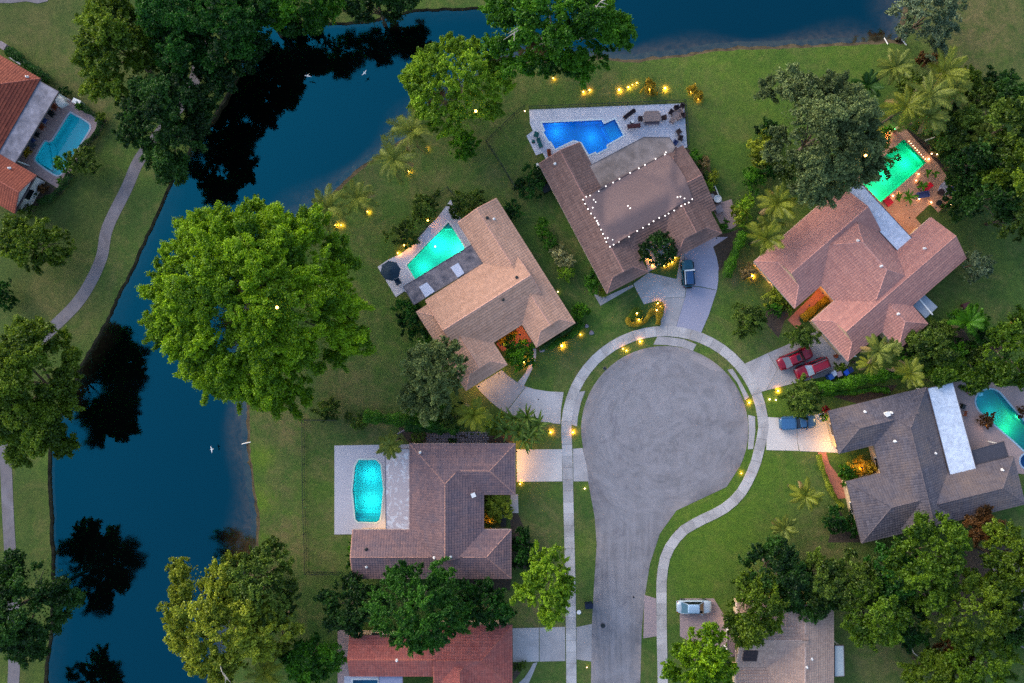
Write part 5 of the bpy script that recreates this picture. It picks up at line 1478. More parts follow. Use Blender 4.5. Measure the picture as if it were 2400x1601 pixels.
for (r, x, y, rx, ry, h, pal, lb) in [
    ('l', 560, 230, 190, 170, 2.8, 'mix', "bush beside the wedge-shaped pool's narrow end"),
    ('l', 310, 540, 160, 180, 2.6, 'mix', "bush along the wedge-shaped pool's lawn side, with a lamp in it"),
    ('l', 1080, 200, 210, 170, 3.0, 'mix', "bush tucked behind the tan house's back gable"),
    ('l', 1560, 270, 120, 120, 1.8, 'deep', "low dark bush beside the tan house's right wall"),
    ('k', 140, 1000, 80, 120, 2.0, 'hedge', "upper green bush in the strip left of the brown house"),
    ('k', 230, 1150, 90, 100, 2.2, 'green', "second green bush in the strip left of the brown house"),
    ('k', 340, 1300, 90, 120, 2.4, 'pale', "cream-flowered bush in the strip left of the brown house"),
    ('k', 440, 1370, 70, 80, 2.0, 'pale', "smaller pale-flowered bush beside the cream-flowered one"),
    ('k', 410, 1500, 90, 80, 2.0, 'lime', "yellow-green bush at the strip's lower end by the brown house"),
    ('e', 1720, 380, 60, 90, 2.0, 'green', "green bush at the brown house's front left corner"),
    ('e', 1800, 450, 30, 30, 1.2, 'yellow', "small yellow bush on the brown house's L-shaped walkway"),
    ('k', 1790, 300, 100, 140, 2.4, 'green', "bush at the end of the grey deck beside the brown house"),
    ('k', 1920, 300, 70, 90, 1.8, 'tan', "dry tan bush outside the brown house's right wall"),
    ('k', 2030, 440, 55, 70, 1.8, 'yellow', "yellow bush outside the brown house's right wall"),
    ('k', 1960, 550, 60, 65, 1.6, 'lime', "pale green bush next to the white pots"),
    ('k', 1930, 480, 50, 60, 1.4, 'dark', "dark bush next to the yellow one by the brown house"),
    ('k', 2150, 970, 40, 60, 1.5, 'green', "bush at the corner of the pink side patio"),
    ('k', 2310, 860, 90, 110, 2.6, 'yellow', "yellow-green shrub right of the pink side patio"),
    ('b', 1310, 1260, 90, 110, 2.2, 'deep', "dark bush against the brown house's left wall"),
    ('c', 560, 1020, 90, 130, 3.0, 'yellow', "yellowish shrub at the oak's left edge"),
    ('c', 600, 920, 80, 100, 3.2, 'dark', "dark shrub above the yellowish one at the oak's left edge"),
    ('c', 480, 1230, 70, 90, 2.6, 'green', "green shrub below the oak's left edge"),
    ('c', 560, 1180, 60, 60, 2.4, 'deep', "dark green shrub touching the oak's lower left"),
    ('c', 420, 1440, 80, 110, 2.6, 'lime', "yellow-green shrub below the oak, left of the palms"),
    ('f', 455, 615, 105, 105, 3.2, 'mix', "small dark tree on the pink house's front lawn"),
    ('f', 810, 745, 105, 75, 3.4, 'mix', "small tree hiding the corner of the pink house's driveway"),
    ('f', 660, 470, 70, 90, 1.8, 'yellow', "yellow shrub lit against the pink house's front wall"),
    ('f', 640, 550, 60, 60, 1.6, 'green', "green shrub in front of the pink house's front wall"),
    ('f', 725, 560, 45, 40, 1.4, 'olive', "olive shrub by the start of the terracotta walkway"),
    ('f', 450, 310, 60, 55, 1.4, 'tan', "brownish shrub ringed with light at the pink house's corner"),
    ('f', 2010, 260, 110, 110, 4, 'silver', "silvery open shrub on the dim lawn right of the pink house"),
    ('f', 1960, 620, 130, 80, 4, 'green', "broad-leaved green shrub beyond the pink house's lean-to"),
    ('f', 1770, 720, 120, 90, 3.5, 'mix', "mixed shrub along the pink house's lower right side"),
    ('f', 1680, 830, 90, 80, 3, 'olive', "olive shrub under the palms beside the pink house"),
    ('o', 1550, 1000, 270, 270, 4.5, 'mix', "leafy tree between the two right-hand driveways"),
    ('o', 1720, 1180, 60, 90, 1.8, 'pale', "pale shrub by the grey house's garage corner"),
    ('o', 1910, 1290, 60, 60, 1.4, 'green', "low green shrub at the grey house's garage corner"),
    ('o', 1915, 1170, 55, 55, 1.5, 'red', "small red shrub at the grey house's garage corner"),
    ('o', 2160, 530, 120, 70, 1.4, 'olive', "rounded olive bush beside the red cars"),
    ('q', 1370, 820, 130, 110, 1.0, 'rust', "rust-coloured plant bed beside the kidney pool"),
    ('q', 1930, 680, 80, 90, 1.2, 'rust', "reddish plants at the picture's edge beyond the kidney pool"),
    ('h', 1070, 350, 100, 90, 2.0, 'yellow', "yellow-lit shrub in the mottled house's entry recess"),
    ('h', 1040, 440, 60, 40, 1.4, 'flower', "orange-lit plants at the bottom of the mottled house's entry recess"),
    ('i', 1200, 90, 110, 70, 1.4, 'flower', "orange-lit plants in the grey house's entry recess"),
    ('i', 1130, 130, 60, 80, 1.6, 'green', "green shrub at the mouth of the grey house's entry recess"),
    ('i', 1040, 440, 80, 90, 2.2, 'deep', "dark bush on the lawn by the grey house's lower corner"),
    ('i', 1170, 480, 50, 90, 1.6, 'deep', "dark bush hugging the grey house's left wall"),
    ('d', 2260, 1250, 90, 80, 1.8, 'mix', "ragged bush above the fenced yard's corner"),
    ('t', 450, 370, 110, 90, 1.6, 'mix', "round bush among the stepping stones"),
    ('t', 900, 410, 60, 35, .7, 'dark', "tiny bush at the edge of the mottled roof"),
    ('n', 730, 1100, 150, 130, 3.5, 'mix', "leafy tree over the teal pool's lower corner"),
    ('n', 560, 1120, 90, 70, 3.0, 'green', "bright bush leaning over the teal pool"),
    ('n', 700, 640, 40, 50, 1.2, 'green', "small bush at the teal pool's upper edge"),
    ('n', 880, 730, 45, 45, 1.2, 'olive', "small olive bush at the far corner of the teal pool's deck"),
    ('n', 260, 1400, 70, 40, 1.3, 'deep', "dark bush against the white gable wall"),
    ('n', 380, 1350, 50, 40, 1.0, 'rust', "rusty plant below the white gable wall"),
    ('n', 240, 1540, 110, 60, 2.0, 'mix', "bush below the terracotta house"),
    ('n', 235, 1030, 40, 40, .9, 'flower', "yellow potted flowers under the grey patio roof's edge"),
    ('n', 525, 1280, 25, 25, .8, 'green', "tiny plant at the lower corner of the teal pool's deck"),
    ('n', 560, 500, 70, 35, 1.4, 'dark', "dark shrub at the upper corner of the grey patio roof"),
    ('e', 480, 620, 100, 120, 2.6, 'deep', "dark bush against the tan house's left wall"),
    ('e', 590, 800, 80, 60, 2.4, 'green', "green bush above the grey-green tree by the tan house"),
    ('e', 1640, 580, 60, 60, 1.8, 'hedge', "bright bush at the tan house's front right corner"),
    ('b', 2120, 600, 45, 50, 1.0, 'flower', "dark lamp-lit plant on the lakeside lawn"),
    ('c', 70, 620, 40, 35, .9, 'flower', "upper of two lamp-lit yellow plants right of the deck"),
    ('c', 110, 660, 30, 35, .9, 'flower', "lower of two lamp-lit yellow plants right of the deck"),
    ('m', 930, 290, 90, 60, 1.5, 'hedge', "plants lit bright green and yellow at the emerald pool's far corner"),
    ('m', 1800, 560, 80, 70, 1.6, 'rust', "reddish shrub beyond the emerald pool's fence"),
    ('i', 90, 1320, 40, 40, .8, 'rust', "reddish plant in the lawn under the lower-edge tree"),
    ('i', 440, 1540, 60, 70, 2.2, 'deep', "dark bush at the beige house's front door"),
    ('h', 1225, 1450, 40, 40, .8, 'mix', "pale plant in the bed by the red house's driveway"),
    ('f', 1850, 850, 110, 90, 3.0, 'green', "green shrub in the belt between the pink house and the kidney pool"),
    ('f', 1990, 880, 100, 80, 3.0, 'mix', "mixed shrub in the belt above the kidney pool"),
    ('f', 2080, 760, 90, 80, 3.2, 'deep', "dark shrub below the broad-leaved palm"),
    ('f', 1560, 880, 90, 60, 2.2, 'green', "green shrub under the hedge palm by the pink house"),
    ('c', 720, 1180, 70, 80, 2.4, 'mix', "shrub half under the oak's lower left branches"),
    ('c', 1900, 1350, 110, 120, 4.0, 'dark', "dark shrub below the upper right tree mass"),
    ('c', 1880, 880, 100, 90, 4.0, 'olive', "olive shrub between the palms and the upper right trees"),
    ('e', 700, 860, 70, 60, 2.0, 'deep', "dark shrub between the grey-green tree and the tan roof"),
    ('c', 1600, 590, 130, 90, 3.5, 'mix', "undergrowth shrub at the foot of the upper right palms"),
    ('c', 1960, 560, 110, 90, 4.0, 'olive', "olive shrub at the dry grass end of the upper right palms"),
    ('c', 2060, 680, 110, 90, 4.5, 'mix', "mixed shrub between the palms and the right edge"),
    ('c', 1800, 740, 110, 80, 3.5, 'dark', "dark undergrowth below the upper right palms"),
    ('c', 1700, 420, 90, 60, 3.0, 'rust', "dry brownish shrub under the thin shore tree"),
    ('c', 2180, 560, 100, 80, 4.5, 'dark', "dark shrub at the right edge below the dry grass"),
    ('e', 560, 1270, 110, 80, 2.6, 'green', "leafy shrub rising from the glossy hedge"),
    ('e', 780, 1310, 110, 80, 2.8, 'mix', "broad shrub in the row between the tan and mottled houses"),
    ('e', 1010, 1340, 100, 70, 2.8, 'yellow', "yellowish shrub left of the banana-leaf clump"),
    ('e', 120, 1320, 90, 50, 1.6, 'mix', "low shrub at the left end of the glossy hedge"),
    ('r', 340, 280, 90, 90, 1.2, 'hedge', "bright low bush near the tan house's front right corner"),
]:
    s_ = max(rx, ry) * REG[r][2] / PPM
    bush("bush", lb, r, x, y, rx, ry, h, pal, leaf=0.2 if s_ > 1.2 else 0.14, clump=max(.22, min(.75, s_ * .4)), dens=.95, rough=.22, group=GB)
hedge("clipped green hedge between the brown house's driveway and the pink house", 'f 405,40 370,120 335,210 300,300 295,350', 1.2, 1.5, 'hedge')
hedge("long green hedge between the pink house and the grey house", 'f 900,1110 1060,1080 1250,1030 1420,1000 1500,1000', 1.6, 1.7, 'hedge')
hedge("dark hedge below the long green one", 'f 930,1140 1150,1130 1300,1110 1400,1120', 0.7, 1.0, 'green')
hedge("glossy hedge along the fenced yard's upper side", 'e 170,1290 330,1310 500,1320 640,1350 800,1370', 1.5, 1.9, 'green')
hedge("second run of glossy hedge above the stepping stones", 't 300,190 600,230 850,220 1000,250', 1.4, 1.8, 'deep')
hedge("yellow hedge edging the grey house's terracotta walkway", 'i 925,-10 945,70 975,150 1010,240 1060,320 1090,350', 0.6, 0.8, 'yellow', .13)
hedge("lamp-lit yellow border curling round the front flower bed", 'r 1010,380 990,440 1060,470 1180,460 1250,390 1310,300 1350,270', 0.55, 0.5, 'flower', .13)
hedge("short lamp-lit yellow hedge along the brown house's driveway", 'r 1410,180 1440,240 1420,330 1400,480', 0.8, 0.6, 'flower', .13)
hedge("leafy planting in the front flower bed's loop", 'r 1030,400 1060,330 1110,270 1160,330 1130,400', 0.7, 0.5, 'olive', .14)
hedge("planted strip beside the pink house's terracotta entry", 's 900,1230 1080,1080 1230,960 1300,920', 0.9, 0.5, 'flower', .15)
hedge("dark planting against the pink house's entry wall", 's 870,1010 990,890 1090,800', 0.35, 0.6, 'olive', .14)
hedge("flower bed in the tan house's entry court", 'e 1090,790 1150,755 1215,715', 0.7, 0.6, 'flower', .14)
hedge("dark shrubs under the tan house's front eave", 'e 1360,830 1450,770 1560,690 1620,640', 0.7, 0.8, 'dark', .16)
hedge("low leafy edging on the lawn by the tan house", 'e 1420,820 1500,780 1580,740 1660,650', 0.8, 0.6, 'green', .16)
hedge("shrub row round the teal pool's outer edge", 'n 700,610 790,680 900,760 880,860 800,950 730,1010', 0.7, 0.9, 'dark', .16)
hedge("shrub row below the teal pool's deck", 'n 640,1230 560,1350 480,1430 360,1480', 0.8, 0.9, 'dark', .16)
hedge("dark shrubs along the terracotta house's upper wall", 'n 110,170 200,230 330,340 470,430', 1.2, 1.3, 'deep', .17)
hedge("undergrowth behind the emerald pool's deck", 'm 1250,200 1450,330 1600,480 1750,650 1850,800', 1.8, 2.0, 'mix', .2)
hedge("bushes along the right side of the terracotta deck", 'm 1750,700 1900,900 2000,1050 2050,1200', 2.0, 2.6, 'dark', .22)
hedge("leafy hedge behind the kidney pool's deck", 'q 450,200 650,160 900,120 1050,60', 1.6, 2.0, 'green', .2)
hedge("leafy hedge at the kidney pool's upper right", 'q 1400,80 1600,200 1750,180 1960,250', 1.8, 2.2, 'green', .2)
hedge("tall shrubs at the tan house's narrow left side", 'e 560,700 620,790 690,860', 0.7, 1.6, 'deep', .18)
hedge("shrubs under the brown house's right wall", 'k 1730,230 1800,380 1870,500', 0.9, 1.3, 'dark', .17)
GP = "palms"
for (r, x, y, rad, h, pal, lb) in [
    ('b', 490, 900, 190, 7, 'palm', "larger of the two leaning palms below the yellow-green lakeside tree"),
    ('b', 360, 1100, 170, 6.5, 'palm', "smaller of the two leaning palms below the yellow-green lakeside tree"),
    ('F', 752, 478, 55, 6, 'palm', "palm at the lakeside next to the giant tree"),
    ('F', 820, 455, 48, 5.5, 'palm', "lakeside palm second from the giant tree"),
    ('g', 1820, 1500, 150, 5, 'palmy', "fan-shaped palm at the lower edge below the yellowish tree"),
    ('c', 1460, 460, 130, 7, 'palm', "palm on the upper right lawn nearest the shore"),
    ('c', 1270, 590, 110, 6, 'dark', "dark young palm at the oak's upper right"),
    ('c', 1790, 500, 170, 8, 'palmy', "tall palm of the upper right clump nearest the dry grass"),
    ('c', 1690, 660, 170, 8, 'palm', "palm in the middle of the upper right clump"),
    ('c', 1530, 740, 160, 7.5, 'palmy', "palm of the upper right clump beside the oak"),
    ('c', 1860, 620, 130, 7, 'palm', "palm of the upper right clump farthest from the oak"),
    ('c', 1690, 800, 140, 7, 'palm', "palm of the upper right clump nearest the emerald pool"),
    ('c', 650, 1400, 150, 6, 'palmy', "yellowish palm between the oak and the pink roof"),
    ('f', 570, 70, 150, 5.5, 'palmy', "palm brushing the pink roof's left corner"),
    ('f', 600, -20, 110, 5, 'palm', "shorter palm above the one at the pink roof's left corner"),
    ('f', 1340, 850, 120, 6.5, 'palm', "palm at the pink house's lowest corner"),
    ('f', 1290, 940, 90, 5, 'palmy', "short palm by the blue bins"),
    ('f', 1440, 830, 80, 6, 'palm', "small palm right of the pink house's lowest corner"),
    ('f', 1555, 1000, 120, 6, 'palmy', "palm in the hedge above the grey roof"),
    ('i', 840, 280, 120, 4.5, 'palmy', "stout palm on the lawn before the grey house"),
    ('i', 700, 500, 95, 3.5, 'palm', "young palm on the lawn below the stout one"),
    ('e', 340, 1500, 100, 4.5, 'palm', "palm at the upper corner of the white pool deck"),
    ('e', 910, 1290, 130, 5, 'palmy', "palm in the hedge row above the mottled roof"),
    ('f', 1960, 650, 110, 4, 'green', "broad-leaved palm beyond the pink house's lean-to"),
    ('c', 2050, 950, 120, 6, 'palm', "palm buried in the right-hand trees"),
]:
    palm(lb, r, x, y, rad, h, pal, n=20, group=GP)
for (r, x, y, rad, h, n, lb) in [('m', 1250, 1310, 150, 2.2, 13, "star-shaped palm in a pot on the terracotta deck"), ('m', 1080, 1310, 70, 1.2, 10, "small potted plant beside the star-shaped palm"),
                                 ('m', 1460, 1150, 90, 2.0, 10, "dark potted palm by the red loungers"), ('m', 1540, 950, 70, 1.6, 9, "upper of two dark potted palms near the deck's far side"), ('m', 1640, 960, 60, 1.6, 9, "lower of two dark potted palms near the deck's far side")]:
    strap_plant(lb, r, x, y, rad, h, 'green', n, 0.3, "potted_palm", "plant")
for i, (x, y, lb) in enumerate([(1700, 130, "upper left of the glossy banana-leaf clump by the sidewalk"), (1880, 100, "topmost plant of the glossy banana-leaf clump by the sidewalk"), (2020, 200, "banana-leaf plant of the clump nearest the driveway"), (1600, 260, "leftmost banana-leaf plant of the clump by the mottled house"),
                             (1760, 270, "middle banana-leaf plant of the clump by the sidewalk"), (1940, 310, "lower right banana-leaf plant of the clump by the sidewalk"), (1850, 390, "lowest banana-leaf plant of the clump, over the lit driveway"), (1480, 180, "banana-leaf plant beside the yellowish hedge palm")]):
    strap_plant(lb, 't', x, y, 190, 3.2, 'mix', 15, 0.32, "banana_plant", "plant", "banana-leaf plants by the sidewalk")
# ------------------------------------------------------------------ lamps
WARM, AMBER, ORANGE = (1.0, 0.60, 0.20), (1.0, 0.50, 0.12), (1.0, 0.40, 0.06)
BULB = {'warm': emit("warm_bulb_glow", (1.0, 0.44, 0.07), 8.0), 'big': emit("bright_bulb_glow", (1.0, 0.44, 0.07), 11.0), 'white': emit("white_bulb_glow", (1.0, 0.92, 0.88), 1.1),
        'green': emit("green_bulb_glow", (0.2, 1.0, 0.35), 7.0), 'soft': emit("soft_bulb_glow", (1.0, 0.62, 0.3), 5.0)}
def ico(r, sub=1):
    bm = bmesh.new(); bmesh.ops.create_icosphere(bm, subdivisions=sub, radius=r)
    me = bpy.data.meshes.new("bulb"); bm.to_mesh(me); bm.free(); return me
BM = {}
def bulb_mesh(kind, r):
    if (kind, r) not in BM:
        me = ico(r); me.materials.append(BULB[kind]); BM[(kind, r)] = me
    return BM[(kind, r)]
def garden_lamp(label, r, x, y, kind='warm', rad=0.11, h=0.42, group="garden lamps", name="garden_lamp"):
    w = W(px(r, x, y), h)
    root = thing(name, label, "lamp", (w.x, w.y, 0), group)
    m = MB(); m.tube([(0, 0, -.05), (0, 0, h - rad * .9)], 0.025, 6); m.lathe([(0.07, h - rad * 1.05), (0.05, h - rad * .8)], n=8)
    m.build("stake", MAT['metal_dark'], root)
    new_obj("bulb", bulb_mesh(kind, round(rad * .8, 3)), root, (0, 0, h))
    if name == "garden_lamp":
        pl = bpy.data.lights.new("lamp_light", 'SPOT'); pl.shadow_soft_size = 0.06; pl.spot_size = math.radians(164); pl.spot_blend = 1.0
        k = {'warm': 2400, 'big': 4200, 'soft': 500, 'green': 1200, 'white': 300}[kind]
        rad *= 1.0; pl.energy = k * rad * rad * random.uniform(.75, 1.25); pl.color = {'green': (.2, 1, .35), 'soft': (1, .58, .26)}.get(kind, (1.0, 0.36, 0.05))
        o = bpy.data.objects.new("lamp_light", pl); COL.objects.link(o); o.parent = root; o.location = (0.1, 0, max(.3, h - rad * .8))
    return root
def hanging_lamp(label, r, x, y, z, kind='warm', rad=0.14):
    w = W(px(r, x, y), z)
    root = thing("hanging_lantern", label, "lantern", (w.x, w.y, z), "lanterns hung in trees")
    m = MB(); m.tube([(0, 0, -1.2), (0, 0, -rad)], 0.012, 5); m.lathe([(0.06, -rad * 1.3), (0.1, -rad * .9), (0.05, -rad * .7)], n=8); m.build("cable", MAT['metal_dark'], root)
    new_obj("bulb", bulb_mesh(kind, rad), root)
for a in [
    ("lamp on the lakeside lawn below the white-branched tree", 'b', 1458, 538), ("left of a pair of lamps on the lakeside lawn", 'b', 1665, 632, 'warm', .13), ("right of a pair of lamps on the lakeside lawn", 'b', 1708, 620, 'warm', .13),
    ("large bright lamp starting the lakeside row above the deck", 'b', 1912, 618, 'big', .17), ("second lamp of the lakeside row above the deck", 'b', 1975, 600, 'big', .13), ("small third lamp of the lakeside row above the deck", 'b', 2003, 583, 'warm', .08),
    ("lamp at the top of the lakeside row above the deck", 'b', 2033, 570, 'warm', .1), ("lamp under the dark plant above the deck", 'b', 2120, 612, 'warm', .12), ("large bright lamp ending the row above the deck", 'b', 2228, 607, 'big', .17),
    ("lamp at the upper of the two yellow plants right of the deck", 'c', 55, 632, 'warm', .12), ("lamp at the lower of the two yellow plants right of the deck", 'c', 107, 682, 'warm', .09),
    ("lamp under the smaller leaning palm", 'b', 462, 1180, 'big', .13), ("faint lamp under the larger leaning palm", 'b', 585, 1020, 'warm', .09), ("lamp under the second lakeside palm", 'b', 180, 1457, 'warm', .12), ("lamp under the palm next to the giant tree", 'F', 770, 517, 'big', .13),
    ("second lamp under the palm next to the giant tree", 'F', 783, 517, 'warm', .1), ("pale lamp on the fence corner near the grey deck", 'b', 1262, 765, 'soft', .1, 1.0),
    ("upper lamp in the bushes beside the wedge pool", 'l', 600, 375, 'big', .13, 1.6), ("middle lamp in the bushes beside the wedge pool", 'l', 332, 660, 'big', .14, 1.2), ("lowest lamp beside the wedge pool's deck", 'l', 255, 750, 'warm', .11),
    ("large bright lamp on the tan house's front lawn", 'e', 1517, 812, 'big', .2), ("small lamp right of the large one on the tan house's lawn", 'e', 1645, 735, 'warm', .11), ("lamp beside the round shrub in the tan house's court", 'e', 1255, 925, 'big', .12, .9),
    ("tiny lamp along the tan house's right wall", 'e', 1490, 440, 'soft', .09), ("lamp in the verge at the top of the turning circle", 'e', 2055, 783, 'big', .13), ("left of two lamps by the turning circle's upper rim", 'e', 1938, 832, 'warm', .11),
    ("right of two lamps by the turning circle's upper rim", 'e', 1962, 845, 'warm', .11), ("lamp on the lawn left of the sidewalk by the lit driveway", 'e', 1440, 1408, 'big', .13), ("lamp in the verge between sidewalk and road", 'e', 1593, 1408, 'big', .12),
    ("lamp at the mottled house's driveway corner", 'h', 1230, 198, 'warm', .12), ("pale lamp in the verge below the mottled house's driveway", 'h', 1675, 230, 'soft', .11), ("lamp in the verge along the curve on the right", 'i', 403, 125, 'warm', .09),
    ("left of two small lamps on the lawn by the leafy tree", 'o', 1070, 1020, 'soft', .12), ("right of two small lamps on the lawn by the leafy tree", 'o', 1165, 1028, 'soft', .12), ("bright lamp at the edge of the red cars' driveway", 'o', 1200, 890, 'big', .14),
    ("lamp in the small grass wedge by the turning circle", 'o', 757, 1070, 'big', .12), ("large bright lamp at the pink house's left corner", 'f', 478, 330, 'big', .2),
    ("upper lamp in the front flower bed's loop", 'r', 1120, 315, 'big', .13), ("lower lamp in the front flower bed's loop", 'r', 1145, 400, 'big', .13), ("topmost lamp in the driveway's yellow hedge", 'r', 1405, 180, 'big', .11), ("second lamp in the driveway's yellow hedge", 'r', 1440, 222, 'big', .11), ("third lamp in the driveway's yellow hedge", 'r', 1390, 272, 'big', .13),
    ("yellow lamp in the plants at the emerald pool's corner", 'm', 880, 345, 'big', .16, .8), ("green lamp left among the plants at the emerald pool's corner", 'm', 890, 268, 'green', .12, .8), ("green lamp right among the plants at the emerald pool's corner", 'm', 1025, 272, 'green', .12, .8),
    ("unlit white object with an added glow outside the red house's lawn verge", 'h', 1690, 1460, 'soft', .07),  # white object read as unlit; its lamp glow is added
    ("lamp above the other two beyond the emerald pool's fence", 'm', 1635, 585, 'soft', .12), ("left lamp of the trio beyond the emerald pool's fence", 'm', 1590, 655, 'soft', .1), ("right lamp of the trio beyond the emerald pool's fence", 'm', 1675, 665, 'soft', .1),
    ("lamp at the emerald pool's right corner", 'm', 1545, 735, 'soft', .12), ("lamp on the deck beside the emerald pool's lower edge", 'm', 1390, 967, 'soft', .1), ("lamp on the deck near the dark potted palm", 'm', 1355, 1065, 'soft', .09),
    ("upper lamp left of the star-shaped palm", 'm', 1090, 1255, 'soft', .1), ("lower lamp left of the star-shaped palm", 'm', 1000, 1300, 'soft', .1), ("lamp right of the star-shaped palm", 'm', 1400, 1345, 'soft', .11), ("lamp at the inner corner of the terracotta deck", 'm', 1585, 1400, 'soft', .11),
    ("left lamp at the terracotta deck's lower edge", 'm', 1885, 1430, 'soft', .09), ("right lamp at the terracotta deck's lower edge", 'm', 1945, 1390, 'soft', .09),
]:
    garden_lamp(*a)
ORD = ["first", "second", "third", "fourth", "fifth", "sixth", "seventh", "eighth", "ninth", "tenth", "eleventh", "twelfth", "thirteenth", "fourteenth", "fifteenth", "sixteenth", "seventeenth", "eighteenth"]
for i in range(9):
    x, y = 1245 + i * 31, 465 + i * 34
    garden_lamp(ORD[i] + " small light from the top in the row along the emerald pool's far edge", 'm', x, y, 'soft', .06, .16, "row of lights along the emerald pool", "pool_edge_light")
for i, (x, y) in enumerate([(1300, 1335), (1325, 1365), (1355, 1420), (1485, 1420), (1530, 1405), (1570, 1385), (1605, 1330)]):
    garden_lamp(ORD[i] + " small lamp from the left around the clipped dark tree", 'k', x, y, 'warm', .1, .3, "ring of lamps under the clipped tree")
hanging_lamp("lantern glowing in the giant tree's crown", 'F', 636, 706, 17.2, 'warm', .17)
hanging_lamp("lantern glowing in the yellow-green lakeside tree", 'b', 925, 765, 10.0, 'big', .16)
hanging_lamp("lantern glowing in the big oak", 'm', 580, 683, 12.0, 'warm', .15)

# string of bulbs round the roof sheet
def on_roofA(x, y, up=0.22):
    p = px('k', x, y); z = 4.0
    for _ in range(5): w = W(p, z); z = max(2.95, HA['height'](w.x, w.y)) + up
    return W(p, z)
EDGES = {"along the grey roof sheet's upper edge": [(630, 662), (672, 650), (765, 603), (845, 548), (925, 507), (995, 466), (1112, 400), (1208, 350), (1275, 312), (1392, 245), (1493, 198), (1505, 175)],
         "down the grey roof sheet's left edge": [(595, 695), (617, 740), (648, 798), (682, 848), (722, 893), (745, 928), (755, 952), (765, 970), (792, 1025), (812, 1072), (835, 1120), (850, 1160), (890, 1213)],
         "along the grey roof sheet's lower edge": [(930, 1190), (987, 1158), (1100, 1102), (1190, 1040), (1253, 1005), (1320, 967), (1370, 933), (1432, 895), (1497, 872), (1535, 848), (1597, 815), (1675, 765), (1715, 745), (1757, 727), (1795, 690)],
         "lying loose on the grey roof sheet": [(700, 783), (710, 697), (732, 722), (865, 1115), (917, 1137), (1087, 763), (1113, 790), (1633, 668), (1665, 662), (1710, 682)]}
for ed, lst in EDGES.items():
    for i, (x, y) in enumerate(lst):
        w = on_roofA(x, y)
        t = thing("string_bulb", "%s white bulb from the left %s" % (ORD[i], ed) if 'left' not in ed else "%s white bulb from the top %s" % (ORD[i], ed), "light bulb", w, "string of bulbs on the brown roof")
        new_obj("bulb", bulb_mesh('white', .085), t); MB().lathe([(0.05, -.2), (0.06, -.08)], n=6).build("socket", MAT['metal_dark'], t)
cb = MB(); ring_ = [on_roofA(x, y, .17) for x, y in [(595, 695), (765, 603), (925, 507), (1112, 400), (1275, 312), (1493, 198)]]
cb.tube(ring_, 0.025, 5)
setp(cb.build("light_cable", MAT['metal_dark']), "dark cable along the upper edge of the grey roof sheet", "cable")
cb = MB().tube([on_roofA(x, y, .17) for x, y in [(595, 695), (648, 798), (722, 893), (792, 1025), (890, 1213)]], 0.025, 5)
setp(cb.build("light_cable", MAT['metal_dark']), "dark cable along the left edge of the grey roof sheet", "cable")

# wall lanterns and eave lights (real lamps of the houses)
def wall_light(label, r, x, y, z, power, col=AMBER, size=0.08, vis=True):
    w = W(px(r, x, y), z)
    root = thing("wall_lantern", label, "lantern", w, "house lanterns")
    m = MB(); m.lathe([(0.02, .16), (0.10, .08), (0.11, .06)], n=8); m.build("cap", MAT['metal_dark'], root)
    pl = bpy.data.lights.new("lantern_light", 'SPOT'); pl.spot_size = math.radians(165); pl.spot_blend = 0.4; pl.energy = power; pl.color = col; pl.shadow_soft_size = size
    o = bpy.data.objects.new("lantern_light", pl); COL.objects.link(o); o.parent = root; o.location = (0, 0, -.06)
for a in [("lantern at the head of the pink house's entry court", 's', 1230, 830, 2.3, 60, ORANGE), ("lantern over the pink house's terracotta walk", 's', 1020, 1020, 2.4, 26, ORANGE),
          ("upper light washing the pink house's front wall", 's', 215, 420, 0.7, 9, AMBER), ("middle light washing the pink house's front wall", 's', 420, 690, 0.7, 9, AMBER), ("lower light washing the pink house's front wall", 's', 690, 960, 0.6, 12, AMBER),
          ("lantern in the tan house's entry court", 'e', 1232, 735, 2.3, 42, ORANGE), ("second lantern in the tan house's entry court", 'e', 1110, 800, 2.0, 14, ORANGE), ("left light over the tan house's garage", 'e', 945, 1092, 2.0, 70, AMBER), ("right light over the tan house's garage", 'e', 1085, 1005, 2.0, 40, AMBER),
          ("lantern in the grey house's entry recess", 'i', 1235, 85, 2.0, 34, ORANGE), ("upper light over the grey house's garage", 'f', 1012, 1330, 2.1, 40, WARM), ("lower light over the grey house's garage", 'f', 1055, 1515, 2.1, 110, AMBER),
          ("upper light over the mottled house's garage", 'e', 1206, 1540, 2.1, 80, AMBER), ("lower light over the mottled house's garage", 'h', 1208, 120, 2.1, 80, AMBER), ("lantern in the mottled house's entry recess", 'h', 1010, 460, 1.6, 9, AMBER),
          ("light under the mottled house's patio roof near the pool steps", 'h', 270, 512, 1.9, 50, WARM), ("light beside the beige house's driveway", 'i', 318, 1180, 1.5, 10, AMBER),
          ("lantern over the brown house's garage corner", 'k', 2060, 1120, 1.8, 5, WARM), ("lamp under the terracotta deck's trees", 'm', 1650, 1480, 2.4, 24, AMBER), ("lamp among the potted palms on the terracotta deck", 'm', 1200, 1450, 2.6, 36, AMBER), ("lamp at the white roof's edge over the terracotta deck", 'c', 1560, 1500, 2.4, 26, AMBER),
          ("light by the kidney pool's planting", 'q', 1400, 900, 0.9, 4, AMBER)]:
    wall_light(*a)

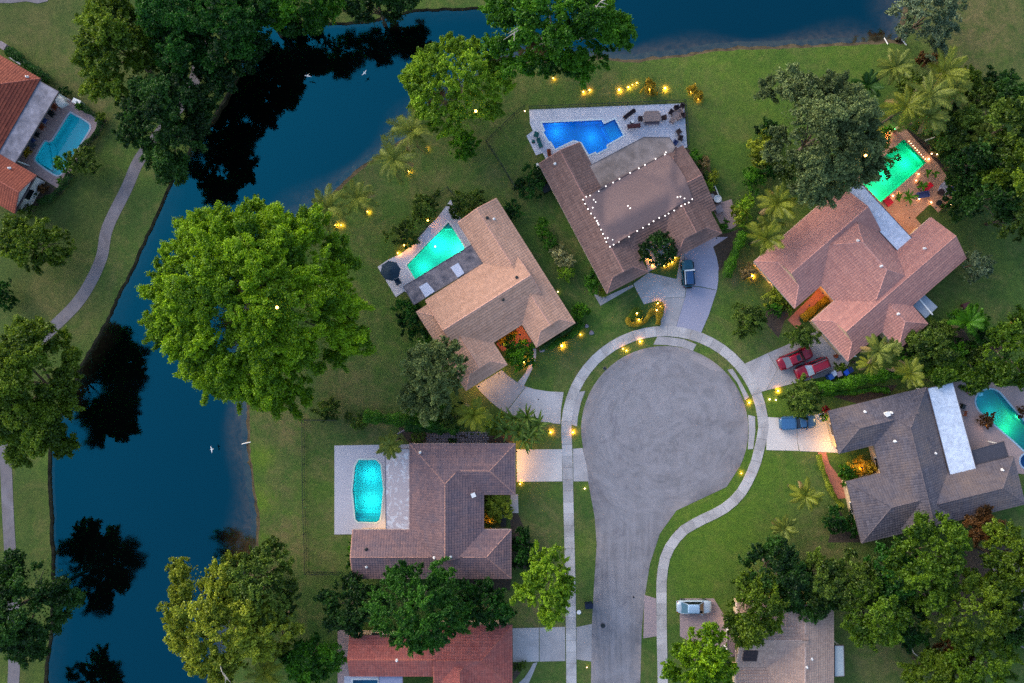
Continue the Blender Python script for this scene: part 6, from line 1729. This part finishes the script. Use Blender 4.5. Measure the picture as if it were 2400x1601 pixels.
# ------------------------------------------------------------------ cars
TYRE = plain("tyre_rubber", lin(22, 22, 24), 0.8, 0.1, 4.0)
RIM = plain("alloy_rim", lin(150, 152, 158), 0.35, 0.1, 4.0, metal=0.7)
GLASS = plain("car_glass", lin(16, 20, 30), 0.05, 0.05, 1.0, spec=0.9)
GLASS_T = plain("car_glass_teal", lin(58, 92, 108), 0.06, 0.05, 1.0, spec=0.9)
HEADL = plain("headlamp_lens", lin(200, 205, 210), 0.2, 0.05, 1.0)
TAILL = plain("tail_lamp_lens", lin(140, 14, 18), 0.2, 0.05, 1.0)
def paint(name, col):
    m, nt, bs = nodes_of(name)
    bs.inputs["Base Color"].default_value = rgba(col); bs.inputs["Roughness"].default_value = 0.32; bs.inputs["Metallic"].default_value = 0.15
    bs.inputs["Coat Weight"].default_value = 0.6; bs.inputs["Coat Roughness"].default_value = 0.08
    return m
def loft(secs):
    """secs: list of rings (lists of 3-D points, same count)"""
    m = MB(); n = len(secs[0])
    for s_ in secs: m.v += [tuple(p) for p in s_]
    for i in range(len(secs) - 1):
        for k in range(n):
            k2 = (k + 1) % n
            m.f.append((i * n + k, i * n + k2, (i + 1) * n + k2, (i + 1) * n + k))
    m.f.append(tuple(range(n))[::-1]); m.f.append(tuple((len(secs) - 1) * n + k for k in range(n)))
    return m
def make_car(name, label, r, x, y, head, L, Wd, Ht, col, cab, glassF=None, glassR=None, rails=False, bed=None, sunroof=False, roofcol=None, band=None, cat="car", spare=False):
    """head = heading in degrees in the picture (0 = right, 90 = up); cab = (rear belt, rear roof, front roof, front belt) along the length, -0.5..0.5"""
    w = W(px(r, x, y), 0.8)
    root = thing(name, label, cat, (w.x, w.y, 0.04), "parked cars", math.radians(head))
    pm = paint(name + "_paint", col)
    def prof(t):   # plan half width, belt height at position t
        a = abs(t) * 2
        hw = Wd / 2 * (1 - 0.26 * max(0, (a - 0.72) / 0.28) ** 2.2)
        zb = 0.92 - 0.05 * max(0, t) - (0.14 * max(0, (t - .42) / .08) ** 2) - (0.06 * max(0, (-t - .44) / .06) ** 2)
        if spare: zb = 1.02
        return hw, zb
    ts = [-.5, -.49, -.46, -.4, -.3, -.15, 0, .15, .3, .4, .46, .49, .5]
    secs = []
    for t in ts:
        hw, zb = prof(t); X = t * L; zl = 0.22 + (0.1 if abs(t) > .48 else 0)
        secs.append([(X, -hw * .9, zl), (X, -hw, .42), (X, -hw, zb - .2), (X, -hw * .9, zb - .03), (X, -hw * .5, zb + .03), (X, 0, zb + .045), (X, hw * .5, zb + .03), (X, hw * .9, zb - .03), (X, hw, zb - .2), (X, hw, .42), (X, hw * .9, zl)])
    body = loft(secs).build("body", pm, root, smooth=True)
    zb = prof(0)[1] - .02; wb, wr = Wd * .46, Wd * .37
    xb0, xr0, xr1, xb1 = [c * L for c in cab]
    q = [(xb0, -wb, zb), (xb1, -wb, zb), (xb1, wb, zb), (xb0, wb, zb), (xr0, -wr, Ht), (xr1, -wr, Ht), (xr1, wr, Ht), (xr0, wr, Ht)]
    q = [Vector(p) for p in q]
    cm = MB().add(q, [(0, 1, 5, 4), (1, 2, 6, 5), (2, 3, 7, 6), (3, 0, 4, 7)]); cm.build("cabin", pm, root)
    rp = MB(); seg = []
    for t in (0, .08, .5, .92, 1):
        X = xr0 + (xr1 - xr0) * t; dz = .035 * math.sin(math.pi * (0.1 + .8 * t))
        k = .94 if t in (0, 1) else 1
        seg.append([(X, -wr * k, Ht - .02), (X, -wr * .6 * k, Ht + dz), (X, 0, Ht + dz + .02), (X, wr * .6 * k, Ht + dz), (X, wr * k, Ht - .02)])
    loft(seg).build("roof_panel", paint(name + "_roof", roofcol) if roofcol else pm, root, smooth=True)
    def glass(nm, a, b, c, d, mat):
        cen = (a + b + c + d) / 4; nrm = (b - a).cross(d - a).normalized()
        if nrm.dot(cen - Vector((0, 0, zb))) < 0: nrm = -nrm
        pts = [p.lerp(cen, .07) + nrm * .015 for p in (a, b, c, d)]
        f = (0, 1, 2, 3) if (pts[1] - pts[0]).cross(pts[3] - pts[0]).dot(nrm) > 0 else (3, 2, 1, 0)
        MB().add(pts, [f]).build(nm, mat, root)
    glass("windshield", q[1], q[2], q[6], q[5], glassF or GLASS)
    glass("rear_window", q[0], q[3], q[7], q[4], glassR or GLASS)
    glass("side_window", q[0], q[1], q[5], q[4], GLASS); glass("side_window", q[3], q[2], q[6], q[7], GLASS)
    for sx in (-.31, .31):
        for sy in (-1, 1):
            m = MB(); R_ = .33
            m.lathe([(R_ * .6, -.1), (R_, -.09), (R_, .09), (R_ * .6, .1)], n=14)
            ty = mesh_of("wheel", [(v[0], v[2], v[1]) for v in m.v], m.f, TYRE)
            wo = new_obj("wheel", ty, root, (sx * L, sy * (Wd / 2 - .08), .33 - .04))
            m2 = MB(); m2.lathe([(R_ * .58, -.11), (R_ * .58, .11)], n=10)
            new_obj("rim", mesh_of("rim", [(v[0], v[2], v[1]) for v in m2.v], m2.f, RIM), wo)
    for sy in (-1, 1):
        MB().box((L * .465, sy * Wd * .33, .66), (.22, .34, .16), 0, .8).build("headlight", HEADL, root)
        MB().box((-L * .485, sy * Wd * .34, .7), (.12, .3, .18)).build("tail_light", TAILL, root)
        MB().box((xb1 - .25, sy * (Wd / 2 + .06), zb + .06), (.16, .2, .13), 0, .8).build("mirror", pm, root)
        if rails: MB().box(((xr0 + xr1) / 2, sy * wr * .85, Ht + .08), ((xr1 - xr0) * .9, .05, .05)).build("roof_rail", RIM, root)
    MB().box((L * .49, 0, .42), (.14, Wd * .8, .2), 0, .9).build("bumper", TYRE if spare else pm, root)
    MB().box((-L * .49, 0, .42), (.14, Wd * .8, .2), 0, .9).build("bumper", TYRE if spare else pm, root)
    if sunroof: MB().box((xr0 + (xr1 - xr0) * .72, 0, Ht + .06), (.5, wr * 1.1, .02)).build("sunroof", GLASS, root)
    if bed:
        MB().box((bed[0] * L, 0, .96), (bed[1] * L, Wd * .78, .06)).build("bed_cover", paint("bed_cover_blue", bed[2]), root)
        for sy in (-1, 1): MB().box((bed[0] * L, sy * Wd * .43, .98), (bed[1] * L, .1, .1)).build("bed_rail", pm, root)
    if band: MB().box((xr1 + .05, 0, Ht + .03), (.16, Wd * .86, .06)).build("windshield_frame", MAT['white'], root)
    if band: MB().box(((xr0 + xr1) / 2, wr + .06, Ht + .0), ((xr1 - xr0), .09, .05)).build("roof_edge", MAT['white'], root)
    if spare:
        m = MB(); m.lathe([(.2, -.1), (.36, -.08), (.36, .08), (.2, .1)], n=14)
        new_obj("spare_wheel", mesh_of("spare_wheel", [(v[2], v[0], v[1]) for v in m.v], m.f, TYRE), root, (-L * .5 - .12, 0, .85))
        for sx in (-.31, .31):
            for sy in (-1, 1): MB().box((sx * L, sy * Wd * .5, .78), (.8, .22, .08), 0, .9).build("fender", TYRE, root)
    return root
make_car("red_sedan", "dark red sedan parked nose-in with a sunroof", 'o', 1465, 388, 24, 4.55, 1.75, 1.42, lin(132, 6, 36), (-.36, -.2, .12, .24), GLASS, plain("grey_car_glass", lin(96, 100, 112), .1, .05, 1), sunroof=True)
make_car("red_wagon", "dark red wagon with roof rails parked nose-out beside the sedan", 'o', 1730, 545, 202, 4.5, 1.75, 1.5, lin(136, 6, 36), (-.47, -.42, .06, .2), plain("pale_car_glass", lin(120, 136, 156), .06, .05, 1, spec=.9), GLASS, rails=True)
make_car("blue_pickup", "blue pickup truck with a covered bed in the grey house's driveway", 'o', 1505, 1375, 4, 4.6, 1.75, 1.55, lin(58, 98, 132), (-.06, 0.0, .17, .27), bed=(-.28, .38, lin(58, 104, 150)), cat="pickup")
make_car("silver_sedan", "pale silver-blue sedan on the brick driveway", 'v', 880, 565, 0, 4.4, 1.65, 1.42, lin(172, 186, 202), (-.40, -.22, .12, .27), GLASS, GLASS_T, roofcol=lin(150, 182, 214))
make_car("jeep", "teal off-road vehicle with a navy top and white windshield frame", 'u', 585, 910, 94, 3.45, 1.5, 1.7, lin(6, 84, 104), (-.46, -.42, .08, .12), roofcol=lin(30, 72, 116), band=True, spare=True, cat="off-road vehicle")
garden_lamp("small lamp on the driveway behind the teal vehicle", 'u', 520, 1248, 'soft', .1, .5)

# ------------------------------------------------------------------ deck and garden furniture
WICKER = plain("dark_wicker", lin(58, 42, 46), 0.8, 0.25, 8.0, fine=20)
TAUPE = plain("taupe_slats", lin(150, 130, 126), 0.7, 0.12, 4.0, fine=14)
GREENP = plain("green_plastic", lin(14, 84, 84), 0.5, 0.15, 4.0)
REDF = plain("red_fabric", lin(196, 24, 50), 0.7, 0.15, 4.0)
BLUEF = plain("blue_fabric", lin(60, 72, 118), 0.8, 0.2, 4.0)
RUSTF = plain("rust_fabric", lin(120, 58, 34), 0.8, 0.2, 4.0)
CREAM = plain("cream_cushion", lin(196, 182, 178), 0.9, 0.1, 4.0)
def seat(name, label, r, x, y, ang, w=.6, d=.6, mat=WICKER, cat="chair", back=True, arms=True, z=.42, bh=.42, group=None, cushion=None):
    c = W(px(r, x, y), .4)
    root = thing(name, label, cat, (c.x, c.y, .055), group, math.radians(ang))
    MB().box((0, 0, z), (w, d, .1)).build("seat", mat, root)
    if cushion: MB().box((0, -.02, z + .09), (w * .85, d * .8, .08), 0, .92).build("cushion", cushion, root)
    if back: MB().box((0, d / 2 - .05, z + bh / 2), (w, .1, bh), 0, .95).build("backrest", mat, root)
    if arms:
        for s in (-1, 1): MB().box((s * (w / 2 - .04), 0, z + .2), (.08, d, .07)).build("armrest", mat, root)
    for sx in (-1, 1):
        for sy in (-1, 1): MB().box((sx * (w / 2 - .06), sy * (d / 2 - .06), z / 2), (.06, .06, z)).build("leg", mat, root)
    return root
def table(name, label, r, x, y, ang, w, d, mat=TAUPE, z=.74, round_=False, cat="table", slats=0):
    c = W(px(r, x, y), z)
    root = thing(name, label, cat, (c.x, c.y, .055), None, math.radians(ang))
    if round_: MB().lathe([(w / 2 * .96, z - .04), (w / 2, z - .02), (w / 2, z)], n=20).build("tabletop", mat, root)
    elif slats:
        top = MB().box((0, 0, z - .05), (w, d * .96, .03)).build("tabletop", mat, root)
        for i in range(slats): MB().box((0, -d / 2 + d * (i + .5) / slats, z - .015), (w, d / slats * .88, .03)).build("slat", mat, top)
    else: MB().box((0, 0, z - .02), (w, d, .05)).build("tabletop", mat, root)
    if round_: MB().lathe([(.25, 0), (.06, .05), (.05, z - .05)], n=10).build("pedestal", MAT['metal_dark'], root)
    else:
        for sx in (-1, 1):
            for sy in (-1, 1): MB().box((sx * (w / 2 - .1), sy * (d / 2 - .1), z / 2), (.08, .08, z)).build("leg", mat, root)
    return root
seat("wicker_bench", "dark wicker bench slanting by the blue pool's steps", 'p', 735, 375, 37, 1.75, .5, cat="bench", bh=.3)
seat("wicker_bench", "reddish-brown wicker bench below the slanting one", 'p', 835, 645, 186, 1.65, .55, plain("red_brown_wicker", lin(80, 44, 48), .8, .2, 8, fine=20), cat="bench", bh=.3)
table("side_table", "small white round side table between the wicker benches", 'p', 805, 535, 0, .45, .45, MAT['white'], .45, True)
table("dining_table", "taupe slatted dining table on the grey deck", 'p', 1260, 440, 2, 2.15, 1.1, TAUPE, .75, slats=8)
seat("dining_bench", "taupe bench along the dining table's lawn side", 'p', 1250, 335, 2, 1.85, .35, TAUPE, "bench", False, False)
seat("dining_bench", "taupe bench along the dining table's house side", 'p', 1255, 575, 2, 1.85, .38, plain("dark_taupe", lin(104, 92, 100), .8, .1, 4), "bench", True, False, bh=.25)
seat("dining_chair", "dark chair at the dining table's pool end", 'p', 985, 480, 92, .6, .58)
seat("dining_chair", "dark chair at the dining table's far end", 'p', 1525, 458, -78, .58, .58)
table("fire_table", "taupe round fire table at the deck's outer corner", 'p', 1790, 400, 0, 1.0, 1.0, TAUPE, .5, True)
for (x, y, a, mt, lb) in [(1695, 330, 60, WICKER, "dark round chair on the fire table's pool side"), (1812, 237, 10, WICKER, "dark chair on the fire table's lawn side"), (1935, 200, -30, WICKER, "dark chair in the grey deck's outer corner"), (1953, 405, -85, WICKER, "small dark chair right of the fire table"),
                          (1720, 525, 150, TAUPE, "taupe chair below the fire table's left side"), (1865, 450, 210, TAUPE, "taupe chair below the fire table's right side"), (1890, 320, -60, TAUPE, "taupe chair between the two dark ones by the fire table"),
                          (1870, 775, 125, WICKER, "upper of two dark chairs near the patio roof's corner"), (1905, 922, 80, WICKER, "lower of two dark chairs near the patio roof's corner"), (1785, 1030, 60, BLUEF, "dark blue chair half under the patio roof's corner")]:
    seat("deck_chair", lb, 'p', x, y, a, .62, .62, mt, group="chairs on the grey deck")
seat("green_chair", "dark green chair at the blue pool's left end", 'j', 305, 512, 160, .62, .7, GREENP)
seat("green_lounger", "dark green lounger at the blue pool's left end", 'j', 345, 610, 200, .5, 1.3, GREENP, "lounger", True, False, .3)
table("green_table", "small dark green table beside the green lounger", 'j', 268, 590, 0, .4, .4, GREENP, .45, True)
seat("brown_chair", "brown chair by the brown house's back gable", 'j', 465, 740, 100, .9, .5, RUSTF)
# parasol
def parasol(label, r, x, y, R, z=2.5):
    c = W(px(r, x, y), z)
    root = thing("parasol", label, "parasol", (c.x, c.y, .05))
    mt = plain("navy_canvas", lin(30, 52, 70), .85, .1, 2, fine=14)
    for i in range(8):
        a0, a1 = i * math.pi / 4 + .2, (i + 1) * math.pi / 4 + .2; am = (a0 + a1) / 2
        e0, e1, em = (Vector((R * math.cos(a0), R * math.sin(a0), z - .55)), Vector((R * math.cos(a1), R * math.sin(a1), z - .55)), Vector((R * .9 * math.cos(am), R * .9 * math.sin(am), z - .5)))
        MB().add([(0, 0, z), e0, em, e1], [(0, 1, 2), (0, 2, 3)]).build("canopy_panel", mt, root)
        MB().tube([(0, 0, z - .03), e0 - Vector((0, 0, .02))], .015, 4).build("rib", MAT['metal_dark'], root)
    MB().tube([(0, 0, 0), (0, 0, z + .08)], .03, 8).build("pole", MAT['metal_dark'], root)
    MB().lathe([(.4, 0), (.38, .08), (.06, .12)], n=12).build("base", MAT['metal_dark'], root)
parasol("dark navy octagonal parasol on the white deck's corner", 'l', 165, 950, 1.32)
seat("navy_chair", "dark chair in the parasol's shade at the pool deck's corner", 'l', 258, 1080, 30, .7, .8, plain("navy_plastic", lin(44, 66, 88), .6, .1, 3))
fb = W(P('l 685,675')[0]); t = thing("pool_float", "white floating ball in the green-lit pool", "float", (fb.x, fb.y, -.06))
new_obj("ball", bulb_mesh('white', .12), t)
# terracotta deck
seat("red_lounger", "red lounge chair at the emerald pool's lower corner", 'm', 930, 1385, 40, .9, 1.1, REDF, "lounger", True, False, .3, .3)
seat("red_lounger", "red lounge chair beside the dark potted palm", 'm', 1535, 1165, -50, .7, 1.1, REDF, "lounger", True, False, .3, .3)
seat("daybed", "grey-blue sofa on the terracotta deck", 'm', 1455, 1285, 10, 1.5, .8, BLUEF, "sofa", True, True, .36, .3)
seat("navy_chair", "dark blue chair at the terracotta deck's far corner", 'm', 1890, 1215, -60, .8, .8, BLUEF)
table("dark_table", "dark oval table on the terracotta deck's grey mat", 'm', 1740, 1245, 80, .9, .8, WICKER, .5, True)
table("fire_pit", "small dark fire pit near the terracotta deck's lower end", 'm', 1710, 1410, 0, .8, .8, MAT['metal_dark'], .4, True, "fire pit")
mt = MB().prism([Vector((w.x, w.y)) for w in WP('m 1715,1140 1790,1070 1850,1150 1850,1290 1760,1310 1680,1220')], .056, .066).build("outdoor_mat", plain("pale_mat", lin(180, 172, 186), .9, .1, 3))
setp(mt, "pale grey mat under the dark oval table", "mat")
seat("tan_lounger", "tan lounger beside the dark potted palm", 'm', 1430, 1120, 55, .5, 1.2, plain("tan_fabric", lin(160, 110, 70), .8, .1, 4), "lounger", True, False, .3, .25)
# kidney pool deck
m = MB(); c = W(P('q 1290,220')[0]); t = thing("stone_ring", "round stone ring on the kidney pool's deck", "fire ring", (c.x, c.y, .05))
for i in range(14):
    a = i * 2 * math.pi / 14; MB().box((.52 * math.cos(a), .52 * math.sin(a), .12), (.2, .16, .24), a).build("stone", MAT['stone'], t)
MB().lathe([(.44, 0), (.44, .08)], n=14).build("gravel_fill", MAT['drive'], t)
c = W(P('q 985,310')[0]); t = thing("pool_net", "dark pool net with a long handle lying on the deck", "pool net", (c.x, c.y, .06))
e = W(P('q 1130,440')[0]) - c
MB().lathe([(.3, 0), (.32, .05), (.28, .06)], n=12).build("net", MAT['metal_dark'], t); MB().tube([(0, 0, .05), (e.x, e.y, .05)], .05, 6).build("handle", RUSTF, t)
seat("iron_chair", "dark iron chair near the white patio roof", 'q', 1020, 605, 70, .6, .6, MAT['metal_dark'])
seat("rust_chair", "rust-brown chair below the dark iron one", 'q', 1060, 715, 80, .7, .3, RUSTF, back=False)
seat("inflatable_raft", "pale blue float at the kidney pool's round end", 'q', 1325, 425, 10, .55, .35, plain("pale_blue_float", lin(110, 205, 225), .5, .05, 3), "float", False, False, .0)
# deck of the terracotta house
for (x, y, a, mtl, lb) in [(480, 640, 50, RUSTF, "rust-coloured chair nearest the white chest"), (455, 700, 40, MAT['metal_dark'], "dark chair second from the white chest"), (390, 757, 60, BLUEF, "blue chair under the grey patio roof's edge"), (365, 812, 50, RUSTF, "rust-coloured chair in the middle of the patio row"),
                           (325, 878, 60, MAT['metal_dark'], "dark chair in the middle of the patio row"), (285, 930, 50, BLUEF, "second blue chair of the patio row"), (290, 975, 50, plain("slate_fabric", lin(70, 74, 86), .8, .1, 3), "slate chair near the yellow flowers")]:
    seat("patio_chair", lb, 'n', x, y, a, .62, .62, mtl, group="chairs along the grey patio roof")
def box_thing(name, label, cat, r, x, y, ang, d, mat, lid=None, z0=.05):
    c = W(px(r, x, y), z0 + d[2])
    t = thing(name, label, cat, (c.x, c.y, z0), None, math.radians(ang))
    MB().box((0, 0, d[2] / 2), d, 0, .97).build("body", mat, t)
    MB().box((0, 0, d[2] + .025), (d[0] * 1.05, d[1] * 1.05, .06)).build("lid", lid or mat, t)
    return t
box_thing("storage_chest", "white storage chest by the grey patio roof's upper end", "chest", 'n', 525, 582, 28, (1.0, 1.2, .7), MAT['white'])
box_thing("white_cabinet", "white cabinet at the upper edge of the teal pool's deck", "cabinet", 'n', 670, 590, -25, (1.0, .6, .8), MAT['white'])
box_thing("utility_box", "white utility box outside the terracotta house's upper wall", "utility box", 'n', 140, 225, -32, (1.6, .5, .9), MAT['wall_white'], MAT['wall_white'])
box_thing("utility_box", "grey utility box at the left edge above the terracotta roof", "utility box", 'n', 20, 100, -32, (.9, .8, .8), MAT['stone'])
# beside the brown house
for (x, y, d, mtl, lb, nm, ct) in [(135, 475, (.7, .7, .8), MAT['stone'], "grey air-conditioner box by the brown house's left wall", "air_conditioner", "air conditioner"), (185, 570, (.9, .9, .9), MAT['metal_dark'], "dark air-conditioner box below the grey one", "air_conditioner", "air conditioner"), (110, 400, (.8, .8, .9), MAT['metal_dark'], "dark bin by the brown house's back left corner", "bin", "bin"),
                                 (105, 335, (.3, 1.0, .5), MAT['white'], "white gutter box at the brown house's back left corner", "gutter_box", "gutter box"), (1950, 650, (.45, .7, .7), REDF, "red cooler beside the brown house's right wall", "cooler", "cooler"), (2090, 800, (.9, .9, .5), MAT['stone'], "grey crate on the pink side patio", "crate", "crate")]:
    box_thing(nm, lb, ct, 'k', x, y, 28, d, mtl)
def pot(label, r, x, y, rad, mat, h=.5):
    c = W(px(r, x, y), h); t = thing("plant_pot", label, "pot", (c.x, c.y, .02))
    m = MB().lathe([(rad * .7, 0), (rad, h), (rad * .82, h), (rad * .78, h * .8)], n=14); m.build("pot", mat, t)
    MB().lathe([(rad * .78, h * .7), (rad * .78, h * .78)], n=12).build("soil", MAT['mulch'], t)
pot("cream pot beside the red cooler", 'k', 2015, 657, .32, CREAM); pot("white pot at the pink side patio's corner", 'k', 2075, 685, .5, MAT['white'], .6); pot("small pale pot beside the white one", 'k', 2110, 712, .18, CREAM, .4)
b = MB(); pa, pb = W(P('k 2045,545')[0], .8), W(P('k 2085,640')[0], .8)
b.tube([pa, pb], .05, 6); b.tube([(pa.x, pa.y, 0), pa], .04, 6); b.tube([(pb.x, pb.y, 0), pb], .04, 6)
setp(b.build("hand_rail", MAT['white']), "white rail beside the brown house's right-hand bushes", "rail")
# bins and clutter by the red cars
for (x, y, mtl, lb) in [(2010, 675, plain("blue_bin", lin(30, 70, 140), .5, .1, 3), "blue bin nearest the red wagon"), (2060, 625, plain("pale_bin", lin(150, 160, 180), .5, .1, 3), "pale grey bin between the blue ones"), (2140, 630, plain("lilac_bin", lin(120, 104, 116), .5, .1, 3), "mauve bin between the blue ones"), (2250, 605, plain("royal_blue_bin", lin(20, 66, 170), .5, .1, 3), "bright blue bin at the hedge's end"), (2310, 570, plain("navy_bin", lin(24, 40, 92), .5, .1, 3), "navy bin at the hedge's end")]:
    box_thing("bin", lb, "bin", 'o', x, y, 20 + x % 23, (.6, .62, .9), mtl)
pot("small brown pot by the pink house's driveway eave", 'o', 2090, 360, .28, RUSTF, .4)
box_thing("recycling_bin", "dark blue bin at the kerb below the street tree", "bin", 'h', 1705, 1040, 5, (.95, .6, .8), plain("curb_bin", lin(14, 26, 52), .5, .1, 3))
box_thing("blue_planter", "pale blue framed box in the mottled house's entry recess", "planter", 'h', 1115, 455, 0, (.7, 1.3, .5), plain("pale_blue_frame", lin(120, 156, 196), .5, .1, 3), MAT['metal_dark'])
box_thing("brown_bench", "brown box at the right edge beyond the dim lawn", "box", 'f', 2310, 635, 40, (2.0, .6, .5), RUSTF)
box_thing("dark_box", "dark red box on the dim lawn beside the broad-leaved palm", "box", 'f', 1955, 535, 20, (.9, .6, .5), plain("maroon_box", lin(70, 38, 42), .7, .1, 3))
# covers in the street
for (r, x, y, R, mtl, lb) in [('h', 1635, 1080, .27, MAT['white'], "white round cover in the verge by the street tree"), ('h', 1800, 1172, .3, MAT['metal_dark'], "dark manhole cover in the street"), ('r', 500, 582, .25, MAT['stone'], None), ('h', 2010, 975, .12, MAT['metal_dark'], "small dark valve cover in the street"), ('e', 1355, 1180, .08, MAT['metal_dark'], "tiny dark drain in the tan house's driveway"), ('r', 682, 1065, .2, MAT['metal_dark'], "dark drain at the turning circle's upper left rim")]:
    if lb is None: continue
    c = W(px(r, x, y)); t = thing("manhole_cover", lb, "cover", (c.x, c.y, .0))
    MB().lathe([(R * 1.12, .0), (R * 1.12, .045)], n=18).build("frame", MAT['stone'], t); MB().lathe([(R, .03), (R, .06), (R * .9, .062)], n=18).build("plate", mtl, t)
for (r, x, y, s, lb) in [('r', 500, 582, .32, "pale boulder on the tan house's front lawn"), ('r', 433, 492, .26, "smaller pale boulder near the tan house's corner"), ('e', 1380, 840, .35, "mauve boulder at the tan house's front corner"), ('b', 1560, 450, .55, "grey boulder at the white-branched tree's foot")]:
    c = W(px(r, x, y)); bm = bmesh.new(); bmesh.ops.create_icosphere(bm, subdivisions=2, radius=s)
    for v in bm.verts: v.co *= 1 + .18 * math.sin(v.co.x * 9 + v.co.y * 7) + random.uniform(-.06, .06); v.co.z *= .6
    me = bpy.data.meshes.new("boulder"); bm.to_mesh(me); bm.free(); me.materials.append(MAT['stone'])
    setp(new_obj("boulder", me, None, (c.x, c.y, s * .3)), lb, "boulder")
# stones beside the mottled house
st = thing("stone_patch", "patch of grey stepping stones beside the mottled house", "paving", (W(P('t 950,370')[0]).x, W(P('t 950,370')[0]).y, 0))
sm = MB(); o = st.location
for j in range(7):
    x = 540 + random.uniform(0, 20)
    while x < 1350:
        wd = random.uniform(24, 52); c = W(px('t', x + wd / 2, 300 + j * 22))
        if random.random() < .9: sm.box((c.x, c.y, .03 + random.uniform(0, .02)), (wd * .1786 / 18 * .84, .17, .06), random.uniform(-.05, .05), .95)
        x += wd
setp(sm.build("stepping_stones", MAT['stone'], st, o), kind="stuff")
for i in range(9):
    c = W(px('t', 190 + 24 * i, 310 - 50 * math.sin(i / 8 * 2.2)))
    MB().box((c.x - o.x, c.y - o.y, .05), (.3, .2, .1), random.uniform(0, 1), .8).build("edge_stone", MAT['stone'], st)

# ------------------------------------------------------------------ fences
def fence(label, spec, h=1.2, name="wire_fence"):
    line = [Vector((w.x, w.y)) for w in WP(spec)]
    o = line[0]; root = thing(name, label, "fence", (o.x, o.y, 0))
    for a, b in zip(line[:-1], line[1:]):
        d = b - a; n = max(1, round(d.length / 2.4)); ang = math.atan2(d.y, d.x)
        for i in range(n):
            p, q = a.lerp(b, i / n), a.lerp(b, (i + 1) / n); mid = (p + q) / 2 - o; L = (q - p).length
            MB().tube([(p.x - o.x, p.y - o.y, 0), (p.x - o.x, p.y - o.y, h + .08)], .035, 6).build("post", MAT['metal_dark'], root)
            MB().box((mid.x, mid.y, h), (L, .05, .05), ang).build("top_rail", MAT['metal_dark'], root)
            MB().box((mid.x, mid.y, .12), (L, .04, .04), ang).build("bottom_rail", MAT['metal_dark'], root)
            w = MB()
            for k in range(int(L / .16)): w.box((mid.x + math.cos(ang) * (k * .16 - L / 2 + .08), mid.y + math.sin(ang) * (k * .16 - L / 2 + .08), h / 2 + .05), (.016, .016, h - .1), ang)
            w.build("pickets", MAT['mesh_dark'], root)["kind"] = "stuff"
    e = line[-1]
    MB().tube([(e.x - o.x, e.y - o.y, 0), (e.x - o.x, e.y - o.y, h + .08)], .035, 6).build("post", MAT['metal_dark'], root)
fence("dark metal fence round the mottled house's back lawn", 'd 2330,1318 2097,1318 2098,1500 g 2100,300 2112,640 2115,800 2349,802')
fence("dark metal fence with a corner in the lawn left of the grey deck", 'b 1258,748 1190,800 1000,985 1100,1140 1200,1305', 1.3)
fence("short dark fence at the wedge pool's upper corner", 'b 640,1370 735,1300 768,1340', 1.3)
fence("dark metal fence along the grey deck's lawn edge", 'j 215,192 1200,152 2150,112 2192,660', 1.1)
fence("dark fence behind the emerald pool's deck", 'm 1190,250 1580,680 1700,780', 1.2)
fence("short fence at the terracotta deck's lower corner", 'm 1725,1555 1885,1430 1960,1370', 1.0)
fence("short white-topped fence on the wedge pool's lawn side", 'l 420,640 490,580 605,455', .9)

# ------------------------------------------------------------------ lake details: birds, pipe, posts, branch
def bird(label, r, x, y, z, ang):
    z = 0.6
    c = W(px(r, x, y), z); t = thing("white_bird", label, "bird", c, "white birds over the lake", math.radians(ang)); t.scale = (.7, .7, .7)
    m = MB()
    m.tube([(-.32, 0, 0), (-.18, 0, 0), (0, 0, .02), (.16, 0, .02), (.28, 0, .05), (.40, 0, .04)], [.01, .06, .09, .06, .035, .008], 8)
    for s in (-1, 1): m.add([(.08, s * .05, .03), (-.12, s * .05, .03), (-.14, s * .38, .09), (.04, s * .36, .1), (-.12, s * .72, .03)], [(0, 1, 2, 3), (3, 2, 4)])
    m.build("body", plain("white_feathers_%d" % int(x), lin(225, 225, 225), .8, .03, 3), t)
bird("white bird over the lake's upper reach", 'a', 2120, 522, 3, 80); bird("white bird nearest the yellow-green lakeside tree", 'b', 160, 503, 3, -40); bird("white bird over the lake's lower reach", 'd', 1458, 1525, 2, 10)
pa, pb = W(P('d 1665,1488')[0], -.36), W(P('d 1725,1474')[0], .02)
setp(MB().tube([pa, pb], .06, 8).build("drain_pipe", MAT['white']), "thin white pipe running into the lake from the lawn", "pipe")
for lb, a, b in (("left white pole lying at the upper right shore", 'c 1388,262', 'c 1412,305'), ("right white pole lying at the upper right shore", 'c 1490,250', 'c 1540,312')):
    setp(MB().tube([W(P(a)[0], -.1), W(P(b)[0], .12)], .06, 8).build("shore_pole", MAT['white']), lb, "pole")
setp(MB().tube([W(P('i 1575,1325')[0], .1), W(P('i 1590,1360')[0], .2), W(P('i 1700,1450')[0], .15), W(P('i 1810,1530')[0], .1)], [.06, .08, .06, .03], 6).build("fallen_branch", MAT['bark_pale']), "long bare branch lying on the dim lawn of the lower woods", "branch")
setp(MB().tube([W(P('m 1490,455')[0], 1.5), W(P('m 1640,400')[0], 2.2)], [.09, .05], 6).build("dead_frond", MAT['bark_pale']), "pale dead frond beside the fence behind the emerald pool", "frond")
flat_roof(HF, 'h 258,1497 422,1497 425,1700 258,1700', 2.5, plain("blue_grey_metal_roof", lin(128, 134, 160), .5, .06, 2))
